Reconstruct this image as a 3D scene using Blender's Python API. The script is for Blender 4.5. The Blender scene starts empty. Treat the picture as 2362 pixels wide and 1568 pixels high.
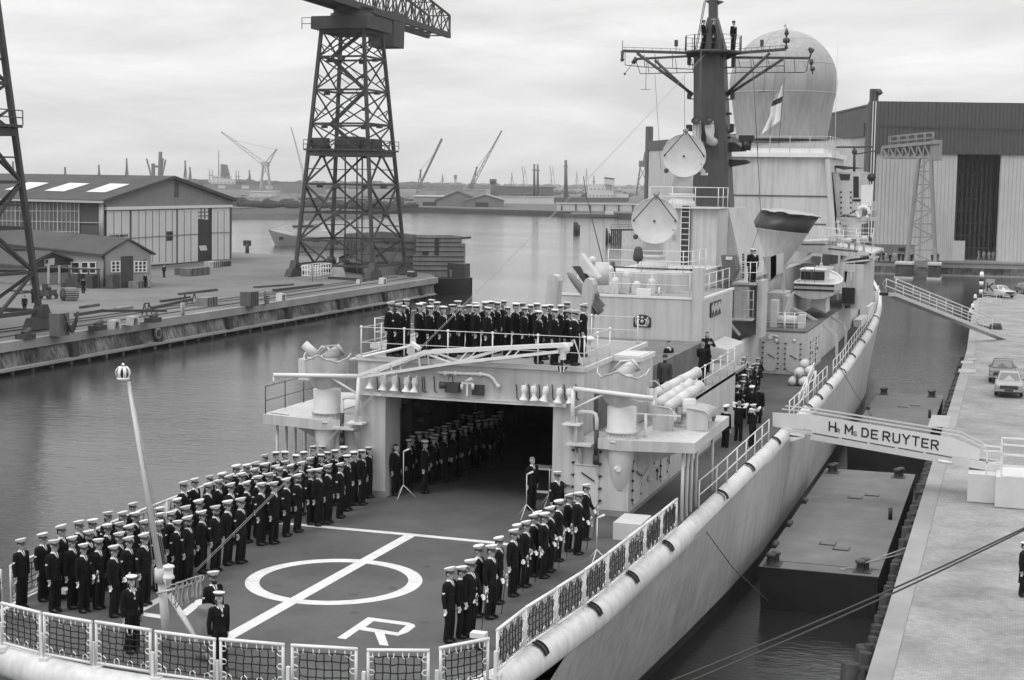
import bpy, bmesh, math, random
from mathutils import Vector, Matrix
V = Vector
rnd = random.Random(7)
SC = bpy.context.scene
COL = SC.collection

# ---------------------------------------------------------------- camera
CAMZ = 15.8
FPX, PW, PH = 3500.0, 2361.0, 1568.0
_p, _y, _r = math.radians(5.9), math.radians(18.25), math.radians(0.8)
CF = V((-math.sin(_y) * math.cos(_p), math.cos(_y) * math.cos(_p), -math.sin(_p)))
_rt = V((math.cos(_y), math.sin(_y), 0))
_up = _rt.cross(CF)
CR = _rt * math.cos(_r) + _up * math.sin(_r)
CU = _up * math.cos(_r) - _rt * math.sin(_r)
cd = bpy.data.cameras.new('camera')
cam = bpy.data.objects.new('camera', cd)
COL.objects.link(cam)
cd.lens = FPX / PW * 36.0
cd.sensor_width = 36.0
cd.clip_start = 0.5
cd.clip_end = 20000
cam.matrix_world = Matrix(((CR.x, CU.x, -CF.x, 0), (CR.y, CU.y, -CF.y, 0), (CR.z, CU.z, -CF.z, CAMZ), (0, 0, 0, 1)))
SC.camera = cam

# ---------------------------------------------------------------- sky and sun
SUN_EL, SUN_AZ = math.radians(55), math.radians(215)
world = bpy.data.worlds.new('World')
SC.world = world
world.use_nodes = True
wn, wl = world.node_tree.nodes, world.node_tree.links
wn.clear()
wo = wn.new('ShaderNodeOutputWorld')
bg = wn.new('ShaderNodeBackground')
sky = wn.new('ShaderNodeTexSky')
sky.sky_type = 'NISHITA'
sky.sun_disc = False
sky.sun_elevation = SUN_EL
sky.sun_rotation = SUN_AZ
bw = wn.new('ShaderNodeRGBToBW')
wl.new(sky.outputs[0], bw.inputs[0])
tc = wn.new('ShaderNodeTexCoord')
sp = wn.new('ShaderNodeSeparateXYZ')
wl.new(tc.outputs['Generated'], sp.inputs[0])
# overcast layer: brighter towards the zenith, with long soft streaks of cloud
mp = wn.new('ShaderNodeMapping')
mp.inputs['Scale'].default_value = (1.6, 1.6, 9.0)
mp.inputs['Rotation'].default_value = (0.06, 0.1, 0.4)
wl.new(tc.outputs['Generated'], mp.inputs[0])
nz = wn.new('ShaderNodeTexNoise')
nz.inputs['Scale'].default_value = 2.6
nz.inputs['Detail'].default_value = 6.0
nz.inputs['Roughness'].default_value = 0.62
nz.inputs['Distortion'].default_value = 0.4
wl.new(mp.outputs[0], nz.inputs['Vector'])
cr = wn.new('ShaderNodeMapRange')
cr.inputs['From Min'].default_value = 0.32
cr.inputs['From Max'].default_value = 0.68
cr.inputs['To Min'].default_value = 4.9
cr.inputs['To Max'].default_value = 7.0
wl.new(nz.outputs['Fac'], cr.inputs['Value'])
gz = wn.new('ShaderNodeMapRange')
gz.inputs['From Min'].default_value = 0.02
gz.inputs['From Max'].default_value = 0.85
gz.inputs['To Min'].default_value = 1.0
gz.inputs['To Max'].default_value = 2.3
wl.new(sp.outputs['Z'], gz.inputs['Value'])
mu = wn.new('ShaderNodeMath')
mu.operation = 'MULTIPLY'
wl.new(cr.outputs[0], mu.inputs[0])
wl.new(gz.outputs[0], mu.inputs[1])
mx = wn.new('ShaderNodeMix')
mx.data_type = 'FLOAT'
mx.inputs[0].default_value = 0.93
wl.new(bw.outputs[0], mx.inputs[2])
wl.new(mu.outputs[0], mx.inputs[3])
wl.new(mx.outputs[0], bg.inputs['Color'])
bg.inputs['Strength'].default_value = 0.1
wl.new(bg.outputs[0], wo.inputs['Surface'])
sd = bpy.data.lights.new('sun', 'SUN')
sd.energy = 0.9
sd.angle = math.radians(22)
sd.color = (1, 1, 1)
sun = bpy.data.objects.new('sun', sd)
COL.objects.link(sun)
# the sun stands behind the camera, a little to port, veiled by the cloud
sdir = V((math.sin(SUN_AZ) * math.cos(SUN_EL), math.cos(SUN_AZ) * math.cos(SUN_EL), math.sin(SUN_EL)))
sun.rotation_euler = sdir.to_track_quat('Z', 'Y').to_euler()
SC.view_settings.view_transform = 'Standard'
SC.view_settings.look = 'None'
SC.view_settings.exposure = 0.42
SC.view_settings.gamma = 1

# ---------------------------------------------------------------- pixel rays -> real places
def ray(px, py): return CF + CR * ((px - PW / 2) / FPX) - CU * ((py - PH / 2) / FPX)
def PZ(px, py, z):
 d = ray(px, py); return d * ((z - CAMZ) / d.z) + V((0, 0, CAMZ))
def PX(px, py, x):
 d = ray(px, py); return d * (x / d.x) + V((0, 0, CAMZ))
def PY(px, py, y):
 d = ray(px, py); return d * (y / d.y) + V((0, 0, CAMZ))
def tl(r, c, x, y): return (590 * c + x / 4.0, 391.8 * r + y / 4.0)
def zm(x0, y0, s, x, y): return ((x0 + x / s) / 1.5593, (y0 + y / s) / 1.5593)

# ---------------------------------------------------------------- materials (the photograph is black and white: every colour is a grey)
MATS = {}
def mat(name, v, rough=0.6, amp=0.15, scale=1.2, streak=0.0, metal=0.0, bump=0.0, bscale=20.0, spec=0.35, grime=0.0):
 if name in MATS: return MATS[name]
 m = bpy.data.materials.new(name)
 m.use_nodes = True
 n, l = m.node_tree.nodes, m.node_tree.links
 b = n['Principled BSDF']
 b.inputs['Roughness'].default_value = rough
 b.inputs['Metallic'].default_value = metal
 b.inputs['Specular IOR Level'].default_value = spec
 geo = n.new('ShaderNodeTexCoord')
 no = n.new('ShaderNodeTexNoise')
 no.inputs['Scale'].default_value = scale
 no.inputs['Detail'].default_value = 5.0
 no.inputs['Roughness'].default_value = 0.6
 l.new(geo.outputs['Object'], no.inputs['Vector'])
 mr = n.new('ShaderNodeMapRange')
 mr.inputs['From Min'].default_value = 0.25
 mr.inputs['From Max'].default_value = 0.75
 mr.inputs['To Min'].default_value = v * (1 - amp)
 mr.inputs['To Max'].default_value = v * (1 + amp)
 l.new(no.outputs['Fac'], mr.inputs['Value'])
 out = mr.outputs[0]
 if streak > 0:
  mpg = n.new('ShaderNodeMapping')
  mpg.inputs['Scale'].default_value = (2.2, 2.2, 0.12)
  l.new(geo.outputs['Object'], mpg.inputs[0])
  n2 = n.new('ShaderNodeTexNoise')
  n2.inputs['Scale'].default_value = 2.0
  n2.inputs['Detail'].default_value = 4.0
  l.new(mpg.outputs[0], n2.inputs['Vector'])
  m2 = n.new('ShaderNodeMapRange')
  m2.inputs['From Min'].default_value = 0.42
  m2.inputs['From Max'].default_value = 0.72
  m2.inputs['To Min'].default_value = 1.0
  m2.inputs['To Max'].default_value = 1.0 - streak
  l.new(n2.outputs['Fac'], m2.inputs['Value'])
  mm = n.new('ShaderNodeMath'); mm.operation = 'MULTIPLY'
  l.new(out, mm.inputs[0]); l.new(m2.outputs[0], mm.inputs[1])
  out = mm.outputs[0]
 if grime > 0:
  n3 = n.new('ShaderNodeTexNoise')
  n3.inputs['Scale'].default_value = scale * 0.22
  n3.inputs['Detail'].default_value = 8.0
  n3.inputs['Roughness'].default_value = 0.7
  l.new(geo.outputs['Object'], n3.inputs['Vector'])
  m3 = n.new('ShaderNodeMapRange')
  m3.inputs['From Min'].default_value = 0.45
  m3.inputs['From Max'].default_value = 0.7
  m3.inputs['To Min'].default_value = 1.0
  m3.inputs['To Max'].default_value = 1.0 - grime
  l.new(n3.outputs['Fac'], m3.inputs['Value'])
  mm = n.new('ShaderNodeMath'); mm.operation = 'MULTIPLY'
  l.new(out, mm.inputs[0]); l.new(m3.outputs[0], mm.inputs[1])
  out = mm.outputs[0]
 l.new(out, b.inputs['Base Color'])
 if bump > 0:
  nb = n.new('ShaderNodeTexNoise')
  nb.inputs['Scale'].default_value = bscale
  nb.inputs['Detail'].default_value = 3.0
  l.new(geo.outputs['Object'], nb.inputs['Vector'])
  bp = n.new('ShaderNodeBump')
  bp.inputs['Strength'].default_value = bump
  bp.inputs['Distance'].default_value = 0.02
  l.new(nb.outputs['Fac'], bp.inputs['Height'])
  l.new(bp.outputs[0], b.inputs['Normal'])
 MATS[name] = m
 return m

PAINT = mat('ship_grey_paint', 0.50, 0.55, 0.09, 0.7, streak=0.22, bump=0.25, bscale=1.6, grime=.14)
PAINT2 = mat('ship_grey_paint_fittings', 0.53, 0.5, 0.1, 1.7)
RAILW = mat('white_rail_paint', 0.68, 0.45, 0.08, 2)
DECK = mat('deck_nonslip_paint', 0.10, 0.85, 0.16, 0.6, bump=0.3, bscale=60, spec=0.2, grime=0.38)
DECK2 = mat('upper_deck_paint', 0.27, 0.85, 0.16, 0.5, bump=0.3, bscale=60, spec=0.2, grime=0.2)
WHITE = mat('white_line_paint', 0.60, 0.7, 0.14, 9, grime=.22)
BLACKP = mat('black_paint', 0.022, 0.45, 0.2, 1.5)
MASTB = mat('mast_black_paint', 0.06, 0.5, 0.2, 1.0, streak=0.2)
DARK = mat('dark_grey_fittings', 0.05, 0.5, 0.25, 2)
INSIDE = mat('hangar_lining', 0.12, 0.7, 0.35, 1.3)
ROPE = mat('black_net_rope', 0.02, 0.9, 0.2, 8)
ROPEL = mat('pale_rope', 0.30, 0.9, 0.2, 8)
WIRE = mat('grey_wire', 0.10, 0.6, 0.2, 4)
CANVAS = mat('grey_canvas', 0.36, 0.9, 0.12, 2.5, bump=0.5, bscale=7, spec=0.1)
GLASSD = mat('dark_window_glass', 0.02, 0.15, 0.2, 1, spec=0.6)

# ---------------------------------------------------------------- mesh kit
UPZ = V((0, 0, 1))
ORG = {}
class M:
 def __init__(s):
  s.v, s.f, s.mi, s.sm, s.m = [], [], [], [], 0
 def add(s, vs, fs, smooth=False):
  o = len(s.v)
  s.v.extend([V(p) for p in vs])
  for f in fs:
   s.f.append([i + o for i in f]); s.mi.append(s.m); s.sm.append(smooth)
  return s
 def hexa(s, b, t):
  """b, t: four bottom and four top corners, counter-clockwise seen from above"""
  return s.add(list(b) + list(t), [(3, 2, 1, 0), (4, 5, 6, 7), (0, 1, 5, 4), (1, 2, 6, 5), (2, 3, 7, 6), (3, 0, 4, 7)])
 def box(s, x0, x1, y0, y1, z0, z1):
  return s.hexa([(x0, y0, z0), (x1, y0, z0), (x1, y1, z0), (x0, y1, z0)], [(x0, y0, z1), (x1, y0, z1), (x1, y1, z1), (x0, y1, z1)])
 def beam(s, p, q, w, h=None, up=UPZ):
  p, q = V(p), V(q); h = h or w
  d = (q - p).normalized()
  u = V(up)
  if abs(d.dot(u)) > 0.98: u = V((1, 0, 0)) if abs(d.x) < 0.9 else V((0, 1, 0))
  a = d.cross(u).normalized() * (w / 2); b = a.cross(d).normalized() * (h / 2)
  return s.hexa([p - a - b, p + a - b, q + a - b, q - a - b], [p - a + b, p + a + b, q + a + b, q - a + b])
 def cyl(s, p, q, r0, r1=None, n=10, cap=True):
  p, q = V(p), V(q); r1 = r0 if r1 is None else r1
  d = (q - p).normalized()
  u = V((1, 0, 0)) if abs(d.x) < 0.7 else V((0, 1, 0))
  a = d.cross(u).normalized(); b = d.cross(a)
  vs = []
  for c, r in ((p, r0), (q, r1)):
   for k in range(n):
    t = 2 * math.pi * k / n
    vs.append(c + a * (r * math.cos(t)) + b * (r * math.sin(t)))
  s.add(vs, [(k, (k + 1) % n, n + (k + 1) % n, n + k) for k in range(n)], True)
  if cap:
   o = len(s.v) - 2 * n
   for f in ([o + k for k in range(n)][::-1], [o + n + k for k in range(n)]):
    s.f.append(f); s.mi.append(s.m); s.sm.append(False)
  return s
 def tube(s, pts, r, n=6, closed=False):
  pts = [V(p) for p in pts]
  N = len(pts); rings = []
  for i, p in enumerate(pts):
   if closed: d = pts[(i + 1) % N] - pts[i - 1]
   else: d = pts[min(i + 1, N - 1)] - pts[max(i - 1, 0)]
   d.normalize()
   u = UPZ if abs(d.z) < 0.9 else V((1, 0, 0))
   a = d.cross(u).normalized(); b = a.cross(d)
   rings.append([p + a * (r * math.cos(2 * math.pi * k / n)) + b * (r * math.sin(2 * math.pi * k / n)) for k in range(n)])
  vs = [q for rg in rings for q in rg]
  fs = []
  for i in range(N if closed else N - 1):
   j = (i + 1) % N
   for k in range(n):
    fs.append((i * n + k, i * n + (k + 1) % n, j * n + (k + 1) % n, j * n + k))
  s.add(vs, fs, True)
  if not closed:
   o = len(s.v) - N * n
   s.f.append([o + k for k in range(n)][::-1]); s.mi.append(s.m); s.sm.append(False)
   s.f.append([o + (N - 1) * n + k for k in range(n)]); s.mi.append(s.m); s.sm.append(False)
  return s
 def lathe(s, prof, o, axis=(0, 0, 1), n=24, smooth=True, a0=0.0, a1=2 * math.pi):
  o, ax = V(o), V(axis).normalized()
  u = V((1, 0, 0)) if abs(ax.x) < 0.7 else V((0, 1, 0))
  a = ax.cross(u).normalized(); b = ax.cross(a)
  full = abs(a1 - a0 - 2 * math.pi) < 1e-6
  c = n if full else n + 1
  vs, fs = [], []
  for r, h in prof:
   for k in range(c):
    t = a0 + (a1 - a0) * k / n
    vs.append(o + ax * h + a * (r * math.cos(t)) + b * (r * math.sin(t)))
  for i in range(len(prof) - 1):
   for k in range(n):
    k2 = (k + 1) % c
    fs.append((i * c + k, i * c + k2, (i + 1) * c + k2, (i + 1) * c + k))
  return s.add(vs, fs, smooth)
 def sph(s, c, r, n=12, sx=1, sy=1, sz=1):
  prof = [(r * math.sin(math.pi * i / n), -r * math.cos(math.pi * i / n)) for i in range(n + 1)]
  o = len(s.v)
  s.lathe(prof, (0, 0, 0), n=max(8, n), smooth=True)
  for i in range(o, len(s.v)):
   p = s.v[i]; s.v[i] = V((p.x * sx, p.y * sy, p.z * sz)) + V(c)
  return s
 def prism(s, poly, vec):
  """closed solid: the polygon and a copy of it moved by vec"""
  poly = [V(p) for p in poly]; vec = V(vec); n = len(poly)
  return s.add(poly + [p + vec for p in poly], [list(range(n))[::-1], [n + k for k in range(n)]] + [(k, (k + 1) % n, n + (k + 1) % n, n + k) for k in range(n)])
 def face(s, pts, smooth=False):
  return s.add(pts, [list(range(len(pts)))], smooth)
 def grid(s, rows, smooth=True):
  n = len(rows[0])
  vs = [p for r in rows for p in r]
  return s.add(vs, [(i * n + k, i * n + k + 1, (i + 1) * n + k + 1, (i + 1) * n + k) for i in range(len(rows) - 1) for k in range(n - 1)], smooth)
 def mesh(s, name, mats, off=V((0, 0, 0)), fix=True):
  me = bpy.data.meshes.new(name)
  me.from_pydata([p - off for p in s.v], [], s.f)
  for m_ in (mats if isinstance(mats, (list, tuple)) else [mats]): me.materials.append(m_)
  me.polygons.foreach_set('material_index', s.mi)
  me.polygons.foreach_set('use_smooth', s.sm)
  if fix:
   bm = bmesh.new(); bm.from_mesh(me)
   bmesh.ops.recalc_face_normals(bm, faces=bm.faces[:])
   bm.to_mesh(me); bm.free()
  me.update()
  return me
 def obj(s, name, mats, parent=None, label=None, fix=True):
  off = V((0, 0, 0)); o_ = parent
  while o_ is not None:
   off = off + o_.location; o_ = o_.parent
  ob = bpy.data.objects.new(name, s.mesh(name, mats, off, fix))
  COL.objects.link(ob)
  if parent is not None: ob.parent = parent
  if label: ob['label'] = label
  return ob

def tag(o, label=None, cat=None, group=None, kind=None):
 if label: o['label'] = label
 if cat: o['category'] = cat
 if group: o['group'] = group
 if kind: o['kind'] = kind
 return o
def thing(name, label, cat, loc=(0, 0, 0), rz=0.0, group=None):
 o = bpy.data.objects.new(name, None)
 COL.objects.link(o)
 o.location = V(loc); o.rotation_euler = (0, 0, rz)
 o.empty_display_size = 0.3
 return tag(o, label, cat, group)
def copy_tree(o, parent=None):
 c = o.copy(); COL.objects.link(c)
 if parent is not None: c.parent = parent
 for ch in KIDS.get(o.name, []): copy_tree(ch, c)
 return c
KIDS = {}
def kids(o):
 """remember a thing's children so that it can be copied"""
 def rec(q):
  KIDS[q.name] = [c for c in COL.objects if c.parent == q]
  for c in KIDS[q.name]: rec(c)
 rec(o); return o
def lerp(a, b, t): return V(a) * (1 - t) + V(b) * t
def rails(m, pts, heights=(0.5, 1.0), r=0.022, post=0.025, every=1.6, n=5, balls=False):
 """guard rail along pts (points on the deck): stanchions and horizontal wires"""
 pts = [V(p) for p in pts]
 for h in heights:
  m.tube([p + UPZ * h for p in pts], r, n)
 for i in range(len(pts) - 1):
  a, b = pts[i], pts[i + 1]
  k = max(1, round((b - a).length / every))
  for j in range(k + (1 if i == len(pts) - 2 else 0)):
   q = lerp(a, b, j / k)
   m.cyl(q, q + UPZ * (heights[-1] + 0.02), post, n=n)
   if balls: m.sph(q + UPZ * heights[-1], 0.055, 6)
 return m
# strokes of simple block capitals on a 1 x 1.4 grid
GLYPH = {
 'H': [[(0, 0), (0, 1.4)], [(1, 0), (1, 1.4)], [(0, .7), (1, .7)]],
 'R': [[(0, 0), (0, 1.4), (.75, 1.4), (1, 1.2), (1, .88), (.75, .68), (0, .68)], [(.45, .68), (1, 0)]],
 'M': [[(0, 0), (0, 1.4), (.55, .45), (1.1, 1.4), (1.1, 0)]],
 'S': [[(1, 1.2), (.8, 1.4), (.2, 1.4), (0, 1.2), (0, .9), (.2, .72), (.8, .68), (1, .5), (1, .2), (.8, 0), (.2, 0), (0, .2)]],
 'D': [[(0, 0), (0, 1.4), (.7, 1.4), (1, 1.1), (1, .3), (.7, 0), (0, 0)]],
 'E': [[(1, 0), (0, 0), (0, 1.4), (1, 1.4)], [(0, .7), (.85, .7)]],
 'U': [[(0, 1.4), (0, .25), (.25, 0), (.75, 0), (1, .25), (1, 1.4)]],
 'Y': [[(0, 1.4), (.5, .7), (1, 1.4)], [(.5, .7), (.5, 0)]],
 'T': [[(0, 1.4), (1, 1.4)], [(.5, 1.4), (.5, 0)]],
 'K': [[(0, 0), (0, 1.4)], [(1, 1.4), (0, .6)], [(.3, .85), (1, 0)]],
 '7': [[(0, 1.4), (1, 1.4), (.4, 0)]],
 'A': [[(0, 0), (.5, 1.4), (1, 0)], [(.2, .5), (.8, .5)]],
 'L': [[(0, 1.4), (0, 0), (1, 0)]], 'O': [[(.2, 0), (0, .2), (0, 1.2), (.2, 1.4), (.8, 1.4), (1, 1.2), (1, .2), (.8, 0), (.2, 0)]],
 'P': [[(0, 0), (0, 1.4), (.8, 1.4), (1, 1.2), (1, .88), (.8, .68), (0, .68)]],
 'G': [[(1, 1.2), (.8, 1.4), (.2, 1.4), (0, 1.2), (0, .2), (.2, 0), (1, 0), (1, .65), (.6, .65)]],
 'Z': [[(0, 1.4), (1, 1.4), (0, 0), (1, 0)]], 'I': [[(.5, 0), (.5, 1.4)]], 'N': [[(0, 0), (0, 1.4), (1, 0), (1, 1.4)]],
 'B': [[(0, 0), (0, 1.4), (.8, 1.4), (1, 1.2), (1, .9), (.8, .7), (0, .7)], [(.8, .7), (1, .5), (1, .2), (.8, 0), (0, 0)]],
 'V': [[(0, 1.4), (.5, 0), (1, 1.4)]], 'J': [[(1, 1.4), (1, .2), (.8, 0), (.2, 0), (0, .2)]], '.': [[(.4, 0), (.4, .12)]],
}
def glyph(m, ch, o, ux, uy, size, w, th):
 """one letter as flat bars: o lower left corner, ux/uy unit directions, size of one grid unit, w stroke width, th thickness"""
 nrm = ux.cross(uy).normalized()
 for st in GLYPH[ch]:
  for i, (a, b) in enumerate(zip(st, st[1:])):
   p = o + ux * (a[0] * size) + uy * (a[1] * size); q = o + ux * (b[0] * size) + uy * (b[1] * size)
   d = (q - p).normalized()
   k = nrm * (th * (1 + 0.12 * (i % 3)))
   s_ = d.cross(nrm) * (w / 2); e = d * (w * 0.42)
   m.prism([p - e - s_, q + e - s_, q + e + s_, p - e + s_], k)
# ================================================================ WATER
def water_mat():
 m = bpy.data.materials.new('harbour_water'); m.use_nodes = True
 n, l = m.node_tree.nodes, m.node_tree.links
 b = n['Principled BSDF']
 b.inputs['Base Color'].default_value = (.02, .02, .02, 1)
 b.inputs['Roughness'].default_value = .06
 b.inputs['IOR'].default_value = 1.34
 t = n.new('ShaderNodeTexCoord')
 def noise(sc, rot, det, dist):
  mp_ = n.new('ShaderNodeMapping'); mp_.inputs['Scale'].default_value = sc; mp_.inputs['Rotation'].default_value = (0, 0, rot)
  l.new(t.outputs['Object'], mp_.inputs[0])
  q = n.new('ShaderNodeTexNoise'); q.inputs['Scale'].default_value = 1.0; q.inputs['Detail'].default_value = det; q.inputs['Roughness'].default_value = .6; q.inputs['Distortion'].default_value = dist
  l.new(mp_.outputs[0], q.inputs['Vector']); return q
 a = noise((.55, 1.5, 1), .25, 4, .5); c = noise((1.6, 4.2, 1), -.3, 5, .6)
 ad = n.new('ShaderNodeMath'); ad.operation = 'MULTIPLY_ADD'; ad.inputs[1].default_value = .6
 l.new(c.outputs['Fac'], ad.inputs[0]); l.new(a.outputs['Fac'], ad.inputs[2])
 # wind patches: calmer and rougher areas
 w = noise((.018, .03, 1), .4, 3, 1.0)
 wr = n.new('ShaderNodeMapRange'); wr.inputs['From Min'].default_value = .35; wr.inputs['From Max'].default_value = .65; wr.inputs['To Min'].default_value = .12; wr.inputs['To Max'].default_value = .34
 l.new(w.outputs['Fac'], wr.inputs['Value'])
 bp = n.new('ShaderNodeBump'); bp.inputs['Distance'].default_value = .13
 l.new(wr.outputs[0], bp.inputs['Strength'])
 l.new(ad.outputs[0], bp.inputs['Height']); l.new(bp.outputs[0], b.inputs['Normal'])
 return m
wm = M(); wm.face([(-8000, -300, 0), (7000, -300, 0), (7000, 9000, 0), (-8000, 9000, 0)])
tag(wm.obj('water', water_mat()), kind='structure')
# ================================================================ THE SHIP
XC = -16.95
DK, D1, D2, RF = 5.1, 7.65, 10.6, 9.8      # flight deck, first level, second level, hangar roof
ship = thing('warship', 'large grey warship moored at the quay, sailors drawn up on its flight deck', 'warship', (XC, 90, 0))
def interp(tab, y):
 if y <= tab[0][0]: return tab[0][1]
 for (a, u), (b, w) in zip(tab, tab[1:]):
  if y <= b: return u + (w - u) * (y - a) / (b - a)
 return tab[-1][1]
T_HD = [(32, 6.52), (35, 6.8), (37, 6.98), (44, 7.2), (52, 7.36), (65, 7.42), (75, 7.46), (90, 7.42), (99, 7.15), (113, 6.9), (122, 6.65), (135, 5.95), (145, 4.8), (155, 3.0), (163, 1.4), (169, .12)]
T_ZD = [(95, DK), (115, 5.5), (135, 6.3), (155, 7.4), (169, 8.2)]
T_HW = [(28, 4.9), (46, 6.35), (54, 7.0), (62, 7.4), (92, 7.4), (115, 6.8), (131, 5.3), (145, 3.2), (160, .9), (167, .05)]
hd = lambda y: interp(T_HD, y)
zd = lambda y: interp(T_ZD, y)
hw = lambda y: interp(T_HW, y)

# hull plating: starboard and port strakes from the rounded deck edge to below the water
hm = M()
ys = [28, 30, 32, 34.6, 34.61, 38, 42, 46, 50, 56, 62, 70, 80, 92, 104, 115, 123, 131, 138, 145, 152, 160, 167, 169]
for sgn in (1, -1):
 rows = []
 for y in ys:
  ztop = (zd(y) - .42) if y > 34.6 else 4.62 - (34.6 - y) * .32
  bt = hd(y) + .41
  row = [V((XC + sgn * bt, y, ztop))]
  for t in (.3, .6, .85):
   z = ztop + (0.55 - ztop) * t
   k = z / ztop
   row.append(V((XC + sgn * (hw(y) + (bt - hw(y)) * k ** .8), y, z)))
  for z in (.5501, .549, 0, -1.6):
   row.append(V((XC + sgn * (hw(y) + (bt - hw(y)) * max(0, z / ztop) ** .8 - max(0, -z) * .3), y, z)))
  rows.append(row)
 for i in range(len(rows) - 1):
  for k in range(7):
   hm.m = 1 if k >= 4 else 0
   q = [rows[i][k], rows[i + 1][k], rows[i + 1][k + 1], rows[i][k + 1]]
   hm.face(q if sgn > 0 else q[::-1], True)
hm.m = 0
b28 = hd(28) + .41
hm.face([(XC - b28, 28, 2.4), (XC + b28, 28, 2.4), (XC + hw(28), 28, 0), (XC + hw(28) - .5, 28, -1.6), (XC - hw(28) + .5, 28, -1.6), (XC - hw(28), 28, 0)])
hm.box(XC - b28 + .1, XC + b28 - .1, 28.1, 36, 2.1, 2.3)
HULLP = mat('hull_side_paint', 0.46, 0.55, 0.08, 0.5, streak=0.3, grime=.2)
def plates(mt, ax, w, h, dark=.8):
 n, l = mt.node_tree.nodes, mt.node_tree.links; b = n['Principled BSDF']; src = b.inputs['Base Color'].links[0].from_socket
 t = n.new('ShaderNodeTexCoord'); s_ = n.new('ShaderNodeSeparateXYZ'); c_ = n.new('ShaderNodeCombineXYZ'); l.new(t.outputs['Object'], s_.inputs[0]); l.new(s_.outputs[ax], c_.inputs[0]); l.new(s_.outputs[2], c_.inputs[1])
 br = n.new('ShaderNodeTexBrick'); br.inputs['Scale'].default_value = 1; br.inputs['Brick Width'].default_value = w; br.inputs['Row Height'].default_value = h; br.inputs['Mortar Size'].default_value = .014
 br.inputs['Color1'].default_value = (1, 1, 1, 1); br.inputs['Color2'].default_value = (.93, .93, .93, 1); br.inputs['Mortar'].default_value = (dark,) * 3 + (1,); l.new(c_.outputs[0], br.inputs['Vector'])
 x_ = n.new('ShaderNodeMix'); x_.data_type = 'RGBA'; x_.blend_type = 'MULTIPLY'; x_.inputs[0].default_value = 1; l.new(src, x_.inputs[6]); l.new(br.outputs['Color'], x_.inputs[7]); l.new(x_.outputs[2], b.inputs['Base Color'])
plates(HULLP, 1, 5.2, 1.55); plates(DECK, 0, 2.6, 99, .86)
hull = hm.obj('hull', [HULLP, BLACKP], ship, fix=False)
# open mooring space under the flight deck at the stern
ms = M()
ms.box(XC - 6.2, XC + 6.2, 33.5, 34.2, 2.31, 4.2)
for k in range(5):
 ms.box(XC + 5.5, XC + 6.6, 29.2 + k * 1.0, 29.7 + k * 1.0, 2.31, 3.3 + .25 * (k % 2))
ms.box(XC + 6.3, XC + 6.42, 30, 34, 2.31, 3.9)
ms.obj('mooring_recess', DARK, ship)
# outline of the flight deck and main deck, port side aft round the stern to starboard forward
stern = [(-23.95, 37), (-23.72, 34.5), (-23.5, 32), (-23.2, 30.4), (-22.6, 29.5), (-21.7, 28.85), (-20.3, 28.3), (-18.7, 28.02), (-16.95, 27.92), (-15.2, 28.02), (-13.6, 28.25),
         (-12.2, 28.75), (-11.25, 29.4), (-10.75, 30.3), (-10.5, 31.4), (-10.4, 32.2), (-10.18, 34.5), (-9.96, 37)]
outl = [V((XC - hd(y), y, zd(y))) for y in (168.5, 160, 150, 140, 131, 122, 113, 104, 95, 80, 62, 46)] + [V((x, y, DK)) for x, y in stern] + \
       [V((XC + hd(y), y, zd(y))) for y in (46, 62, 80, 95, 104, 113, 122, 131, 140, 150, 160, 168.5)]
dm = M()
dm.face(outl)
deck = dm.obj('flight_deck', DECK, ship)
# rounded deck edge: ship paint made paler to carry the light from above
PROF = [(0, -.03), (.04, .0), (.16, -.02), (.27, -.07), (.35, -.15), (.40, -.26), (.42, -.40), (.40, -.58), (.3, -.70), (.0, -.72)]
rows = []
for i, p in enumerate(outl):
 a, b = outl[max(i - 1, 0)], outl[min(i + 1, len(outl) - 1)]
 d = (b - a); nrm = V((d.y, -d.x, 0)).normalized()
 rows.append([p + nrm * u + UPZ * w for u, w in PROF])
gm = M(); gm.grid(rows)
gm.obj('deck_edge', [mat('deck_edge_lit_paint', 0.64, 0.5, 0.1, 1.0, streak=0.2, grime=.15)], ship, fix=False)
# rubbing pads across the rounded edge (black drain chutes)
for y in (29.9, 33.0, 36.6, 40.05, 44.0, 52.2, 57.8, 64.4, 70, 75, 79, 83.5, 90.8, 98.8, 106.8, 113.4, 122):
 x = XC + hd(y)
 sc = M()
 pr = [(.02, .02), (.16, .0), (.27, -.05), (.36, -.14), (.41, -.26)]
 rows = [[V((x + u + .03, y + dy, zd(y) + w + .035)) for u, w in pr] for dy in (-.14, .14)]
 sc.grid(rows, False)
 for dy in (-.10, .10):
  for (u, w), (u2, w2) in zip(pr, pr[1:]): sc.beam((x + u + .03, y + dy, zd(y) + w + .05), (x + u2 + .03, y + dy, zd(y) + w2 + .05), .035, .04)
 sc.obj('drain_chute', BLACKP, ship)
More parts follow.
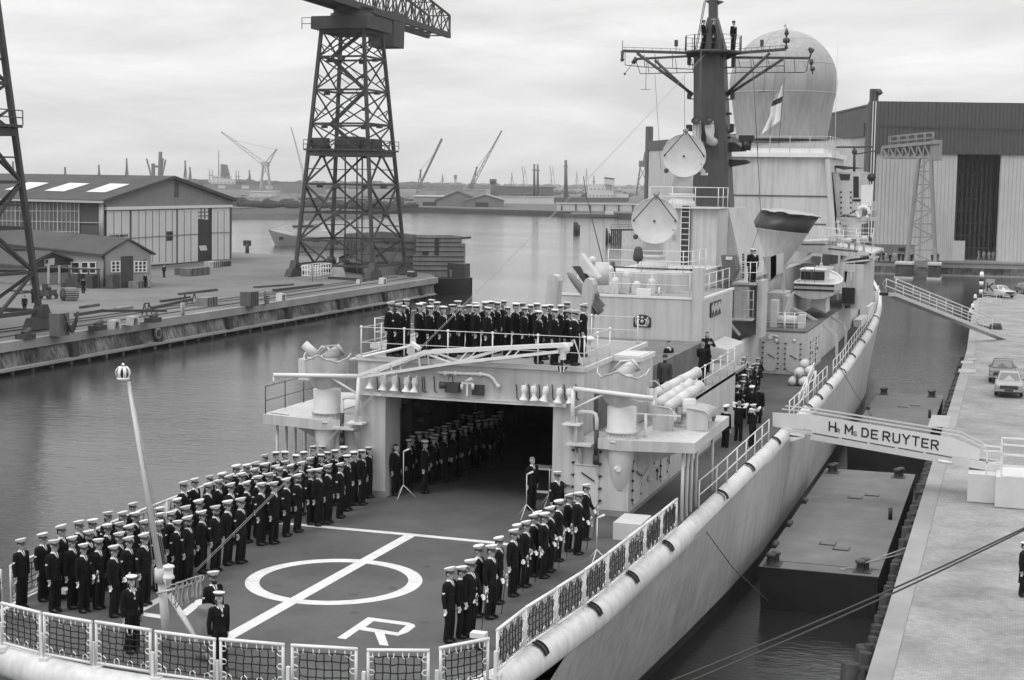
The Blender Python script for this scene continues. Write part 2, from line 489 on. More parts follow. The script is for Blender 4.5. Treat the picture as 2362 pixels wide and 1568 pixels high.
# ---------------------------------------------------------------- painted deck markings, 4 mm above the deck
DM = DK + .004
def stripe(m, a, b, w, z=DM):
 a, b = V((a[0], a[1], z)), V((b[0], b[1], z))
 s_ = (b - a).cross(UPZ).normalized() * (w / 2)
 m.face([a - s_, b - s_, b + s_, a + s_])
cc = PZ(770.6, 1338.5, DM)
cm = M()
pts = [2 * math.pi * k / 72 for k in range(72)]
for k in range(72):
 a, b = pts[k], pts[(k + 1) % 72]
 cm.face([V((cc.x + r * math.cos(t), cc.y + r * math.sin(t), DM)) for r, t in ((1.99, a), (2.37, a), (2.37, b), (1.99, b))])
cm.obj('landing_circle', WHITE, ship)
lm = M()
pa, pb = PZ(948.8, 1233, DK), PZ(520, 1473, DK)
stripe(lm, pa, pb, .36, DM + .004)
lm.obj('centre_line', WHITE, ship)
lm = M()
pc = [PZ(600, 1203, DK), PZ(948, 1233, DK), PZ(1140, 1252, DK), PZ(1330, 1279, DK), PZ(1420, 1293.5, DK)]
lm2 = [V((p.x, pc[1].y + (p.y - pc[1].y) * .6, 0)) for p in pc]
for a, b in zip(lm2, lm2[1:]): stripe(lm, a, b, .28, DM + (.0 if a is lm2[0] else .0))
lm.obj('cross_line', WHITE, ship)
km = M()
stripe(km, PZ(309, 1414, DK), PZ(380, 1376, DK), .26, DM)
stripe(km, PZ(309, 1413.5, DK), PZ(382, 1424, DK), .26, DM + .003)
stripe(km, PZ(420, 1419, DK), PZ(467, 1382, DK), .26, DM)
km.obj('corner_marking', WHITE, ship)
# the letter R, traced on the deck
def D30(x, y): return PZ(*tl(3, 1, x, y), DM)
rm = M()
def poly(*pts): rm.face([D30(*p) for p in pts])
poly((748, 1182), (828, 1193), (952, 1106), (1010, 1082), (1085, 1026), (1035, 990))
poly((1035, 990), (1085, 1026), (1385, 1066), (1410, 1040))
poly((1410, 1040), (1385, 1066), (1310, 1132), (1310, 1162), (1400, 1130), (1470, 1078), (1462, 1058))
poly((1010, 1082), (952, 1106), (1095, 1130), (1185, 1142), (1310, 1162), (1310, 1132))
poly((1095, 1130), (1142, 1246), (1224, 1254), (1185, 1142))
rm.obj('deck_letter', WHITE, ship)
# small tie-down points let into the deck
for x, y in ((500, 1204), (1550, 1042), (905, 948), (1258, 725), (190, 702), (900, 783), (455, 407), (1570, 525)):
 p = D30(x, y); t_ = M()
 t_.lathe([(0, .012), (.07, .012), (.11, .008), (.13, .001)], (p.x, p.y, DK), n=12)
 t_.obj('tie_down_ring', DARK, ship)

# ---------------------------------------------------------------- safety nets round the flight deck, raised
def net_panel(a, b, h=.92, cols=6, rowsn=4, lean=0.0, dense=False):
 a, b = V(a), V(b)
 d = (b - a).normalized(); out = V((d.y, -d.x, 0)) * lean
 top = UPZ * h + out
 fm = M()
 r = .032
 fm.tube([a, a + top], r, 6); fm.tube([b, b + top], r, 6)
 fm.tube([a + top - d * .03, b + top + d * .03], .04, 6)
 fm.tube([a + UPZ * .04, b + UPZ * .04], r, 6)
 # pale lashing loops along the frame
 L = (b - a).length
 loops = []
 nl = 4
 for k in range(nl):
  t = (k + .5) / nl
  for base, s_ in ((a + d * (L * t) + top * .96, -1), (a + d * (L * t) + top * .06, 1)):
   loops.append([base - d * .07, base - d * .06 + top * (.12 * s_), base + top * (.17 * s_), base + d * .06 + top * (.12 * s_), base + d * .07])
 for k in range(3):
  t = (k + .7) / 3.4
  for base, s_ in ((a + top * t, 1), (b + top * t, -1)):
   loops.append([base - top * .07, base - top * .05 + d * (.1 * s_), base + d * (.14 * s_), base + top * .05 + d * (.1 * s_), base + top * .07])
 # posts standing outboard with hinge blocks
 fm.beam(a - d * .09 - UPZ * .35, a - d * .09 + UPZ * .5, .07, .07)
 fm.box(a.x - .1, a.x + .1, a.y - .1, a.y + .1, a.z - .16, a.z - .04)
 for lp in loops: fm.tube(lp, .016, 4)
 fr = fm.obj('net_frame', RAILW, ship)
 nm = M()
 def P(u, v):
  sag = math.sin(math.pi * u) * math.sin(math.pi * v) * .06
  return a + d * (L * (.11 + .78 * u)) + top * (.16 + .70 * v) + out * .2 + V((rnd.uniform(-.012, .012), rnd.uniform(-.012, .012), rnd.uniform(-.015, .015))) - UPZ * sag * .3
 rr = .014
 for i in range(cols + 1): nm.tube([P(i / cols, v / 6) for v in range(7)], rr, 4)
 for j in range(rowsn + 1): nm.tube([P(u / 8, j / rowsn) for u in range(9)], rr, 4)
 nm.obj('net', ROPE, fr)
zt = DK + 1.02
tops = [((5, 1390), (92, 1412)), ((102, 1414), (209, 1433)), ((222, 1433), (346, 1452)), ((360, 1455.5), (494, 1473)), ((509, 1473), (652.5, 1485.5)), ((674, 1487), (821, 1495.5)), ((849, 1498), (987.5, 1499)), ((1016, 1493), (1125, 1472))]
for i, (a, b) in enumerate(tops):
 A, B = PZ(*a, zt), PZ(*b, zt)
 A.z = B.z = DK + .05
 net_panel(A, B, .96, cols=(5 if i < 2 else 6), rowsn=(5 if i < 3 else 4))
sy = [30.6, 32.5, 34.4, 36.3, 38.2, 40.1, 42.0, 43.9, 45.9]
for a, b in zip(sy, sy[1:]):
 net_panel((XC + hd(a) + .08, a + .06, DK + .03), (XC + hd(b) + .08, b - .06, DK + .03), .95, cols=7, rowsn=4)
py = [46.2, 43.9, 41.8, 39.7, 37.6, 35.5, 33.4, 31.4]
for a, b in zip(py, py[1:]):
 net_panel((XC - hd(a) - .05, a - .06, DK + .03), (XC - hd(b) - .05, b + .06, DK + .03), .95, cols=6, rowsn=4)
A = PZ(1, 1392, zt); A.z = DK + .05
net_panel((-23.4, 30.9, DK + .05), (-22.35, 29.3, DK + .05), .96, cols=5, rowsn=5)

# ---------------------------------------------------------------- stern flagstaff with gilt crown, strut and coiled ropes
fs = M()
top = PY(290, 878, 29.3); base = V((-17.9, 29.55, DK))
top = PY(296, 880, 29.3)
knee = PY(372, 1330, 29.4)
fs.cyl(base, knee, .10, .095, 12); fs.cyl(knee, top, .075, .04, 12)
fs.cyl(knee - UPZ * .12, knee + UPZ * .2, .15, .15, 12)
st0, st1 = PY(*tl(3, 0, 1560, 780), 29.3), PZ(*tl(3, 0, 1950, 1410), DK)
fs.cyl(st0, st1, .06, .06, 10)
fs.cyl(PY(*tl(3, 0, 1450, 770), 29.3), PY(*tl(3, 0, 1610, 730), 29.1), .03, n=8)
staff = fs.obj('flagstaff', PAINT2, ship)
cw = M()
c0 = PY(284, 862, 29.25)
for k in range(8):
 t = 2 * math.pi * k / 8
 d = V((math.cos(t), math.sin(t), 0)); s_ = V((-d.y, d.x, 0)) * .035
 arc = [(0.02, .17), (.09, .17), (.155, .1), (.17, .0), (.12, -.09)]
 cw.grid([[c0 + d * r_ + UPZ * h_ - s_ * w_ for r_, h_ in arc] for w_ in (1, -1)])
cw.lathe([(.125, -.13), (.14, -.13), (.14, -.08), (.125, -.08)], c0, n=20)
cw.sph(c0 + UPZ * .21, .035, 8)
cw.m = 1; cw.sph(c0 - UPZ * .02, .11, 10, 1, 1, .9)
cw.obj('crown_finial', [mat('gilt_white', .72, .3, .05, 3, spec=.6), BLACKP], staff)
hl = M()
for dx in (0, .05):
 hl.tube([top + V((.02 + dx, 0, -.15)), lerp(top, knee, .55) + V((.09 + dx, 0, 0)), knee + V((.12 + dx, 0, .1))], .011, 4)
hl.tube([top + V((-.03, 0, -.15)), lerp(top, knee, .6) + V((-.06, 0, 0)), knee + V((-.15, 0, -.3))], .011, 4)
hl.obj('halyard', ROPEL, staff)
ln = M()
lp = PY(*tl(3, 0, 1555, 590), 29.2)
ln.lathe([(0, .20), (.02, .2), (.03, .17), (.12, .16), (.135, .12), (.1, .1), (.1, -.05), (.13, -.09), (.13, -.14), (.06, -.16), (.06, -.3), (0, -.3)], lp + UPZ * .03, n=20)
ln.beam(lp + V((0, 0, -.3)), knee + UPZ * .1, .06)
ln.obj('stern_lamp', RAILW, staff)
coil = thing('rope_coil', 'tangled hank of pale mooring rope hung beside the stern flagstaff', 'rope', PY(435, 1370, 29.0))
co = coil.location.copy()
cm = M()
for k in range(12):
 t = k / 11; xx = -.32 + .62 * t; top_ = .27 * t + .08
 dp = rnd.uniform(.3, .48); w_ = rnd.uniform(.03, .07); yy = rnd.uniform(-.08, .08)
 cm.tube([co + V((xx + w_ * math.sin(a_) * 1.2, yy + .03 * math.cos(a_), top_ - dp * (1 - math.cos(a_)) / 2)) for a_ in [math.pi * 2 * j / 10 for j in range(10)]], .016, 5, closed=True)
for k in range(9):
 t = k / 8
 cc_ = co + V((-.36 + .7 * t, rnd.uniform(-.06, .06), .13 + .27 * t))
 cm.tube([cc_ + V((.07 * math.cos(a_), .05 * math.sin(a_ * 2), .07 * math.sin(a_))) for a_ in [math.pi * 2 * j / 8 for j in range(8)]], .015, 5, closed=True)
cm.obj('rope_loops', ROPEL, coil)
bg_ = thing('canvas_bag', 'tall grey canvas bag standing under the rope hank by the flagstaff', 'bag', (co.x + .25, co.y + .35, DK))
bm_ = M()
bo = bg_.location
prof = [(0, .0), (.22, .01), (.25, .15), (.24, .6), (.25, .95), (.2, 1.1), (.22, 1.18), (.15, 1.22), (.05, 1.17), (0, 1.16)]
o_ = len(bm_.v); bm_.lathe(prof, bo, n=20)
for i in range(o_, len(bm_.v)):
 p = bm_.v[i]; t = math.atan2(p.y - bo.y, p.x - bo.x); k = 1 + .07 * math.sin(5 * t + p.z * 4)
 bm_.v[i] = V((bo.x + (p.x - bo.x) * k, bo.y + (p.y - bo.y) * k, p.z))
bm_.obj('bag_body', mat('dark_canvas', .2, .9, .25, 4, bump=.5, bscale=9), bg_)
# the long rope leading from the stern to the top of the mast
rp = M()
r0, r1 = PY(*tl(3, 0, 1815, 565), 29.2), PY(1627, 124, 86)
for k in (0, .05):
 a = r0 + V((0, 0, k)); b = r1 + V((0, 0, k))
 rp.tube([lerp(a, b, t / 20) - UPZ * (0.25 * math.sin(math.pi * t / 20)) for t in range(21)], .008, 4)
rp.obj('rigging_line', ROPEL, ship)
ea = lambda x, y: zm(1960, 900, 3.92, x, y)
eb = lambda x, y: zm(2500, 900, 3.92, x, y)
ec = lambda x, y: zm(2500, 1200, 3.92, x, y)
ed = lambda x, y: zm(2260, 1250, 5.227, x, y)
ee = lambda x, y: zm(2560, 680, 3.92, x, y)
eg = lambda x, y: zm(2240, 420, 4.9, x, y)
eh = lambda x, y: zm(2440, 0, 4.356, x, y)
# ---------------------------------------------------------------- hangar
HY = 46.9
hg = M()
hg.prism([(x, HY, z) for x, z in ((-22.5, DK), (-19.93, DK), (-19.93, 8.66), (-14.02, 8.66), (-14.02, DK), (-11.45, DK), (-11.45, D1), (-13, D1), (-13, RF), (-20.95, RF), (-20.95, D1), (-22.5, D1))], (0, 1.3, 0))
for x0, x1 in ((-22.5, -22.35), (-11.6, -11.45)): hg.box(x0, x1, HY + 1.3, 66.3, DK, D1)
hg.box(-22.35, -11.6, 66.1, 66.3, DK, D1)
for x0, x1, y0, y1 in ((-13.15, -13.0, 48.2, 50.4), (-12.15, -12.0, 50.4, 52.4), (-13.15, -13.0, 52.4, 55.5), (-20.95, -20.8, 48.2, 50.4), (-21.95, -21.8, 50.4, 55.5)):
 hg.box(x0, x1, y0, y1, D1, RF)
hg.box(-13.0, -12.15, 50.4, 50.55, D1, RF); hg.box(-13.0, -12.15, 52.25, 52.4, D1, RF); hg.box(-21.8, -20.95, 50.4, 50.55, D1, RF)
hg.box(-21.8, -13.15, 55.35, 55.5, D1, RF)
hang = hg.obj('hangar', PAINT, ship)
rf = M()
rp_ = [(-20.98, 46.87), (-12.97, 46.87), (-12.97, 50.37), (-11.97, 50.37), (-11.97, 52.43), (-12.97, 52.43), (-12.97, 55.53), (-21.98, 55.53), (-21.98, 50.37), (-20.98, 50.37)]
rf.prism([(x, y, RF) for x, y in rp_], (0, 0, .06))
rf.obj('hangar_roof', mat('roof_deck_paint', .27, .85, .12, .6, bump=.3, bscale=50, spec=.2), ship)
ed_ = M()
for a, b in zip(rp_, rp_[1:] + rp_[:1]): ed_.beam((a[0], a[1], RF + .05), (b[0], b[1], RF + .05), .09, .16)
ed_.obj('roof_coaming', PAINT2, ship)
sk = M()     # dark skirting where the hangar meets the deck, and a pale lip over the opening
for x0, x1 in ((-22.5, -19.93), (-14.02, -11.45)): sk.box(x0 - .01, x1 + .01, HY - .02, HY, DK + .002, DK + .22)
sk.box(-11.45, -11.43, HY, 66.3, DK + .002, DK + .16)
sk.obj('skirting', mat('skirting_grey', .2, .7, .2, 2), ship)
lip = M()
lip.grid([[V((x, HY - .16 + .05 * math.sin((x + 20) * .5), 8.60 + dz - .02 * math.sin((x + 20) * .52))) for x in [-20.9 + .46 * k for k in range(17)]] for dz in (0, .10)], False)
lip.grid([[V((x, HY - w, 8.70 - .02 * math.sin((x + 20) * .52))) for x in [-20.9 + .46 * k for k in range(17)]] for w in (.16, 0)], False)
lip.obj('door_lip', RAILW, ship)
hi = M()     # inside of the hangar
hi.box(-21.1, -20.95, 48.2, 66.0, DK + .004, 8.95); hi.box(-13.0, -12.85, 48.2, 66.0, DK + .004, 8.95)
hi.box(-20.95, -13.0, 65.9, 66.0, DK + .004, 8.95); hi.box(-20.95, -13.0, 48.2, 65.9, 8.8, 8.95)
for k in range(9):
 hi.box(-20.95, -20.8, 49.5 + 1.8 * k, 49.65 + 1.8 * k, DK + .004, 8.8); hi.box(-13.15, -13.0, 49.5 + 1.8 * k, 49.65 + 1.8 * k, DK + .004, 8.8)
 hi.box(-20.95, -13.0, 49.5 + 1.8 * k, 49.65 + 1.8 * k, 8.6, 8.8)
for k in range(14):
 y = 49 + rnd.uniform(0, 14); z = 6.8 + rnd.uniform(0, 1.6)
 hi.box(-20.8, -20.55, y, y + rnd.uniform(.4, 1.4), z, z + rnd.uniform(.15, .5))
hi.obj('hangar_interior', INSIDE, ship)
# first level deck over the sides, with the two sponsons
d1 = M()
d1.prism([(x, y, D1 - .12) for x, y in ((-12.98, 48.2), (-11.45, 48.2), (-11.45, 53.4), (-11.45, 69), (-22.45, 69), (-22.45, 55.5), (-22.45, 48.2), (-20.97, 48.2), (-20.97, 50.35), (-21.97, 50.35), (-21.97, 55.55), (-12.98, 55.55), (-12.98, 52.45), (-11.95, 52.45), (-11.95, 50.35), (-12.98, 50.35))], (0, 0, .13))
d1.obj('first_level_deck', DECK2, ship)
for sgn, nm_ in ((1, 's'), (-1, 'p')):
 sp_ = M(); X = lambda u: XC + sgn * u
 po = [(X(3.98), HY - .06), (X(5.2), HY - .42), (X(7.62), HY + .05), (X(7.62), 53.0), (X(5.52), 53.4), (X(5.52), 48.0), (X(3.98), 48.0)]
 if sgn < 0: po = po[::-1]
 sp_.prism([(x, y, D1 - .3) for x, y in po], (0, 0, .34))
 sp_.prism([(X(3.9), HY - .01, D1 - 1.0), (X(3.9), HY - .01, D1 - .3), (X(3.9), HY - .4, D1 - .3)], (sgn * .08, 0, 0))
 for yy in (47.9, 50.2): sp_.prism([(X(5.5), yy, D1 - 1.1), (X(5.5), yy, D1 - .3), (X(7.3), yy, D1 - .3)], (0, .06, 0))
 sp = sp_.obj('sponson', PAINT, ship)
 for yy in (47.2, 47.9, 48.6, 49.4, 52.2):
  M().cyl((X(7.2), yy, zd(yy) - .1), (X(7.2), yy, D1 - .28), .055, n=8).obj('sponson_post', PAINT2, sp)
 # drum with flanged ring under a flared splinter shield
 c = V((X(5.2), HY + .12, 0))
 dr = M()
 dr.lathe([(.16, 6.0), (.3, 6.35), (.4, 6.9), (.46, 7.4), (.46, 7.55), (.53, 7.56), (.53, 7.66), (.49, 7.67), (.49, 7.86), (.53, 7.87), (.53, 7.95), (.47, 7.96), (.47, 8.7), (0, 8.71)], c, n=28)
 for k in range(26):
  t = 2 * math.pi * k / 26; e = V((math.cos(t), math.sin(t), 0))
  dr.beam(c + e * .495 + UPZ * 7.67, c + e * .495 + UPZ * 7.86, .02, .03)
 dr.obj('drum', PAINT2, ship)
 sh = M()
 n_ = 18
 rows = []
 for k in range(n_ + 1):
  t = math.radians(185 + 175 * k / n_)
  e = V((math.cos(t), math.sin(t), 0))
  hh = 9.95 - .25 * abs(math.sin(2 * t)) * (1 if k % 3 else .8)
  rows.append([c + V((0, .1, 0)) + e * .56 + UPZ * (8.72 + .12 * abs(math.cos(t))), c + V((0, .1, 0)) + e * .78 + UPZ * 9.2, c + V((0, .1, 0)) + e * .84 + UPZ * hh])
 sh.grid(rows)
 sh.beam(rows[0][0], rows[0][2], .05); sh.beam(rows[-1][0], rows[-1][2], .05)
 sh.tube([r[2] for r in rows], .025, 5)
 sh.obj('splinter_shield', PAINT, ship)
 mt = M()     # director head behind the shield
 mt.cyl(c + V((0, .2, 9.0)), c + V((0, .2, 9.75)), .32, .28, 14)
 mt.cyl(c + V((-.15, .15, 9.7)), c + V((.3, .5, 10.05)), .2, .2, 14)
 mt.tube([c + V((-.4, .2, 9.8)), c + V((-.1, .1, 10.15)), c + V((.25, .1, 10.2)), c + V((.5, .3, 9.9)), c + V((.3, .6, 9.8))], .035, 6)
 mt.obj('director_head', PAINT2 if sgn > 0 else CANVAS, ship)
 # bent pipe and dark hose beside the drum
 pp = M()
 x0, x1 = (X(3.75), X(4.45)) if sgn > 0 else (X(4.5), X(3.85))
 pp.tube([(x0, HY - .18, 7.5), (x0, HY - .18, 8.3), (x0 + .04, HY - .18, 8.45), (x0 + .15, HY - .18, 8.5), (x1 - .15, HY - .18, 8.5), (x1 - .04, HY - .18, 8.45), (x1, HY - .18, 8.3), (x1, HY - .18, 7.9)], .065, 8)
 pp.obj('bent_pipe', RAILW, ship)
 hz = M()
 xh = x1 if sgn > 0 else x0
 hz.cyl((xh, HY - .18, 7.95), (xh, HY - .18, 7.1), .075, n=10); hz.cyl((xh, HY - .18, 7.12), (xh, HY - .18, 6.82), .1, n=10)
 hz.obj('hose', DARK, ship)
 sf = M(); sf.box(min(x0, x1) - .25, max(x0, x1) - .1, HY - .5, HY - .005, 7.42, 7.49)
 sf.prism([(x0, HY - .01, 7.1), (x0, HY - .01, 7.42), (x0, HY - .45, 7.42)], (.04, 0, 0))
 sf.obj('bracket_shelf', PAINT2, ship)
# port sponson guard plate and tall equipment seen over the water
pe = M()
c = PY(*tl(2, 1, 515, 250), 48.6)
pe.box(c.x - .38, c.x + .3, 48.3, 49.0, c.z - .45, c.z + .3)
pe.cyl(c + V((-.3, 0, .8)), c + V((.15, .1, .4)), .16, .16, 14); pe.cyl(c + V((.1, .1, .3)), c + V((.45, .1, -.1)), .3, .22, 14)
pe.tube([c + V((.2, 0, .5)), c + V((.4, 0, .75)), c + V((.65, 0, .7)), c + V((.8, 0, .35))], .04, 6)
pe.obj('port_director', PAINT2, ship)
# ---------------------------------------------------------------- booms and the hook crane over the hangar door
by = HY - .35
def boom(a, b, post0, post1, br0, br1):
 m = M()
 m.cyl(a, b, .075, .075, 10); m.cyl(post0, post1, .07, .07, 10); m.cyl(br0, br1, .04, .04, 8)
 m.box(post1.x - .3, post1.x + .28, post1.y - .15, post1.y + .33, post1.z - .06, post1.z)
 m.cyl(a - UPZ * .05, a - UPZ * .3, .03, .05, 8)
 m.tube([a - UPZ * .06, lerp(a, b, .15) - UPZ * .16, lerp(a, b, .3) - UPZ * .08], .015, 4)
 return m.obj('swing_boom', RAILW, ship)
boom(PY(*tl(2, 1, 165, 325), by - .5), PY(*tl(2, 1, 940, 335), by), PY(*tl(2, 1, 950, 345), by), PY(*tl(2, 1, 925, 760), by), PY(*tl(2, 1, 680, 340), by - .1), PY(*tl(2, 1, 945, 505), by))
boom(PY(*tl(2, 2, 1310, 540), by - .4), PY(*tl(2, 2, 570, 450), by), PY(*tl(2, 2, 565, 450), by), PY(*tl(2, 2, 560, 770), by), PY(*tl(2, 2, 850, 500), by - .1), PY(*tl(2, 2, 575, 635), by))
ca = M()
q0, q1, q2 = PY(*tl(2, 1, 930, 335), by), PY(*tl(2, 1, 1540, 115), by - .3), PY(*tl(2, 2, 480, 50), by - .3)
w0, w1, w2 = PY(*tl(2, 1, 945, 345), by), PY(*tl(2, 1, 1810, 215), by - .3), PY(*tl(2, 2, 430, 110), by - .3)
for off in (V((0, 0, 0)), V((.16, .42, .0))):
 ca.beam(q0 + off, q1 + off, .09, .11); ca.beam(q1 + off, q2 + off, .10, .13)
 ca.beam(w0 + off, w1 + off, .08, .09); ca.beam(w1 + off, w2 + off, .08, .09)
 up_ = lambda t: lerp(q0, q1, t / .43) + off if t < .43 else lerp(q1, q2, (t - .43) / .57) + off
 lo_ = lambda t: lerp(w0, w1, t / .6) + off if t < .6 else lerp(w1, w2, (t - .6) / .4) + off
 ca.beam(q1 + off, w1 + off, .06)
 ca.beam(w1 + off, up_(.75), .05)
 for t in (.14, .22, .40, .62, .80): ca.beam(up_(t), lo_(t), .045)
ca.beam(q1, q1 + V((.16, .42, 0)), .08); ca.beam(q1 + V((-.1, 0, .1)), q1 + V((-.45, .1, .28)), .12)
hook = PY(*tl(2, 2, 470, 90), by - .2)
ca.lathe([(0, -.07), (.2, -.07), (.2, .07), (0, .07)], hook + V((0, .08, .02)), (0, 1, 0), n=24)
ca.box(hook.x - .09, hook.x + .07, hook.y - .02, hook.y + .16, hook.z - .33, hook.z)
ca.obj('hook_crane', RAILW, ship)
# the crane's luffing strut, leading down to port
ls = M(); ls.cyl(q1 + V((-.3, .1, .22)), PY(*tl(2, 1, 740, 215), by + .6), .045, .06, 8); ls.obj('luffing_strut', RAILW, ship)
hb = thing('crane_hook', 'black and white striped hook block hanging from the crane over the hangar door', 'crane hook', hook + V((0, .08, -.45)))
hp = PY(*tl(2, 2, 460, 275), by - .12)
m = M(); m.lathe([(.02, .0), (.05, .02), (.05, .28), (.02, .3)], (hp.x, hp.y, hp.z + .12), n=12); m.obj('hook_shank', BLACKP, hb)
m = M()
for k in range(6):
 m.m = k % 2
 a0, a1 = -.2 + .4 * k / 6, -.2 + .4 * (k + 1) / 6
 sh_ = lambda u: -.1 * (1 - (abs(u) / .2) ** 2)
 m.prism([(hp.x + a0, hp.y - .04, hp.z + .1), (hp.x + a1, hp.y - .04, hp.z + .1), (hp.x + a1 * .7, hp.y - .04, hp.z + sh_(a1)), (hp.x + a0 * .7, hp.y - .04, hp.z + sh_(a0))], (0, .08, 0))
m.obj('hook_block', [WHITE, BLACKP], hb)
# ---------------------------------------------------------------- floodlights under the roof edge
def flood(p, lean=0.0, par=ship):
 m = M()
 ax = V((lean, -.15, -1)).normalized()
 m.lathe([(0, -.34), (.07, -.34), (.1, -.3), (.1, -.14), (.075, -.1), (.06, -.02), (.15, .14), (.155, .15), (.05, .05)], p, ax, n=16)
 m.beam(p - ax * .2 + V((-.12, 0, 0)), p - ax * .2 + V((.12, 0, 0)), .03)
 m.beam(p - ax * .22, p - ax * .22 + V((0, .2, .15)), .035)
 m.m = 1; m.lathe([(.0, .1), (.12, .11)], p, ax, n=14)
 return m.obj('floodlight', [RAILW, BLACKP], par)
for x, y in ((1050, 410), (1170, 425), (1275, 430), (1385, 440), (1460, 445)): flood(PY(*tl(2, 1, x, y), HY - .24))
for x, y in ((110, 515), (205, 520), (300, 525), (430, 540), (535, 545)): flood(PY(*tl(2, 2, x, y), HY - .24), rnd.uniform(-.25, .15))
for c, xs in ((1, (1115, 1320, 1430, 1530, 1640, 1550)), (2, (40, 155, 250, 370, 480, 590))):
 for x in xs:
  a = PY(*tl(2, c, x, 340 + (70 if c == 2 else 0)), HY - .03); b = PY(*tl(2, c, x + 8, 470 + (70 if c == 2 else 0)), HY - .03)
  M().tube([a, lerp(a, b, .5) + V((.02, -.03, 0)), b, b + V((.08, 0, -.05))], .016, 4).obj('cable', BLACKP, ship)
pm = M()
pm.tube([PY(*tl(2, 1, x, y), HY - .08) for x, y in ((1680, 302), (1840, 308), (2090, 318), (2150, 330), (2190, 360), (2215, 400), (2240, 440))], .055, 8)
for x, y in ((1750, 310), (1840, 310), (2070, 318), (2235, 425)):
 p = PY(*tl(2, 1, x, y), HY - .08); pm.sph(p, .085, 8)
pm.obj('pipe', RAILW, ship)
sl = M()
a = PY(*tl(2, 1, 1720, 420), HY - .3); b = PY(*tl(2, 1, 1860, 440), HY - .2)
sl.cyl(a + V((-.05, -.1, .02)), a + V((.15, .05, 0)), .13, .1, 14); sl.box(a.x + .1, b.x + .06, HY - .35, HY - .02, b.z - .17, b.z + .15)
c = PY(*tl(2, 1, 2060, 465), HY - .1); sl.box(c.x - .25, c.x + .15, HY - .14, HY - .003, c.z - .17, c.z + .17)
sl.tube([a + V((.2, 0, .2)), a + V((.25, 0, .34)), a + V((.36, 0, .32)), a + V((.38, 0, .1))], .02, 5)
sl.obj('signal_lamp', DARK, ship)
sb = M()
for x, y in ((1900, 430), (2000, 430)):
 p = PY(*tl(2, 1, x, y), HY - .25); sb.cyl(p - UPZ * .1, p + UPZ * .08, .05, n=10)
p = PY(*tl(2, 1, 1950, 400), HY - .25); sb.beam(p + V((-.2, 0, 0)), p + V((.2, 0, 0)), .05); sb.beam(p, p - UPZ * .42, .06)
sb.cyl(p + V((-.05, 0, .05)), p + V((.17, -.02, .17)), .05, n=10)
sb.obj('lamp_cluster', RAILW, ship)
# ---------------------------------------------------------------- pier fittings on the starboard side of the hangar front
def hatch(name, p0, ux, w, h, r=.15, dogs=6, parent=ship, n_=V((0, -1, 0)), handle=True):
 """watertight door: rounded panel standing proud of the bulkhead, dark dogs along both edges"""
 m = M(); o = p0 + n_ * .035
 pts = []
 for cx, cz, a0 in ((w - r, r, -90), (w - r, h - r, 0), (r, h - r, 90), (r, r, 180)):
  for k in range(5):
   t = math.radians(a0 + 22.5 * k); pts.append(o + ux * (cx + r * math.cos(t)) + UPZ * (cz + r * math.sin(t)))
 m.prism(pts, -n_ * .034)
 m.tube(pts, .018, 5, closed=True)
 d = m.obj(name, PAINT2, parent)
 for i in range(dogs):
  z = h * (i + .5) / dogs
  for u in (-.05, w + .05):
   q = o + ux * u + UPZ * z; k_ = M()
   k_.sph(q, .045, 6); k_.beam(q - ux * .07, q + ux * .07 + UPZ * .03, .028); k_.obj('door_dog', BLACKP, d)
 k_ = M()
 if handle:
  k_.beam(o + ux * (w * .3) + UPZ * h * .55 + n_ * .04, o + ux * (w * .85) + UPZ * h * .42 + n_ * .04, .035)
 if handle: k_.obj('door_handle', BLACKP, d)
 return d
ux = V((1, 0, 0))
q = PY(1180 + 635 / 4, 783.7 + 1560 / 4, HY)
hatch('hatch_door', V((-13.25, HY, DK + .3)), ux, .8, 2.0, .12, 5)
uy = V((0, 1, 0))
hatch('hatch_door', V((-11.45, 47.4, DK + .35)), uy, 1.0, 1.9, .12, 6, n_=V((1, 0, 0)))
hatch('hatch_door', V((-11.45, 51.5, DK + .35)), uy, .9, 1.9, .12, 5, n_=V((1, 0, 0)))
fx = M()
fx.cyl((-11.95, HY - .02, 6.72), (-11.72, HY - .3, 6.74), .07, .1, 12)
fx.cyl((-11.25, 49.6, 5.9), (-11.42, 49.6, 5.9), .02, .1, 8); fx.beam((-11.38, 48.2, 6.0), (-11.38, 49.9, 6.4), .03)
fx.tube([(-13.2, HY - .06, 6.75), (-12.5, HY - .06, 6.75), (-12.45, HY - .06, 6.4)], .02, 5)
fx.beam((-11.40, 47.6, 5.85), (-11.40, 48.4, 5.95), .035)
fx.obj('bulkhead_fitting', RAILW, ship)
pc_ = M()
for z, x in ((6.05, -13.9), (5.75, -13.75), (5.5, -13.6)):
 pc_.cyl((x, HY - .01, z), (x, HY - .09, z), .05, n=8)
 pc_.beam((x, HY - .06, z), (x + .5, HY - .06, z - .02), .04)
pc_.sph((-13.62, HY - .06, 6.02), .1, 8)
for y, z in ((50.4, 6.6), (50.9, 5.95), (52.8, 6.2), (54, 6.5), (56, 6.1), (57.5, 6.6)):
 pc_.sph((-11.42, y, z), .06, 6); pc_.beam((-11.41, y, z - .35), (-11.41, y, z + .1), .03)
pc_.obj('valve', DARK, ship)
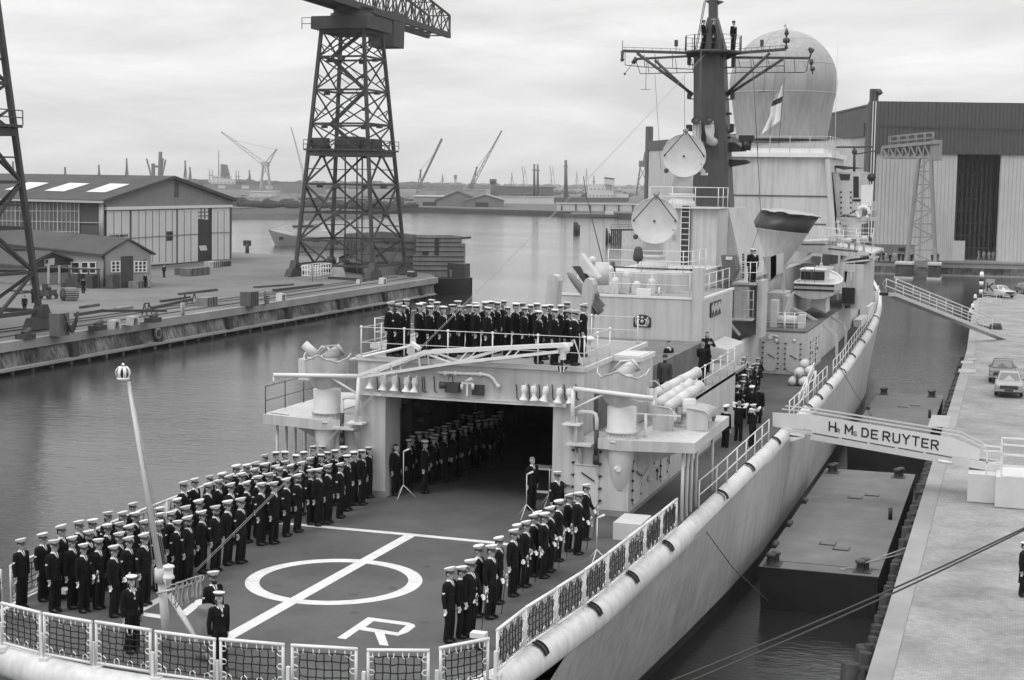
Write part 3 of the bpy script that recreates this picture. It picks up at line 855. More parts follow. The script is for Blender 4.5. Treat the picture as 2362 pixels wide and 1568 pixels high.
# ---------------------------------------------------------------- triple torpedo tubes on the starboard sponson
tt = M()
tb = PZ(*ed(1000, 1500), D1 + .05)
tb = V((-10.3, 50.4, D1))
tt.lathe([(0, 0), (.5, 0), (.5, .12), (.36, .14), (.36, .45), (.42, .46), (.42, .6), (.28, .62), (.28, .95), (0, .95)], tb, n=20)
for dx in (-.25, .2): tt.box(tb.x + dx, tb.x + dx + .12, tb.y - .45, tb.y - .3, D1 + .2, D1 + .7)
tm = tt.obj('torpedo_mount', PAINT2, ship)
def tubeseg(a, b, r):
 m = M(); a, b = V(a), V(b); L = (b - a).length; d = (b - a) / L
 m.lathe([(0, 0), (r * .8, .0), (r * .8, .12), (r, .14), (r, L * .3), (r * 1.12, L * .3), (r * 1.12, L * .33), (r, L * .34), (r, L * .6), (r * 1.1, L * .6), (r * 1.1, L * .63), (r, L * .64), (r, L - .12), (r * 1.15, L - .12), (r * 1.15, L), (r * .9, L), (r * .9, L - .04), (0, L - .04)], a, d, n=20)
 return m.obj('torpedo_tube', PAINT2, ship)
tubeseg(PY(*ed(480, 870), 49.9), PY(*ed(1290, 460), 52.6), .17)
tubeseg(PY(*ed(560, 1060), 49.6), PY(*ed(1010, 770), 51.3), .2)
tubeseg(PY(*ed(720, 1130), 49.4), PY(*ed(1330, 720), 52.0), .18)
for x, y in ((1095, 720), (1175, 650)):
 m = M(); p = PY(*ed(x, y), 51.6); m.cyl(p - V((.3, .5, .3)), p, .16, .17, 16); m.obj('torpedo_tube', PAINT2, ship)
# bent shield plates and the canvas cover beside the tubes
sh = M()
a0 = [PY(*ed(x, y), 48.9) for x, y in ((450, 1590), (450, 1090), (740, 1130), (800, 1160), (830, 1210), (830, 1620))]
sh.prism(a0, (0, .05, 0)); sh.tube(a0[1:], .03, 6)
sh.obj('shield_plate', PAINT, ship)
sh = M()
a0 = [PY(*ed(x, y), 49.3) for x, y in ((1090, 1560), (1090, 1140), (1420, 1200), (1480, 1250), (1495, 1330), (1480, 1560))]
sh.prism(a0, (0, .05, 0))
sh.obj('shield_plate', PAINT, ship)
cv = M()
f0 = [PY(*ed(x, y), 49.25) for x, y in ((1085, 1130), (1420, 1195), (1490, 1270), (1500, 1380))]
f1 = [PY(*ed(x, y), 51.6) for x, y in ((1110, 980), (1500, 1060), (1690, 1130), (1640, 1290))]
cv.grid([[lerp(p, q, t) + UPZ * (.05 * math.sin(math.pi * t) + rnd.uniform(-.015, .015)) for p, q in zip(f0, f1)] for t in (0, .15, .35, .55, .75, 1)])
cv.prism([f1[2], f1[3], f1[3] + V((-.1, .05, -.35)), f1[2] + V((-.3, .05, -.2))], (0, .03, 0))
cv.obj('canvas_cover', CANVAS, ship)
# tall locker between drum and tubes
lk = M(); p = PY(*ed(375, 750), 48.2); p2 = PY(*ed(400, 1310), 48.2)
lk.cyl((p.x + .1, 48.3, p2.z), (p.x + .1, 48.3, p.z), .16, n=14); lk.box(p.x - .02, p.x + .22, 48.15, 48.45, p.z - .5, p.z)
lk.tube([(p.x + .02, 48.3, p.z), (p.x + .02, 48.3, p.z + .18), (p.x + .2, 48.3, p.z + .22), (p.x + .5, 48.3, p.z - .05)], .02, 5)
lk.obj('ready_locker', PAINT2, ship)
sb_ = M(); sb_.beam((-11.9, 47.5, D1 + .9), (-11.2, 47.7, D1 + .1), .05); sb_.cyl((-11.05, 47.4, D1), (-11.05, 47.4, D1 + .8), .05, n=8); sb_.beam((-11.4, 47.4, D1 + .8), (-9.9, 47.4, D1 + .8), .04)
sb_.obj('stay', RAILW, ship)
# railings of the upper decks round the hangar roof
rl = M()
rails(rl, [(-20.9, 47.05, RF + .06), (-13.05, 47.05, RF + .06), (-13.05, 50.3, RF + .06)], (.5, 1.02), .012, .026, 1.5, 5, balls=True)
rl.beam((-13.05, 47.05, RF + .06), (-13.4, 47.05, RF + 1.0), .03); rl.beam((-13.05, 47.05, RF + 1.0), (-13.05, 47.9, RF + .06), .03)
rails(rl, [(-13.3, 55.4, RF + .06), (-20.5, 55.4, RF + .06)], (.5, 1.0), .012, .025, 1.6, 5, balls=True)
rails(rl, [(-20.9, 47.05, RF + .06), (-20.9, 50.5, RF + .06), (-21.9, 50.5, RF + .06), (-21.9, 55.4, RF + .06)], (.5, 1.0), .012, .025, 1.6, 5)
rl.obj('guard_rail', RAILW, ship)
rl = M()
rails(rl, [(-11.5, 54.5, D1), (-11.5, 66.2, D1), (-13.6, 66.2, D1)], (.5, 1.02), .014, .026, 1.7, 5, balls=True)
rl.obj('guard_rail', RAILW, ship)
rl = M()
rails(rl, [(-24.5, 47.0, D1), (-24.5, 53, D1)], (.5, 1.0), .014, .02, 1.5, 5)
rl.beam((-24.4, 47.2, D1 + .03), (-23.6, 47.0, D1 + .03), .05)
rl.obj('guard_rail', DARK, ship)
# coaming box and hatch on the roof, mushroom vent on the roof edge
hc = M(); hc.box(-13.0, -12.05, 50.6, 52.2, RF + .062, RF + .14); hc.obj('roof_hatch', PAINT2, ship)
hc = M(); hc.box(-12.2, -11.7, 56.5, 58.8, D1 + .012, D1 + .5); hc.m = 1; hc.box(-12.22, -11.68, 56.48, 58.82, D1 + .012, D1 + .1); hc.obj('vent_box', [PAINT2, DARK], ship)
for p in (V((-15.4, 54.9, RF + .05)), V((-16.6, 54.2, RF + .05)), V((-14.5, 53.0, RF + .05))):
 m = M(); m.lathe([(.05, 0), (.05, .3), (.2, .32), (.21, .38), (.1, .45), (0, .46)], p, n=14); m.obj('mushroom_vent', RAILW, ship)
# ---------------------------------------------------------------- aft deckhouse with the royal arms
FY = 69.0
dh = M()
dh.box(-20.4, -13.5, FY, 76.7, D1 + .012, D2); dh.box(-20.4, -15.0, 76.7, 90, D1 + .012, D2)
dh.box(-20.45, -13.45, FY - .06, FY, D1 + .012, D1 + .3)
aft = dh.obj('aft_deckhouse', PAINT, ship)
m = M(); m.box(-20.3, -13.6, FY + .08, 76.6, D2 + .002, D2 + .02); m.obj('second_level_deck', DECK2, ship)
m = M(); m.beam((-20.4, FY + .03, D2 + .01), (-13.5, FY + .03, D2 + .01), .14, .1); m.beam((-13.55, FY, D2 + .01), (-13.55, 77, D2 + .01), .14, .1); m.obj('deck_coaming', RAILW, ship)
m = M(); m.box(-20.42, -13.48, FY - .075, FY - .062, D1 + .02, D1 + .16); m.obj('waterway', DARK, ship)
m = M(); m.box(-14.02, -13.52, FY - .12, FY + .35, D1 + .3, 12.04); m.obj('pillar', PAINT, ship)
# arms: dark arched board with pale supporters, shield and crown in relief
A0, A1 = PY(*ea(1250, 900), FY), PY(*ea(1490, 1090), FY)
cx, w, z0, z1 = (A0.x + A1.x) / 2, (A1.x - A0.x) / 2, A1.z, A0.z
bd = M()
arch = [(-1, -.9), (-.75, -1), (-.35, -.92), (.35, -.92), (.75, -1), (1, -.9), (1, .45), (.8, .7), (.4, .92), (0, 1), (-.4, .92), (-.8, .7), (-1, .45)]
h = (z1 - z0) / 2; zc = (z0 + z1) / 2
bd.prism([(cx + u * w, FY - .05, zc + v * h) for u, v in arch], (0, .04, 0))
arms = bd.obj('coat_of_arms', BLACKP, ship)
rv = M()
def blob(u, v, a, b): rv.sph((cx + u * w, FY - .06, zc + v * h), 1, 8, a * w, .03, b * h)
blob(0, -.05, .2, .28); blob(0, .5, .2, .12); blob(-.1, .68, .05, .1); blob(.1, .68, .05, .1); blob(0, .74, .04, .09)
for s_ in (-1, 1):
 blob(s_ * .52, .1, .14, .3); blob(s_ * .62, .5, .13, .13); blob(s_ * .38, .25, .16, .07); blob(s_ * .45, -.4, .08, .3); blob(s_ * .68, -.35, .08, .32); blob(s_ * .78, .05, .06, .35); blob(s_ * .3, -.6, .1, .06)
rv.beam((cx - .62 * w, FY - .06, zc - .72 * h), (cx + .62 * w, FY - .06, zc - .72 * h), .02, .05)
rv.obj('arms_relief', mat('old_ivory', .5, .5, .25, 30), arms)
# carved name board on the starboard side
nb = M(); nb.box(-13.49, -13.43, 70.6, 73.2, 9.62, 10.32); board = nb.obj('name_board', BLACKP, ship)
nr = M()
for k in range(9):
 y = 70.8 + .28 * k; z = 9.97 + .1 * math.sin(k * 2.2)
 nr.sph((-13.42, y, z), .1, 8, .25, 1.0, 1.5)
 nr.tube([(-13.415, y + .12 * math.cos(t), z + .22 * math.sin(t)) for t in [2 * math.pi * j / 8 for j in range(6)]], .02, 4)
nr.obj('carving', mat('old_ivory', .5, .5, .25, 30), board)
# ---------------------------------------------------------------- missile launcher on the first level
LY = 60.0
la = M()
for xa, xb, yy in ((-16.75, -16.35, 59.2), (-18.75, -18.3, 60.8)):
 prof = [(xa - .15, D1 + .01), (xb - .05, D1 + .01), (xb + .25, 11.75), (xb + .17, 11.95), (xb, 12.02), (xa + .3, 11.95), (xa + .2, 11.7)]
 la.prism([(x, yy, z) for x, z in prof], (0, .7, 0))
la.lathe([(0, 0), (1.15, 0), (1.15, .5), (.9, .7), (.9, 1.6), (0, 1.6)], (-17.4, 60.2, D1 + .012), n=28)
lau = la.obj('missile_launcher', PAINT, ship)
ms_ = M()
n0, n1 = PY(*ea(310, 300), 59.6), PY(*ea(720, 800), 59.6)
d = (n1 - n0).normalized(); L = (n1 - n0).length + .3
ms_.lathe([(0, 0), (.08, .12), (.13, .35), (.16, .7), (.17, 1.0), (.17, L), (0, L)], n0, d, n=18)
perp = d.cross(V((0, 1, 0))).normalized()
for s_ in (1, -1):
 for dn in (perp, V((0, 1, 0))):
  e = dn * s_
  ms_.prism([n0 + d * 1.1 + e * .16, n0 + d * 1.4 + e * .34, n0 + d * (L - .1) + e * .34, n0 + d * (L - .1) + e * .16], d.cross(e) * .02)
ms_.obj('missile', mat('missile_grey', .16, .4, .12, 2), lau)
ar = M()
b = [PY(*ea(x, y), 59.9) for x, y in ((380, 225), (475, 225), (720, 640), (705, 700))]
ar.prism(b, (0, .55, 0)); ar.obj('launch_rail', DARK, lau)
ar = M()
b = [PY(*ea(x, y), 60.1) for x, y in ((500, 45), (480, 230), (560, 330), (745, 385), (710, 330))]
ar.prism(b, (0, .6, 0)); ar.beam(PY(*ea(535, 300), 60.05), PY(*ea(745, 390), 60.05), .06)
ar.obj('launcher_arm', PAINT2, lau)
# ---------------------------------------------------------------- director platforms and the two tracking dishes
lv = M()
lv.prism([(x, y, D2 + .022) for x, y in ((-19.2, 73.2), (-18.6, 72.3), (-17.0, 71.9), (-15.3, 72.2), (-14.75, 73), (-14.75, 90), (-19.2, 90))], (0, 0, .95))
lv.box(-19.2, -14.75, 72.2, 72.4, D2 + .022, D2 + .1)
lv.obj('director_house', PAINT, ship)
def dish(c, r, yaw, el, name):
 """tracking radar: shallow dish facing aft, feed on two struts, trunnion arms"""
 f = V((math.sin(yaw) * math.cos(el), -math.cos(yaw) * math.cos(el), math.sin(el)))
 m = M()
 prof = [(0, -.18 * r)] + [(r * t, -.18 * r * (1 - t * t)) for t in (.2, .4, .6, .8, .95, 1.0)]
 back = [(r * 1.0, -.02), (r * .97, -.07)] + [(r * t, -.18 * r * (1 - t * t) - .08) for t in (.8, .5, 0)]
 m.lathe(prof + [(r * 1.01, .0)] + back, c, f, n=48)
 m.tube([c + (f.cross(UPZ).normalized() * math.cos(t) + f.cross(f.cross(UPZ)).normalized() * math.sin(t)) * r for t in [2 * math.pi * k / 48 for k in range(48)]], .022, 5, closed=True)
 m.lathe([(r * .3, -.7), (r * .45, -.5), (r * .4, -.34)], c, f, n=20)
 d = m.obj(name, PAINT2, ship)
 st = M(); si = f.cross(UPZ).normalized(); u_ = si.cross(f).normalized()
 foc = c + f * (.75 * r) + u_ * (r * 1.04)
 for s_ in (-1, 1): st.cyl(c + si * (s_ * r * .9) + f * .04 + u_ * .02, foc, .028, n=6); st.sph(c + si * (s_ * r * .9) + f * .04, .06, 6)
 st.sph(c - f * (.17 * r) * .9, .06, 8); st.sph(c - si * r * .8 - u_ * r * .38, .03, 6)
 st.obj('feed_strut', DARK, d)
 fd = M(); fd.sph(foc, .13, 8); fd.cyl(foc, foc - u_ * .22, .05, n=8); fd.cyl(foc + V((0, 0, .05)), foc - f * .6 + u_ * .1, .05, .12, 8)
 for k in range(4): fd.tube([foc - f * (.15 + .1 * k) + V((.05, 0, .05)), foc - f * (.2 + .1 * k) + V((.16, 0, .18)), foc - f * (.3 + .1 * k) + V((.1, 0, -.05))], .02, 4)
 fd.obj('feed_horn', mat('feed_grey', .22, .6, .3, 8), d)
 return d, f, si, u_
def director(c, r, zbase, px0):
 d, f, si, u_ = dish(c, r, .30, .12, 'tracking_dish')
 m = M()
 b = c - f * .75
 m.cyl((b.x, b.y, zbase + .75), (b.x, b.y, c.z - .2), .52, .55, 20)
 m.lathe([(0, 0), (.8, 0), (.72, .35), (.62, .4), (.62, .6), (.7, .62), (.7, .75), (.5, .78)], (b.x, b.y, zbase), n=26)
 for k in range(20):
  t = 2 * math.pi * k / 20; e = V((math.cos(t), math.sin(t), 0))
  m.beam(V((b.x, b.y, zbase + .02)) + e * .8, V((b.x, b.y, zbase + .36)) + e * .71, .04)
 e1 = c - f * .35 + si * (-1 if si.x < 0 else 1) * r * .78 - u_ * r * .55
 m.beam(e1 - u_ * .1 + UPZ * .12, e1 - UPZ * .22 + si * .22 * (1 if si.x > 0 else -1), .14, .22); m.box(e1.x + .05, e1.x + .42, e1.y - .1, e1.y + .1, e1.z - .36, e1.z - .22)
 m.cyl(b, c - f * .36, .35, .3, 14)
 m.obj('director_pedestal', PAINT2, d)
 k_ = M(); q = c - si * (1 if si.x > 0 else -1) * r * .82 - u_ * r * .72; k_.cyl(q, q + f * .12, .13, n=12); k_.cyl(q - f * .4, q, .07, n=8); k_.obj('boresight_camera', DARK, d)
dish_lo = PY(1509.5, 509, 74.0); dish_hi = PY(1577.5, 555 * 0 + (420 + 685 / 4.9) / 1.5593, 81.2)
director(dish_lo, 1.14, D2 + .97, 0)
director(dish_hi, 1.16, 14.6, 0)
# railings round the directors
rl = M()
rails(rl, [(-19.6, FY + .25, D2 + .03), (-14.2, FY + .25, D2 + .03)], (.55, 1.05), .02, .022, 1.7)
rails(rl, [(-13.65, FY + .3, D2 + .03), (-13.65, 76.4, D2 + .03)], (.55, 1.05), .02, .022, 1.7)
rails(rl, [(-19.0, 72.6, D2 + .97), (-17.2, 72.1, D2 + .97), (-15.2, 72.4, D2 + .97), (-14.9, 73.2, D2 + .97), (-14.9, 76.5, D2 + .97)], (.55, 1.05), .02, .022, 1.6)
rl.obj('guard_rail', RAILW, ship)
m = M(); a, b = PY(*ea(980, 235), 71.0), PY(*ea(2115, 280), 71.0)
m.cyl(a, b, .035, n=8); m.sph(lerp(a, b, .95), .07, 8); m.sph(lerp(a, b, .77), .06, 8)
m.cyl(PY(*ea(950, 160), 71), PY(*ea(960, 330), 71), .1, .13, 10); m.cyl(PY(*ea(905, 240), 71), PY(*ea(985, 235), 71), .05, n=8); m.obj('whip_aerial', DARK, ship)
wl_ = M(); p = PZ(*ea(800, 210), 11.0); p = PY(*ea(820, 200), 68)
wl_.tube([p, PY(*tl(1, 2, 690, 250), 68), PY(*tl(1, 2, 660, 60), 68)], .025, 5); wl_.obj('whip_aerial', WIRE, ship)
m = M(); c = PY(*ea(800, 300), 66); m.cyl((c.x, 66, c.z - .6), (c.x, 66, c.z + .4), .32, n=18); m.sph((c.x - .45, 66, c.z + .5), .18, 8); m.cyl((c.x - .45, 66, c.z - .6), (c.x - .45, 66, c.z + .4), .1, n=8); m.obj('vent_trunk', PAINT2, ship)
m = M()
for k, (x, y, hh) in enumerate(((-18.6, 70.4, 1.5), (-17.9, 71.0, 1.1), (-18.2, 70.0, .8), (-17.3, 70.6, .55), (-16.7, 71.2, .7))):
 m.box(x, x + .4, y, y + .5, D2 + .022, D2 + hh * .7); m.sph((x + .2, y + .2, D2 + hh * .75), .22, 8); m.beam((x, y, D2 + hh * .4), (x + .8, y + .4, D2 + .05), .06)
m.obj('deck_machinery', PAINT2, ship)
bl = thing('ship_bell', 'dark bell hanging under the railing below the lower tracking dish', 'bell', PY(*ea(1310, 70), 72.0)); c = bl.location.copy()
m = M(); m.lathe([(0, .42), (.12, .42), (.2, .3), (.23, .05), (.26, -.1), (.22, -.25), (.05, -.32), (.03, -.4), (0, -.4)], c, n=20); m.obj('bell_body', DARK, bl)
m = M(); m.box(-16.75, -16.05, FY + .3, FY + .75, D2 + .05, D2 + .35); m.cyl((-15.7, FY + .5, D2 + .02), (-15.7, FY + .5, D2 + .45), .05, n=8); m.obj('deck_box', RAILW, ship)
# ---------------------------------------------------------------- mast house and mast
mh = M()
MY = 87.3
FLX = PY(1716, 640, 83.4).x
mh.box(-18.6, -15.05, 80.2, 83.4, D2 + .022, 14.58)
mh.hexa([(-19.6, 83.4, D2 + .022), (FLX, 83.4, D2 + .022), (FLX + .1, 92, D2 + .022), (-19.6, 92, D2 + .022)], [(-18.6, 83.4, 14.579), (-15.05, 83.4, 14.579), (-15.05, 90.2, 14.579), (-18.6, 90.2, 14.579)])
house = mh.obj('mast_house', PAINT, ship)
m = M(); m.box(-18.75, -14.9, 79.9, 82.9, 14.585, 14.66); m.obj('director_platform', PAINT2, ship)
rl = M()
rails(rl, [(-18.7, 80.0, 14.66), (-15.0, 80.0, 14.66), (-15.0, 82.8, 14.66)], (.55, 1.05), .022, .024, 1.2)
rl.obj('guard_rail', RAILW, ship)
ld = M()
def ladder(m, a, b, side, w=.45, step=.3, r=.02):
 a, b, s_ = V(a), V(b), V(side) * (w / 2)
 m.beam(a - s_, b - s_, .04); m.beam(a + s_, b + s_, .04)
 n = int((b - a).length / step)
 for k in range(1, n): q = lerp(a, b, k / n); m.cyl(q - s_, q + s_, r, n=5)
la_, lb_ = PY(*tl(1, 2, 1585, 960), 79.9), PY(*tl(1, 2, 1600, 330), 79.9)
m = M(); m.box(la_.x - .26, lb_.x + .26, 80.12, 80.19, la_.z, lb_.z); m.obj('ladder_recess', DARK, ship)
ladder(ld, (la_.x, 80.0, la_.z), (lb_.x, 80.0, lb_.z), (1, 0, 0), .45, .3); ld.obj('ladder', RAILW, ship)
def mp(x, y): return PY(*tl(0, 2, x, y), MY)
ma = M()
bl_, br_ = PY(*tl(1, 2, 1700, 330), MY), PY(*tl(1, 2, 2030, 340), MY)
tl_, tr_ = mp(1695, 500), mp(1965, 500)
def mast_seg(m, xa, xb, z0, xc, xd, z1, d0, d1):
 w0, w1 = (xb - xa), (xd - xc)
 def ring(x0, x1, z, d):
  e = (x1 - x0) * .2
  return [V((x0, MY - d + e, z)), V((x0 + e, MY - d, z)), V((x1 - e, MY - d, z)), V((x1, MY - d + e, z)), V((x1, MY + d - e, z)), V((x1 - e, MY + d, z)), V((x0 + e, MY + d, z)), V((x0, MY + d - e, z))]
 a, b = ring(xa, xb, z0, d0), ring(xc, xd, z1, d1)
 m.add(a + b, [(k, (k + 1) % 8, 8 + (k + 1) % 8, 8 + k) for k in range(8)] + [list(range(8))[::-1], [8 + k for k in range(8)]])
mast_seg(ma, bl_.x, br_.x, 14.58, tl_.x, tr_.x, tl_.z, 1.25, .9)
nl, nr_ = mp(1820, 165), mp(1897, 165)
mast_seg(ma, mp(1740, 455).x, mp(1980, 455).x, tl_.z + .14, mp(1815, 170).x, mp(1900, 170).x, nl.z, .8, .45)
mast_seg(ma, nl.x, nr_.x, nl.z, mp(1823, -140).x, mp(1893, -140).x, mp(1823, -140).z, .32, .3)
mast = ma.obj('mast', MASTB, ship)
zpl = tl_.z; cxm = mp(1855, 480).x
pf = M()
pf.lathe([(0, 0), (1.62, 0), (1.62, .13), (0, .13)], (cxm, MY, zpl), n=32)
for k in range(8):
 t = math.pi * 2 * k / 8; e = V((math.cos(t), math.sin(t), 0)); pf.prism([V((cxm, MY, zpl - .35)) + e * .8, V((cxm, MY, zpl)) + e * .8, V((cxm, MY, zpl)) + e * 1.6], UPZ.cross(e) * .05)
plat = pf.obj('mast_platform', MASTB, mast)
rl = M()
ring = [V((cxm + 1.6 * math.cos(t), MY + 1.6 * math.sin(t), zpl + .13)) for t in [2 * math.pi * k / 24 for k in range(24)]]
for h in (.38, .85): rl.tube([p + UPZ * h for p in ring], .014, 5, closed=True)
for k in range(0, 24, 2): rl.cyl(ring[k], ring[k] + UPZ * .87, .022 if k % 4 else .045, n=5)
rl.obj('platform_rail', MASTB, mast)
ya = M()
P0, P1, P2, P3 = mp(1020, 470), mp(1690, 490), PY(*tl(0, 2, 2080, 490), MY), PY(*tl(0, 3, 170, 455), MY)
ya.beam(P0, P1, .14, .16); ya.beam(P2, P3, .14, .16)
R0, R1, R2, R3 = mp(1140, 545), mp(1690, 515), PY(*tl(0, 2, 2040, 530), MY + 1.0), PY(*tl(0, 3, 385, 537), MY + 1.0)
ya.beam(R0, R1, .11, .13); ya.beam(R2, R3, .12, .14)
for a, b in ((mp(1155, 490), mp(1670, 870)), (mp(1320, 555), mp(1665, 880)), (PY(*tl(0, 3, 20, 490), MY), mp(1970, 875)), (PY(*tl(0, 3, 140, 545), MY + 1), mp(1985, 880))): ya.cyl(a, b, .085, .085, 8)
ya.cyl(P0 - UPZ * .0, P0 - UPZ * .5, .1, .07, 8); ya.sph(P0 - UPZ * .5, .12, 8)
ya.obj('yardarm', MASTB, mast)
yr = M()
fr = [mp(1045, 490), mp(1045, 600), mp(1200, 617), mp(1690, 640)]
yr.tube(fr, .026, 5)
yr.tube([mp(1145, 560), mp(1185, 680), mp(1300, 678), mp(1690, 668)], .026, 5)
for x in (1220, 1320, 1480, 1630): yr.cyl(mp(x, 500), mp(x + 6, 625 if x > 1300 else 620), .02, n=5); yr.cyl(mp(x + 30, 545), mp(x + 45, 672), .02, n=5)
h_ = lambda x, y: PY(*eh(x, y), MY + .6)
yr.tube([h_(730, 1150), h_(1000, 1136), h_(1650, 1136), h_(1970, 1136), h_(2000, 1110), h_(2035, 940)], .026, 5)
yr.tube([h_(550, 1050), h_(1150, 1055), h_(1650, 1030)], .026, 5)
for x in (880, 1130, 1375, 1650, 1815): yr.cyl(h_(x, 900), h_(x + 8, 1136), .02, n=5)
for x in (930, 1155, 1390): yr.cyl(h_(x, 900), h_(x + 35, 1052), .02, n=5)
yr.tube([P0 + UPZ * .22, lerp(P0, P1, .9) + UPZ * .2], .013, 4); yr.tube([P2 + UPZ * .25, P3 + UPZ * .22], .013, 4)
for k in range(8):
 q = lerp(P0, P1, (k + .3) / 8); yr.cyl(q, q + UPZ * .21, .012, n=4); q = lerp(P2, P3, (k + .3) / 8); yr.cyl(q, q + UPZ * .23, .012, n=4)
yr.obj('yard_frame', MASTB, mast)
ae = M(); ae.cyl(P0, P0 + UPZ * .6, .02, n=5); ae.obj('aerial', MASTB, mast)
q = P3; ae = M(); ae.lathe([(.05, 0), (.12, .05), (.05, .25), (.05, .35), (.14, .36), (.2, .42), (.2, .58), (.14, .62), (.05, .63), (.05, .75), (.14, .85), (.1, 1.0), (.02, 1.2), (0, 1.22)], q, n=14)
ae.obj('aerial', MASTB, mast); ae = M()
q = R3; ae.cyl(q, q + V((.12, 0, .35)), .05, n=8)
for dx, dz in ((.02, .42), (.14, .36), (.08, .3)): ae.sph(q + V((dx, 0, dz + .08)), .12, 8)
ae.sph(q + V((.12, 0, -.22)), .13, 8, 1, 1, 1.4); ae.sph(q + V((.2, 0, -.6)), .15, 8); ae.cyl(q, q + V((.22, 0, -.9)), .04, n=6)
ae.obj('aerial', MASTB, mast); ae = M()
q = R0; ae.cyl(q + V((-.15, 0, -.25)), q + V((.08, 0, .08)), .12, .14, 10); ae.cyl(q + V((-.12, 0, -.2)), q + V((-.62, 0, -.85)), .018, n=5); ae.sph(q + V((-.62, 0, -.85)), .07, 8)
for x in (1515, 2305):
 ae.obj('aerial', MASTB, mast); ae = M()
 p = PY(*tl(0, 2, x, 470), MY); ae.cyl(p, p + UPZ * .3, .02, n=6); ae.box(p.x - .09, p.x + .09, p.y - .09, p.y + .09, p.z + .26, p.z + .62)
for p, L in ((mp(1242, 520), 1.9), (PY(*tl(0, 2, 2330, 650), MY), 1.2)):
 ae.obj('aerial', MASTB, mast); ae = M()
 ae.cyl(p, p - UPZ * L, .015, n=4); e = p - UPZ * L
 for k in range(5): t = 2 * math.pi * k / 5; ae.cyl(e, e + V((.33 * math.cos(t), .33 * math.sin(t), 0)), .01, n=4)
ae.obj('aerial', MASTB, mast)
tr = M()
t0, t1 = mp(1775, 10), mp(1690, 470)
for dx in (0, .09): tr.cyl(t0 + V((dx, 0, 0)), t1 + V((dx, 0, 0)), .022, n=5)
for k in range(26): q = lerp(t0, t1, k / 26); tr.cyl(q, q + V((.09, 0, .05)), .012, n=4)
tr.prism([mp(1775, 5), mp(1830, 45), mp(1890, 45), mp(1950, 12), mp(1890, 0), mp(1830, 0)], (0, .3, 0))
tr.obj('topmast_bracket', MASTB, mast)
# exhaust cowls and platforms on the mast
for x, y0, y1 in ((1705, 1135, 1330), (1822, 1135, 1300)):
 m = M(); a, b = PY(*tl(0, 2, x, y0), MY - 1.5), PY(*tl(0, 2, x + 12, y1), MY - 1.5)
 m.tube([b + V((.1, .5, -.05)), b, lerp(a, b, .5), a + V((0, .02, -.1)), a + V((0, -.06, .05))], .27, 14)
 cw_ = m.obj('exhaust_cowl', PAINT2, mast)
 m = M(); o_ = a + V((0, -.22, .12)); m.lathe([(0, .0), (.25, .0), (.27, .03)], o_, V((0, -.75, .66)), n=20)
 o2 = len(m.v)
 m.obj('cowl_mouth', BLACKP, cw_)
m = M()
for x, y, w, h in ((1640, 1180, .3, .35), (1640, 560, .16, .5), (2048, 580, .2, .55), (1640, 890, .18, .3), (2040, 890, .22, .35), (2035, 1180, .2, .45), (2000, 1050, .35, .12), (2000, 1215, .45, .12), (2000, 1270, .35, .12)):
 p = mp(x, y); m.box(p.x - w / 2, p.x + w / 2, MY - .3, MY + .1, p.z - h / 2, p.z + h / 2)
 m.beam((p.x, MY - .1, p.z - h / 2), (cxm, MY - .1, p.z - h / 2), .05)
m.obj('mast_lamp', BLACKP, mast)
m = M(); a, b = mp(1975, 1370), mp(2140, 1390)
m.prism([mp(1975, 1320), mp(2050, 1310), mp(2140, 1370), mp(2140, 1395), mp(1975, 1400)], (0, .9, 0)); c = mp(2165, 1330); m.cyl(c - UPZ * .35, c + UPZ * .15, .25, .3, 14); m.box(c.x - .42, c.x + .42, MY - .25, MY + .25, c.z + .15, c.z + .5)
m.obj('navigation_radar', BLACKP, mast)
m = M(); m.prism([mp(1975, 1470), mp(2160, 1475), mp(2190, 1490), mp(2160, 1510), mp(2000, 1540), mp(1975, 1530)], (0, .8, 0)); m.obj('mast_wing', BLACKP, mast)
m = M()
p0 = mp(1800, 490)
for dx in (-.1, .02, .1): m.tube([p0 + V((dx * .2, -1.7, 0)), p0 + V((dx, -1.75, -4)), p0 + V((dx * 3 + .1, -2.2, -8.2))], .012, 4)
for x0, y0, x1, y1 in ((1320, 690, 1375, 1560), (1590, 690, 1595, 1180), (2225, 690, 2270, 1390)): m.tube([mp(x0, y0), mp(x1, y1)], .012, 4)
m.tube([PY(*tl(0, 2, 2225, 640), MY), PY(*tl(1, 2, 2300, 480), MY + 2), PY(*eb(560, 640), 84)], .02, 4)
m.tube([PY(*tl(0, 3, 70, 680), MY), PY(*tl(0, 3, 20, 1240), MY)], .012, 4)
m.tube([PY(*tl(0, 3, 172, 690), MY), PY(*tl(0, 3, 150, 770), MY), PY(*tl(0, 3, 100, 1350), MY)], .012, 4)
m.obj('signal_halyard', WIRE, mast)
flag = thing('signal_flag', 'white flag with a dark cross band flying below the starboard yardarm', 'flag', PY(*tl(0, 3, 150, 770), MY))
fm = M()
fa = [(150, 770), (138, 900), (125, 940), (118, 1110), (20, 1155)]
le = [tl(0, 3, x, y) for x, y in ((150, 770), (146, 830), (140, 885), (128, 945), (122, 1030), (118, 1110))]
ri = [tl(0, 3, x, y) for x, y in ((120, 800), (80, 870), (45, 935), (30, 985), (20, 1070), (-60, 1240))]
n = 8
rows = [[PY(a[0] + (b[0] - a[0]) * k / n, a[1] + (b[1] - a[1]) * k / n, MY + .12 * math.sin(k * 1.3 + i * .6)) for k in range(n + 1)] for i, (a, b) in enumerate(zip(le, ri))]
for i in range(len(rows) - 1):
 fm.m = 1 if i == 2 else 0
 fm.grid(rows[i:i + 2])
fm.obj('flag_cloth', [mat('flag_white', .72, .9, .06, 3), mat('flag_dark', .06, .9, .1, 3)], flag)
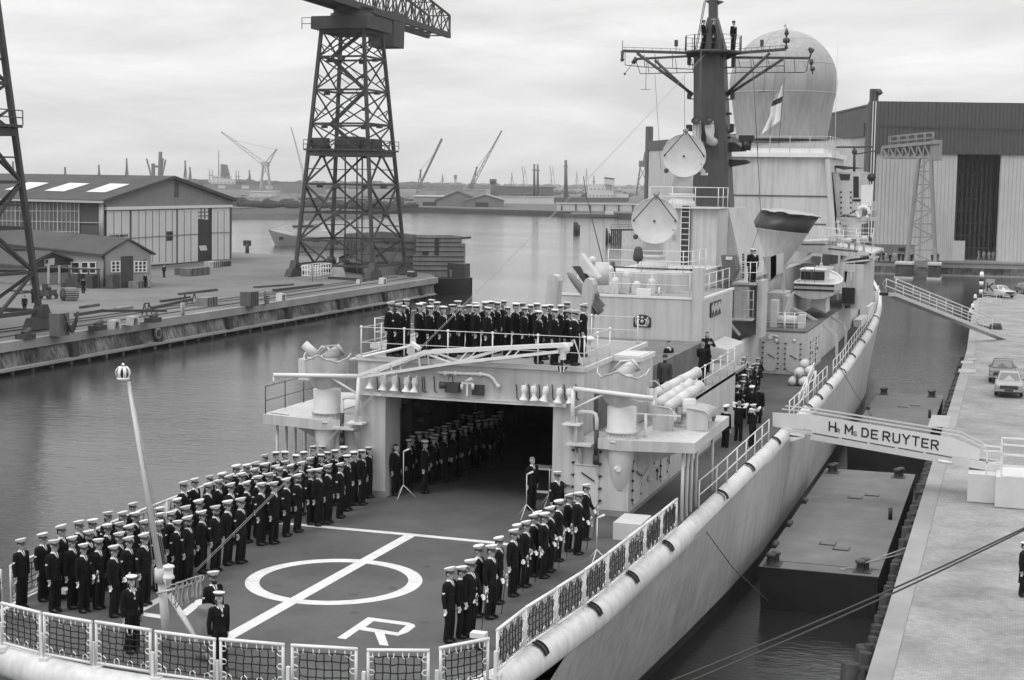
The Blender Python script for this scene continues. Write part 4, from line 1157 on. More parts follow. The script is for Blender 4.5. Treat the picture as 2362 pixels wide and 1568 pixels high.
# ---------------------------------------------------------------- midships door house, ladder, deck above
HY2 = 85.9
m = M()
m.box(-15.3, -13.62, HY2 + .6, 92, DK, D1); m.box(-13.6, -10.92, HY2, 93.5, DK, D1)
m.box(-20.4, -15.3, 75, 92, DK, D1 - .002)
mid = m.obj('midships_house', PAINT, ship)
m = M(); m.box(-15.3, -10.95, HY2 + .05, 119, D1 + .001, D1 + .03); m.beam((-13.6, HY2 + .03, D1 + .03), (-10.95, HY2 + .03, D1 + .03), .1, .1); m.beam((-10.95, HY2 + .03, D1 + .03), (-10.95, 93.4, D1 + .03), .1, .1); m.obj('boat_deck', mat('boat_deck_paint', .12, .85, .15, .6), ship)
m = M(); m.box(-13.6, -10.9, HY2 - .03, HY2, DK + .003, DK + .15); m.box(-10.92, -10.89, HY2, 93.5, DK + .003, DK + .15); m.obj('skirting', DARK, ship)
for x in (-13.25, -12.0): hatch('hatch_door', V((x, HY2, DK + .3)), V((1, 0, 0)), .75, 1.75, .34, 6)
hatch('hatch_door', V((-14.75, HY2 + .6, DK + .3)), V((1, 0, 0)), .75, 1.75, .34, 6)
for y in (88, 90.5): hatch('hatch_door', V((-10.92, y, DK + .4)), V((0, 1, 0)), .8, 1.6, .2, 5, n_=V((1, 0, 0)))
m = M(); ladder(m, (-13.85, HY2 + .3, DK), (-13.85, HY2 + .3, D1), (1, 0, 0), .42, .3); m.obj('ladder', RAILW, ship)
m = M(); rails(m, [(-13.5, HY2 + .1, D1 + .03), (-11.6, HY2 + .1, D1 + .03), (-11.05, HY2 + .5, D1 + .03)], (.5, 1.05), .022, .026, 1.3); m.cyl((-12.15, HY2 + .1, D1), (-12.15, HY2 + .1, D1 + 1.05), .06, n=8); m.obj('guard_rail', RAILW, ship)
m = M(); m.sph((-12.55, HY2 - .1, 7.15), .1, 8); m.sph((-11.55, HY2 - .1, 7.2), .09, 8); m.cyl((-12.9, HY2 - .02, 7.35), (-12.9, HY2 - .16, 7.35), .13, n=12); m.tube([(-13.0, HY2 - .05, 7.4), (-12.7, HY2 - .1, 7.45), (-12.4, HY2 - .05, 7.35)], .05, 6); m.obj('bulkhead_lamp', RAILW, ship)
m = M(); m.cyl((-13.0, 88.5, D1 + .45), (-11.6, 88.5, D1 + .45), .28, n=14); m.box(-13.3, -12.9, 88.2, 88.9, D1 + .03, D1 + 1.6); m.box(-11.7, -11.4, 88.2, 88.9, D1 + .03, D1 + .8); m.beam((-12.8, 88.4, D1 + .1), (-12.3, 88.4, D1 + 1.5), .08); m.obj('boat_winch', PAINT2, ship)
# block of inflated raft canisters is a thing of its own (see below); bulwarks along the starboard waist
m = M(); m.box(-13.62, -13.5, 70, 85.9, DK, D1); m.box(-13.5, -13.0, 76.0, 79.5, DK, 6.6); m.obj('waist_bulkhead', PAINT, ship)
# slanted box (deck locker) and stairs beside the photographers
m = M(); a = [PY(*eb(x, y), 74.5) for x, y in ((200, 1180), (370, 1130), (560, 1140), (270, 1290))]
m.hexa([(-13.45, 70.2, D1 + .012), (-12.5, 70.2, D1 + .012), (-12.5, 74.5, D1 + .012), (-13.45, 74.5, D1 + .012)], [(-13.45, 70.2, D1 + .75), (-12.5, 70.2, D1 + .5), (-12.5, 74.5, D1 + .5), (-13.45, 74.5, D1 + .75)]); m.obj('deck_locker', PAINT2, ship)
m = M(); ladder(m, (-11.9, 67.0, D1), (-11.9, 69.6, DK), (1, 0, 0), .8, .28); m.obj('companion_ladder', DARK, ship)
# ---------------------------------------------------------------- lookout platform with the two men, dark vent casing with its notice
PLY = 81.6
pl = M()
pa, pb = PY(*eb(560, 440), PLY), PY(*eb(880, 425), PLY)
pl.box(pa.x, pb.x, 80.8, 83.3, pa.z - .12, pa.z)
pl.box(pa.x + .1, pa.x + .85, 80.9, 81.5, 8.6, pa.z - .2)
lo_pf = pl.obj('lookout_platform', PAINT, ship)
zlp = pa.z
m = M(); rails(m, [(pa.x, 80.85, zlp), (pb.x - .3, 80.85, zlp), (pb.x, 81.1, zlp), (pb.x, 83.2, zlp)], (.55, 1.1), .022, .025, .8); m.obj('guard_rail', RAILW, lo_pf)
m = M(); z8 = PY(*eb(860, 950), PLY).z; m.box(pa.x - .3, pb.x - .1, 80.6, 83.3, z8 - .1, z8); m.beam((pa.x - .2, 80.7, z8 - .1), (pa.x + .5, 80.7, z8 - .9), .12)
rails(m, [(pa.x, 80.65, z8), (pb.x - .35, 80.65, z8), (pb.x - .1, 80.9, z8)], (.5, 1.0, 1.5), .02, .024, .9); m.obj('side_gallery', PAINT2, ship)
m = M(); m.box(pb.x + .02, pb.x + .28, 81.4, 83.3, D1 + .03, zlp + .1); m.box(-20, -14.3, 92.2, 120, D1 + .02, D2 - .2); m.box(-15, pb.x + .1, 83.35, 84.2, D1, zlp - .15); m.obj('forward_house', PAINT, ship)
v0 = [PY(*eb(x, y), 79.0) for x, y in ((360, 70), (530, 75), (580, 280), (510, 430), (400, 460))]
m = M(); m.prism(v0, (0, 1.2, 0)); m.obj('vent_casing', mat('casing_dark_grey', .11, .6, .15, 2), ship)
n0, n1 = PY(*eb(430, 90), 78.97), PY(*eb(520, 135), 78.97)
m = M(); m.box(n0.x, n1.x, 78.97, 78.99, n1.z, n0.z); nt = m.obj('notice_plate', RAILW, ship)
m = M()
for k in range(5): m.box(n0.x + .08 + k * .07, n0.x + .12 + k * .07, 78.962, 78.969, n1.z + .08, n0.z - .1)
m.obj('notice_writing', BLACKP, nt)
m = M(); b0, b1 = PY(*eb(900, 110), 91), PY(*eb(1140, 60), 91); b2 = PY(*eb(960, 460), 91)
m.prism([PY(*eb(x, y), 91) for x, y in ((905, 110), (1060, 95), (1140, 60), (1140, 350), (1060, 430), (960, 465), (905, 430))], (0, .1, 0)); m.prism([PY(*eb(x, y), 91) for x, y in ((1060, 95), (1140, 60), (1140, 350), (1060, 430))], (0, 3, 0))
m.tube([PY(*eb(x, y), 91) for x, y in ((895, 105), (1000, 100), (1140, 58))], .03, 5); m.obj('gun_bulwark', PAINT, ship)
m = M()
for k in range(10): m.beam(PY(*eb(660, 60 + 35 * k), 82.4), PY(*eb(690, 66 + 35 * k), 82.4), .05, .1)
m.obj('louvre', DARK, ship)
m = M(); m.box(-14.2, -13.1, 92.5, 95.5, DK, zlp - 1.3); m.box(-13.2, -12.9, 92.4, 104, D1, 9.2); m.obj('winch_house', PAINT, ship)
# ---------------------------------------------------------------- funnel leaning outboard
FUY = 101.0
ax = V((.51, 0, .86))
f_top = PY(*ee(1105, 335), FUY)
c_top = (PY(*ee(690, 290), FUY) + PY(*ee(1510, 390), FUY)) / 2
R_ = (PY(*ee(1510, 390), FUY).x - PY(*ee(690, 290), FUY).x) / 2
def fring(c, r, n=40): return [c + V((r * math.cos(t), r * .86 * math.sin(t), -.10 * r * math.cos(t))) for t in [2 * math.pi * k / n for k in range(n + 1)]]
fu = M(); fu.grid([fring(c_top - ax * L, R_ * s_) for L, s_ in ((5.5, .88), (3.5, .92), (1.37, .98), (1.35, 1.02), (1.28, 1.02))])
fun = fu.obj('funnel', PAINT, ship)
fc = M(); fc.grid([fring(c_top - ax * L, R_ * s_) for L, s_ in ((1.28, .985), (.0, 1.0), (.03, .97), (.25, .94))]); fc.obj('funnel_cap', mat('gloss_black', .018, .38, .2, 2, spec=.35), fun)
cv = M()
rr = []
for s_ in (.99, .9, .7, .4, 0.02):
 row = fring(c_top + ax * .03, R_ * s_, 30)
 rr.append([p + UPZ * ((1 - s_) * .22 + (.05 * math.sin(k * 2.1) + rnd.uniform(-.05, .05)) * (s_ > .3)) for k, p in enumerate(row[:-1])]); rr[-1].append(rr[-1][0])
cv.grid(rr); cv.obj('canvas_lid', CANVAS, fun)
lr = M(); rg = fring(c_top + ax * .0, R_ * 1.0, 36)
for k in range(36):
 p = rg[k]; lr.tube([p, p + V((.1 * math.cos(k), -.05, -.12 + rnd.uniform(-.08, .04))), rg[k + 1]], .02, 4)
lr.obj('lid_lashing', BLACKP, fun)
m = M(); m.grid([fring(c_top - ax * L, R_ * s_) for L, s_ in ((5.4, .96), (5.0, .93))]); m.obj('funnel_skirt', DARK, fun)
fp = M()      # port funnel, mirrored, mostly hidden
c2 = V((2 * XC - c_top.x, c_top.y, c_top.z)); ax2 = V((-ax.x, 0, ax.z))
fp.grid([[V((2 * XC - p.x, p.y, p.z)) for p in fring(c_top - ax * L, R_ * s_)] for L, s_ in ((5.5, .88), (3.5, .92), (.95, .98))]); fp.m = 1
fp.grid([[V((2 * XC - p.x, p.y, p.z)) for p in fring(c_top - ax * L, R_ * s_)] for L, s_ in ((.95, .98), (0, 1.0))]); fp.obj('funnel', [PAINT, BLACKP], ship)
# ---------------------------------------------------------------- bridge tower, radome and bridge wing
RY = 114.0
rc = PY(1806, 194, RY); RR = (PY(1930, 205, RY).x - rc.x) * 1.0
zb = PY(*tl(0, 3, 530, 1290), RY).z
m = M()
prof = [(RR * math.sin(t), RR * math.cos(t)) for t in [math.pi * k / 40 for k in range(0, 25)]]
pk = prof[-1]
zl = zb - rc.z
prof += [(pk[0] + (3.3 - pk[0]) * k / 6, pk[1] + (zl - pk[1]) * k / 6) for k in range(1, 7)]
m.lathe(prof, rc, n=64)
seam = M()
radome = m.obj('radome', mat('radome_grey', .34, .6, .1, .5, streak=.22, grime=.18), ship)
for t in (.62, 1.2, 1.75):
 r_ = RR * math.sin(t) * 1.003; h_z = RR * math.cos(t)
 seam.tube([rc + V((r_ * math.cos(a), r_ * math.sin(a), h_z)) for a in [2 * math.pi * k / 64 for k in range(64)]], .02, 4, closed=True)
seam.cyl(rc + UPZ * RR, rc + UPZ * (RR + .3), .03, n=6); seam.cyl(rc + UPZ * (RR + .25), rc + UPZ * (RR + .5), .09, n=8)
seam.tube([rc + V((RR * 1.004 * math.sin(t) * -.35, -RR * 1.004 * math.sin(t) * .94, RR * 1.004 * math.cos(t))) for t in [.02 + .05 * k for k in range(24)]], .02, 4)
seam.obj('radome_seam', PAINT2, radome)
fl = PY(*tl(0, 3, 550, 1440), RY - 4.0); zt_ = PY(*tl(0, 3, 300, 1420), RY - 4).z
bt = M()
zf = PY(*tl(0, 3, 300, 1450), 109.5).z
xs_t, xs_b = PY(*tl(0, 3, 560, 1440), 109.5).x, PY(*tl(1, 3, 640, 480), 109.5).x
bt.hexa([(2 * XC - xs_b, 109.5, D2 - .2), (xs_b, 109.5, D2 - .2), (xs_b + .3, 122, D2 - .2), (2 * XC - xs_b - .3, 122, D2 - .2)], [(2 * XC - xs_t, 109.5, zf - .001), (xs_t, 109.5, zf - .001), (xs_t, 119, zf - .001), (2 * XC - xs_t, 119, zf - .001)])
bt.beam((xs_b + .02, 109.45, D2), (xs_t - .05, 109.45, zf - .1), .5, .3)
tower = bt.obj('bridge_tower', PAINT, ship)
m = M(); m.box(2 * XC - xs_t - .25, xs_t + .25, 109.2, 119.5, zf, zf + .32); m.box(2 * XC - xs_t - .1, xs_t - .3, 109.4, 119, zf + .32, zf + .62); m.obj('radome_deck', RAILW, tower)
m = M(); rails(m, [(2 * XC - xs_t, 109.4, zf + .32), (xs_t + .1, 109.4, zf + .32), (xs_t + .1, 119, zf + .32)], (.6, 1.15), .018, .022, 1.5)
for x in (-16.2, -15.2): m.beam((x, 109.6, zf + .6), (x + .35, 109.6, zf + .35), .1)
m.obj('guard_rail', PAINT2, tower)
m = M()
for zz in (.35, .62): m.box(2 * XC - xs_t + .5, xs_t + .0, 109.44, 109.49, D2 + (zf - D2) * zz, D2 + (zf - D2) * zz + .07)
m.obj('tower_rib', DARK, tower)
wy = 111.0
W = lambda x, y: PY(*tl(1, 3, x, y), wy)
bw_ = M()
bw_.prism([W(600, 28), W(862, 28), W(862, 340), W(640, 440)], (0, 6, 0))
bw_.prism([W(592, 20), W(865, 14), W(868, 28), W(600, 32)], (0, 6.2, 0))
bw_.prism([W(630, 430), W(945, 448), W(945, 474), W(632, 462)], (0, 6, 0))
bw_.prism([W(650, 465), W(930, 480), W(900, 495), W(690, 512)], (0, .4, 0))
bw_.prism([W(640, 500), W(690, 505), W(690, 820), W(640, 820)], (0, 3, 0))
wing = bw_.obj('bridge_wing', PAINT, ship)
m = M(); m.prism([W(660, 38), W(762, 38), W(755, 95), W(672, 95)], (0, -.03, 0)); m.obj('bridge_window', GLASSD, wing)
m = M(); m.prism([W(665, 200), W(690, 175), W(760, 175), W(780, 210), W(778, 410), W(672, 410)], (0, -.04, 0)); m.obj('hatch_door', PAINT2, wing)
m = M()
for k in range(5): m.sph(W(678, 205 + 48 * k) + V((0, -.08, 0)), .07, 6); m.sph(W(768, 205 + 48 * k) + V((0, -.08, 0)), .07, 6)
m.prism([W(790, 60), W(840, 60), W(840, 255), W(790, 255)], (0, -.02, 0)); m.prism([W(780, 270), W(858, 270), W(858, 290), W(780, 290)], (0, -.05, 0)); m.obj('door_dog', BLACKP, wing)
m = M(); m.prism([W(862, 140), W(965, 135), W(940, 330), W(862, 335)], (0, .2, 0)); m.beam(W(965, 130), W(945, 335), .12); m.obj('wind_screen', RAILW, wing)
m = M(); rails(m, [W(720, 438), W(938, 448), W(938, 448) + V((0, 5, 0))], (.6, 1.15), .022, .024, 1.1)
m.obj('guard_rail', RAILW, wing)
m = M(); c = W(957, 70); m.lathe([(0, -.28), (.22, -.25), (.3, 0), (.28, .2), (0, .3)], c, (.2, -.9, .1), n=16); m.cyl(c - UPZ * .3, W(957, 135), .03, n=6); m.obj('searchlight', BLACKP, wing)
lr_ = thing('life_ring', 'white horseshoe life buoy hung on the rail of the bridge wing', 'life buoy', W(882, 395) + V((0, -.12, 0))); c = lr_.location.copy()
m = M(); m.tube([c + V((.42 * math.cos(t), 0, .42 * math.sin(t))) for t in [math.radians(-55 + 290 * k / 20) for k in range(21)]], .13, 8); m.obj('buoy_ring', RAILW, lr_)
m = M(); m.cyl(W(648, 480), W(648, 600), .1, n=8); m.sph(W(645, 483), .16, 10); m.obj('wing_pillar', RAILW, wing)
# radar post with bar aerial between tower and hall
m = M(); a, b = PY(*tl(0, 3, 800, 1360), 113), PY(*tl(0, 3, 800, 1520), 113)
m.cyl(b - UPZ * .5, a, .1, .08, 8); m.sph(lerp(a, b, .25), .2, 8); l_, r_ = PY(*tl(0, 3, 632, 1358), 113), PY(*tl(0, 3, 978, 1356), 113); m.beam(l_, r_, .16, .12); m.beam(lerp(a, b, .4), PY(*tl(0, 3, 1040, 1385), 113), .08)
m.prism([PY(*tl(0, 3, x, y), 113) for x, y in ((590, 1540), (640, 1525), (880, 1550), (700, 1565))], (0, 1, 0)); m.obj('bar_radar', DARK, ship)
m = M(); m.tube([PY(*tl(0, 3, 620, 1480), 110), PY(*tl(0, 3, 628, 1000), 110), PY(*tl(0, 3, 645, 430), 110)], .025, 5); m.obj('whip_aerial', PAINT2, ship)
# ---------------------------------------------------------------- decks between funnel and bridge on the starboard side
DY = 104.0
S = lambda x, y: PY(*tl(1, 3, x, y), DY)
m = M()
m.prism([S(260, 690), S(530, 690), S(830, 750), S(955, 770), S(955, 790), S(660, 790), S(250, 750)], (0, 10, 0))
m.prism([S(300, 660), S(560, 650), S(560, 690), S(300, 690)], (0, 8, 0))
m.prism([S(935, 770), S(968, 770), S(968, 830), S(935, 830)], (0, 2, 0))
m.prism([S(690, 850), S(970, 820), S(970, 836), S(700, 866)], (0, 5, 0))
m.obj('signal_deck', PAINT, ship)
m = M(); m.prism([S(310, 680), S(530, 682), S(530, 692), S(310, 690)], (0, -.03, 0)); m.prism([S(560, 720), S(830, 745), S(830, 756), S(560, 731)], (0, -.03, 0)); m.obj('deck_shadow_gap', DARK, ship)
m = M(); m.box(S(700, 866).x, S(890, 866).x, DY, 112, D1 + .04, S(700, 866).z); m.box(-13.6, -11.1, 93.52, 119, DK, D1); m.prism([S(650, 790), S(670, 790), S(655, 1200), S(640, 1200)], (0, .3, 0)); m.obj('bridge_house', PAINT, ship)
m = M()
z_ = S(400, 600).z
rails(m, [S(330, 680), S(560, 700), S(830, 745), S(960, 750)], (.6, 1.2), .02, .022, 1.3)
rails(m, [S(500, 690), S(660, 690), S(970, 690)], (.6, 1.1), .02, .022, 1.0)
m.obj('guard_rail', RAILW, ship)
m = M()
for x, y, w in ((590, 640, .3), (740, 650, .5), (800, 660, .35), (880, 650, .25), (620, 610, .4)):
 p = S(x, y); m.box(p.x - w, p.x + w, DY + .5, DY + 1.2, p.z - .15, p.z + .12); m.cyl(p + V((0, .8, -.8)), p + V((0, .8, 0)), .08, n=8)
m.sph(S(885, 640) + V((0, .5, 0)), .25, 8); m.sph(S(740, 655) + V((0, .4, 0)), .22, 8)
m.obj('signal_fittings', PAINT2, ship)
m = M()
p = S(750, 1085); m.box(p.x - .42, p.x + .42, DY - .4, DY - .05, S(750, 1230).z, p.z); m.cyl(S(720, 1260) + V((0, -.3, 0)), S(765, 1250) + V((0, -.3, 0)), .12, n=8)
m.obj('ventilator_box', BLACKP, ship)
m = M(); m.prism([S(700, 935), S(735, 935), S(720, 1080), S(690, 1080)], (0, .3, 0)); m.prism([S(690, 1035), S(722, 1035), S(722, 1085), S(690, 1085)], (0, -.1, 0)); m.beam(S(740, 935), S(800, 935), .1); m.beam(S(770, 935), S(770, 1020), .14); m.obj('davit_gear', PAINT2, ship)
for x in (705, 800): M().beam(S(x, 860), S(x - 5, 1180), .07).obj('pillar_pipe', PAINT2, ship)
# ---------------------------------------------------------------- ship's boat in its davits
BY = 95.0
B = lambda x, y, yy=BY: PY(*eb(x, y), yy)
xl, xr = B(1370, 470).x, B(1990, 400).x
zg, zk = B(1500, 465).z, B(1600, 690).z
bcx, bhw = (xl + xr) / 2, (xr - xl) / 2
boat = thing('ship_boat', 'grey motor boat with a dark cabin hanging in davits on the starboard side', 'boat', (bcx, BY, zk))
sts = [(0, .93, 0), (1.2, 1.0, 0), (3, 1.0, .02), (5, .86, .1), (6.4, .5, .3), (7.2, .06, .5)]
rows = []
for y, w, rise in sts:
 r = []
 for u, v in ((-1, 1), (-1, .62), (-.92, .3), (-.55, .08), (0, 0), (.55, .08), (.92, .3), (1, .62), (1, 1)):
  r.append(V((bcx + u * bhw * w, BY + y, zk + (zg - zk) * (v + rise * (.4 + .6 * v)))))
 rows.append(r)
m = M(); m.grid(rows); m.face(rows[0]); bh = m.obj('boat_hull', PAINT, boat)
m = M(); m.face([r[0] - UPZ * .06 for r in rows] + [r[-1] - UPZ * .06 for r in rows[::-1]]); m.obj('boat_deck', PAINT2, boat)
m = M(); m.tube([r[0] for r in rows] + [r[-1] for r in rows[::-1]], .07, 6, closed=True); m.m = 1
for v in (.9, .6):
 m.tube([V((p.x + (.03 if i > 4 else -.03), p.y - .03, p.z)) for i, p in enumerate([lerp(rows[0][0], rows[0][1], (1 - v) / .38)] + [lerp(rows[0][-1], rows[0][-2], (1 - v) / .38)])], .06, 6)
m.obj('rubbing_strake', [RAILW, BLACKP], boat)
c0, c1 = B(1480, 415, BY + 1.0), B(1830, 285, BY + 1.0)
m = M(); m.box(c0.x, c1.x, BY + 1.0, BY + 3.4, zg - .1, c1.z); cab = m.obj('cabin', PAINT2, boat)
m = M(); m.box(c0.x + .03, c1.x - .03, BY + .95, BY + .995, c0.z + .02, c1.z - .1); m.obj('cabin_window', GLASSD, cab)
m = M(); m.box(c0.x - .05, c1.x + .05, BY + .85, BY + 3.5, c1.z + .002, c1.z + .07); m.obj('cabin_roof', RAILW, cab)
m = M()
for x in (1545, 1680): m.tube([B(x, 460), B(x, 240), B(x + 60, 225)], .02, 5)
p = B(1645, 300); m.tube([p + V((.07 * math.cos(t), -.1, .12 * math.sin(t))) for t in [2 * math.pi * k / 8 for k in range(8)]], .03, 5, closed=True)
m.tube([B(1645, 330) + V((0, -.1, 0)), B(1645, 400) + V((0, -.1, 0))], .03, 5)
m.obj('fall_rope', WIRE, boat)
def davit(yy, far):
 m = M(); D = lambda x, y: PY(*eb(x, y), yy)
 arm = [D(1790, 70), D(1650, 60), D(1560, 130), D(1290, 190), D(1230, 300), D(1240, 600), D(1330, 800), D(1560, 900), D(1940, 1150), D(1995, 1240), D(1990, 1490)]
 w = [.1, .22, .35, .35, .55, .45, .3, .25, .22, .22, .2]
 for a, b, u, v in zip(arm, arm[1:], w, w[1:]): m.beam(a, b, .16, (u + v) * .42, up=V((0, 1, 0)))
 return m.obj('boat_davit', PAINT, ship)
davit(94.2, 0)
m = M(); D = lambda x, y: PY(*eb(x, y), 99.5)
for a, b in (((1640, 780), (2080, 1040)), ((2080, 1040), (2125, 1150)), ((2125, 1150), (2110, 1400))): m.beam(D(*a), D(*b), .14, .2, up=V((0, 1, 0)))
m.obj('boat_davit', PAINT, ship)
m = M(); m.beam(B(1700, 235, 97), B(1950, 245, 97), .12, .18); m.beam(B(1780, 60, 96), B(1775, 200, 96), .05); m.sph(B(1775, 200, 96), .1, 8); m.obj('davit_span', PAINT2, ship)
m = M(); m.prism([B(1640, 690, 96), B(1840, 690, 96), B(1840, 880, 96), B(1600, 780, 96)], (0, 2, 0)); m.obj('boat_cradle', PAINT2, ship)
# ---------------------------------------------------------------- starboard side rails and accommodation head
def side(y, dx=0.0): return V((XC + hd(y) + .05 + dx, y, zd(y)))
rl = M(); rails(rl, [side(y) for y in (49.2, 52, 56, 60, 63.5)], (.45, .95), .022, .03, 1.9); rl.obj('guard_rail', RAILW, ship)
rl = M(); rails(rl, [side(y) for y in (69.4, 72.5, 76, 80, 84)], (.45, .95), .022, .03, 1.9); rl.obj('guard_rail', RAILW, ship)
rl = M(); rails(rl, [side(y) for y in (87, 91, 95, 100, 106, 112, 118, 124)], (.45, .95), .022, .03, 2.2); rl.obj('guard_rail', RAILW, ship)
rl = M(); rails(rl, [V((XC - hd(y), y, zd(y))) for y in (48, 56, 64)], (.45, .95), .022, .03, 2.2); rl.obj('guard_rail', RAILW, ship)
rl = M()
for y in (76, 79.5): rl.cyl(side(y, -.1), side(y, -.1) + UPZ * 1.2, .06, n=8)
ladder(rl, side(74.5, -.3) + UPZ * .2, side(80.5, -.3) + UPZ * 1.25, (0, 0, 1), .5, .5, .02); rl.obj('rail_gate', RAILW, ship)
m = M(); m.box(-11.0, -10.35, 118, 123, zd(120), zd(120) + 1.1); m.box(-10.95, -10.4, 113, 118, zd(115), zd(115) + .7); m.obj('stowage_box', RAILW, ship)
m = M()
for k in range(8): m.tube([(-11.0 + .1 * k, 125, zd(124)), (-11.0 + .1 * k, 125.2, zd(124) + 1.7)], .025, 5)
rails(m, [side(y) for y in (124, 128, 131)], (.5, 1.0, 1.5), .03, .04, 1.2); m.beam((-12.2, 124, zd(124) + .4), (-10.6, 124, zd(124) + 1.9), .08); m.beam((-12.4, 124, zd(124) + 1.2), (-10.6, 124, zd(124) + 1.2), .08); m.obj('rail_crowding', RAILW, ship)
m = M(); m.box(-20.2, -13.4, 118, 133, DK + .3, 10.2); m.obj('foredeck_house', PAINT, ship)
m = M(); m.lathe([(0, 0), (2.1, 0), (2.0, 1.6), (1.2, 2.3), (0, 2.4)], (XC, 141, zd(141)), n=20); m.cyl((XC, 142, zd(141) + 1.5), (XC, 149, zd(141) + 2.2), .16, .12, 10); m.obj('gun_turret', PAINT, ship)
for yy, zz in ((70.5, 5.5), (90, 3.6), (108, 3.8)):
 pass
# ================================================================ RIGHT QUAY, PONTOONS, GANGWAYS
QZ = 2.6
def brick_mat(name, v, sc, mortar=.6, amp=.35, rough=.9, grime=.25):
 m = bpy.data.materials.new(name); m.use_nodes = True
 n, l = m.node_tree.nodes, m.node_tree.links
 b = n['Principled BSDF']; b.inputs['Roughness'].default_value = rough; b.inputs['Specular IOR Level'].default_value = .2
 t = n.new('ShaderNodeTexCoord')
 br = n.new('ShaderNodeTexBrick'); br.inputs['Scale'].default_value = sc; br.inputs['Mortar Size'].default_value = .025
 br.inputs['Color1'].default_value = (v * (1 + amp),) * 3 + (1,); br.inputs['Color2'].default_value = (v * (1 - amp),) * 3 + (1,); br.inputs['Mortar'].default_value = (v * mortar,) * 3 + (1,)
 l.new(t.outputs['Object'], br.inputs['Vector'])
 no = n.new('ShaderNodeTexNoise'); no.inputs['Scale'].default_value = .35; no.inputs['Detail'].default_value = 8; no.inputs['Roughness'].default_value = .7; l.new(t.outputs['Object'], no.inputs['Vector'])
 mr = n.new('ShaderNodeMapRange'); mr.inputs['From Min'].default_value = .35; mr.inputs['From Max'].default_value = .7; mr.inputs['To Min'].default_value = 1.1; mr.inputs['To Max'].default_value = 1 - grime; l.new(no.outputs['Fac'], mr.inputs['Value'])
 mx_ = n.new('ShaderNodeMix'); mx_.data_type = 'RGBA'; mx_.blend_type = 'MULTIPLY'; mx_.inputs[0].default_value = 1
 l.new(br.outputs['Color'], mx_.inputs[6]); l.new(mr.outputs[0], mx_.inputs[7]); l.new(mx_.outputs[2], b.inputs['Base Color'])
 return m
SETTS = brick_mat('stone_setts', .30, 3.2, .7, .14, grime=.42)
CONC = mat('quay_concrete', .29, .9, .2, .35, bump=.3, bscale=12, spec=.15, grime=.3)
CONCD = mat('stained_concrete', .10, .9, .5, .5, streak=.5, bump=.4, bscale=6, spec=.15, grime=.5)
TIMBER = mat('wet_timber', .045, .8, .5, 1.5, streak=.4, bump=.6, bscale=9)
m = M()
m.prism([(x, y, -2) for x, y in ((-3.15, -30), (60, -30), (60, 260), (14, 222), (2.5, 209), (-1.5, 202), (-3.6, 195), (-4.3, 188), (-3.3, 130))], (0, 0, 2 + QZ))
tag(m.obj('quay', SETTS), kind='structure')
m = M()
kp = [(-3.15, -30), (-3.3, 130), (-4.3, 188), (-3.6, 195), (-1.5, 202), (2.5, 209)]
m2 = M()
for (a, b) in zip(kp, kp[1:]):
 a, b = V((a[0], a[1], 0)), V((b[0], b[1], 0)); d = (b - a).normalized(); s_ = V((d.y, -d.x, 0))
 m.hexa([a - s_ * .06 + UPZ * (QZ - .5), a + s_ * .6 + UPZ * (QZ - .5), b + s_ * .6 + UPZ * (QZ - .5), b - s_ * .06 + UPZ * (QZ - .5)], [a - s_ * .06 + UPZ * (QZ + .03), a + s_ * .6 + UPZ * (QZ + .03), b + s_ * .6 + UPZ * (QZ + .03), b - s_ * .06 + UPZ * (QZ + .03)])
tag(m.obj('quay_kerb', CONC), kind='structure')
m = M()      # repaired slabs and worn strips in the paving
for px, py, w, l in ((2167, 972, 1.1, 4.6), (2230, 856, 1.2, 2.2), (2230, 836, .9, 1.8), (2241, 829, .7, 1.0)):
 p = PZ(px, py, QZ); m.face([(p.x - w / 2, p.y - l / 2, QZ + .035), (p.x + w / 2, p.y - l / 2, QZ + .035), (p.x + w / 2, p.y + l / 2, QZ + .035), (p.x - w / 2, p.y + l / 2, QZ + .035)])
tag(m.obj('paving_patch', mat('pale_concrete', .34, .9, .12, 1)), kind='structure')
# fender piles along the quay wall
y = 44.0; k = 0
while y < 130:
 m = M()
 if y < 60 and k % 1 == 0:
  x1 = -3.2; r = rnd.uniform(.13, .2)
  m.cyl((-3.62 - rnd.uniform(0, .12), y, -1.2), (-3.62, y, QZ - rnd.uniform(.35, .8)), r, r * .95, 9)
  m.cyl((-3.75, y, QZ - .72), (-3.2, y, QZ - .72), .13, n=8)
  st = .78
 else:
  m.cyl((-3.65, y, -1.2), (-3.6, y, QZ - rnd.uniform(.25, .5)), .2, .19, 9); st = 1.6
 f = m.obj('fender_pile', TIMBER)
 tag(f, 'dark wet timber fender pile standing in the water against the quay wall', 'fender pile', 'fender piles along the quay wall')
 y += st + rnd.uniform(-.08, .08); k += 1
m = M(); p = PZ(*tl(3, 3, 1000, 1400), 1.0); m.cyl((-4.15, 44.6, -1.4), (-4.05, 44.9, 1.75), .32, .28, 12); m.cyl((-3.8, 45.6, -1.4), (-3.72, 45.6, 2.1), .3, .28, 12); m.cyl((-4.0, 45.0, .9), (-3.75, 45.6, .9), .1, n=8)
tag(m.obj('timber_dolphin', TIMBER), 'pair of thick weathered posts at the foot of the quay, nearest the camera', 'timber posts')
m = M(); m.beam((-3.45, 60, 1.9), (-3.5, 79, 1.9), .22, .45); m.beam((-3.45, 84, 1.9), (-3.5, 118, 1.9), .3, .5)
tag(m.obj('fender_beam', TIMBER), 'long dark timber rubbing beam bolted along the quay wall', 'rubbing beam')
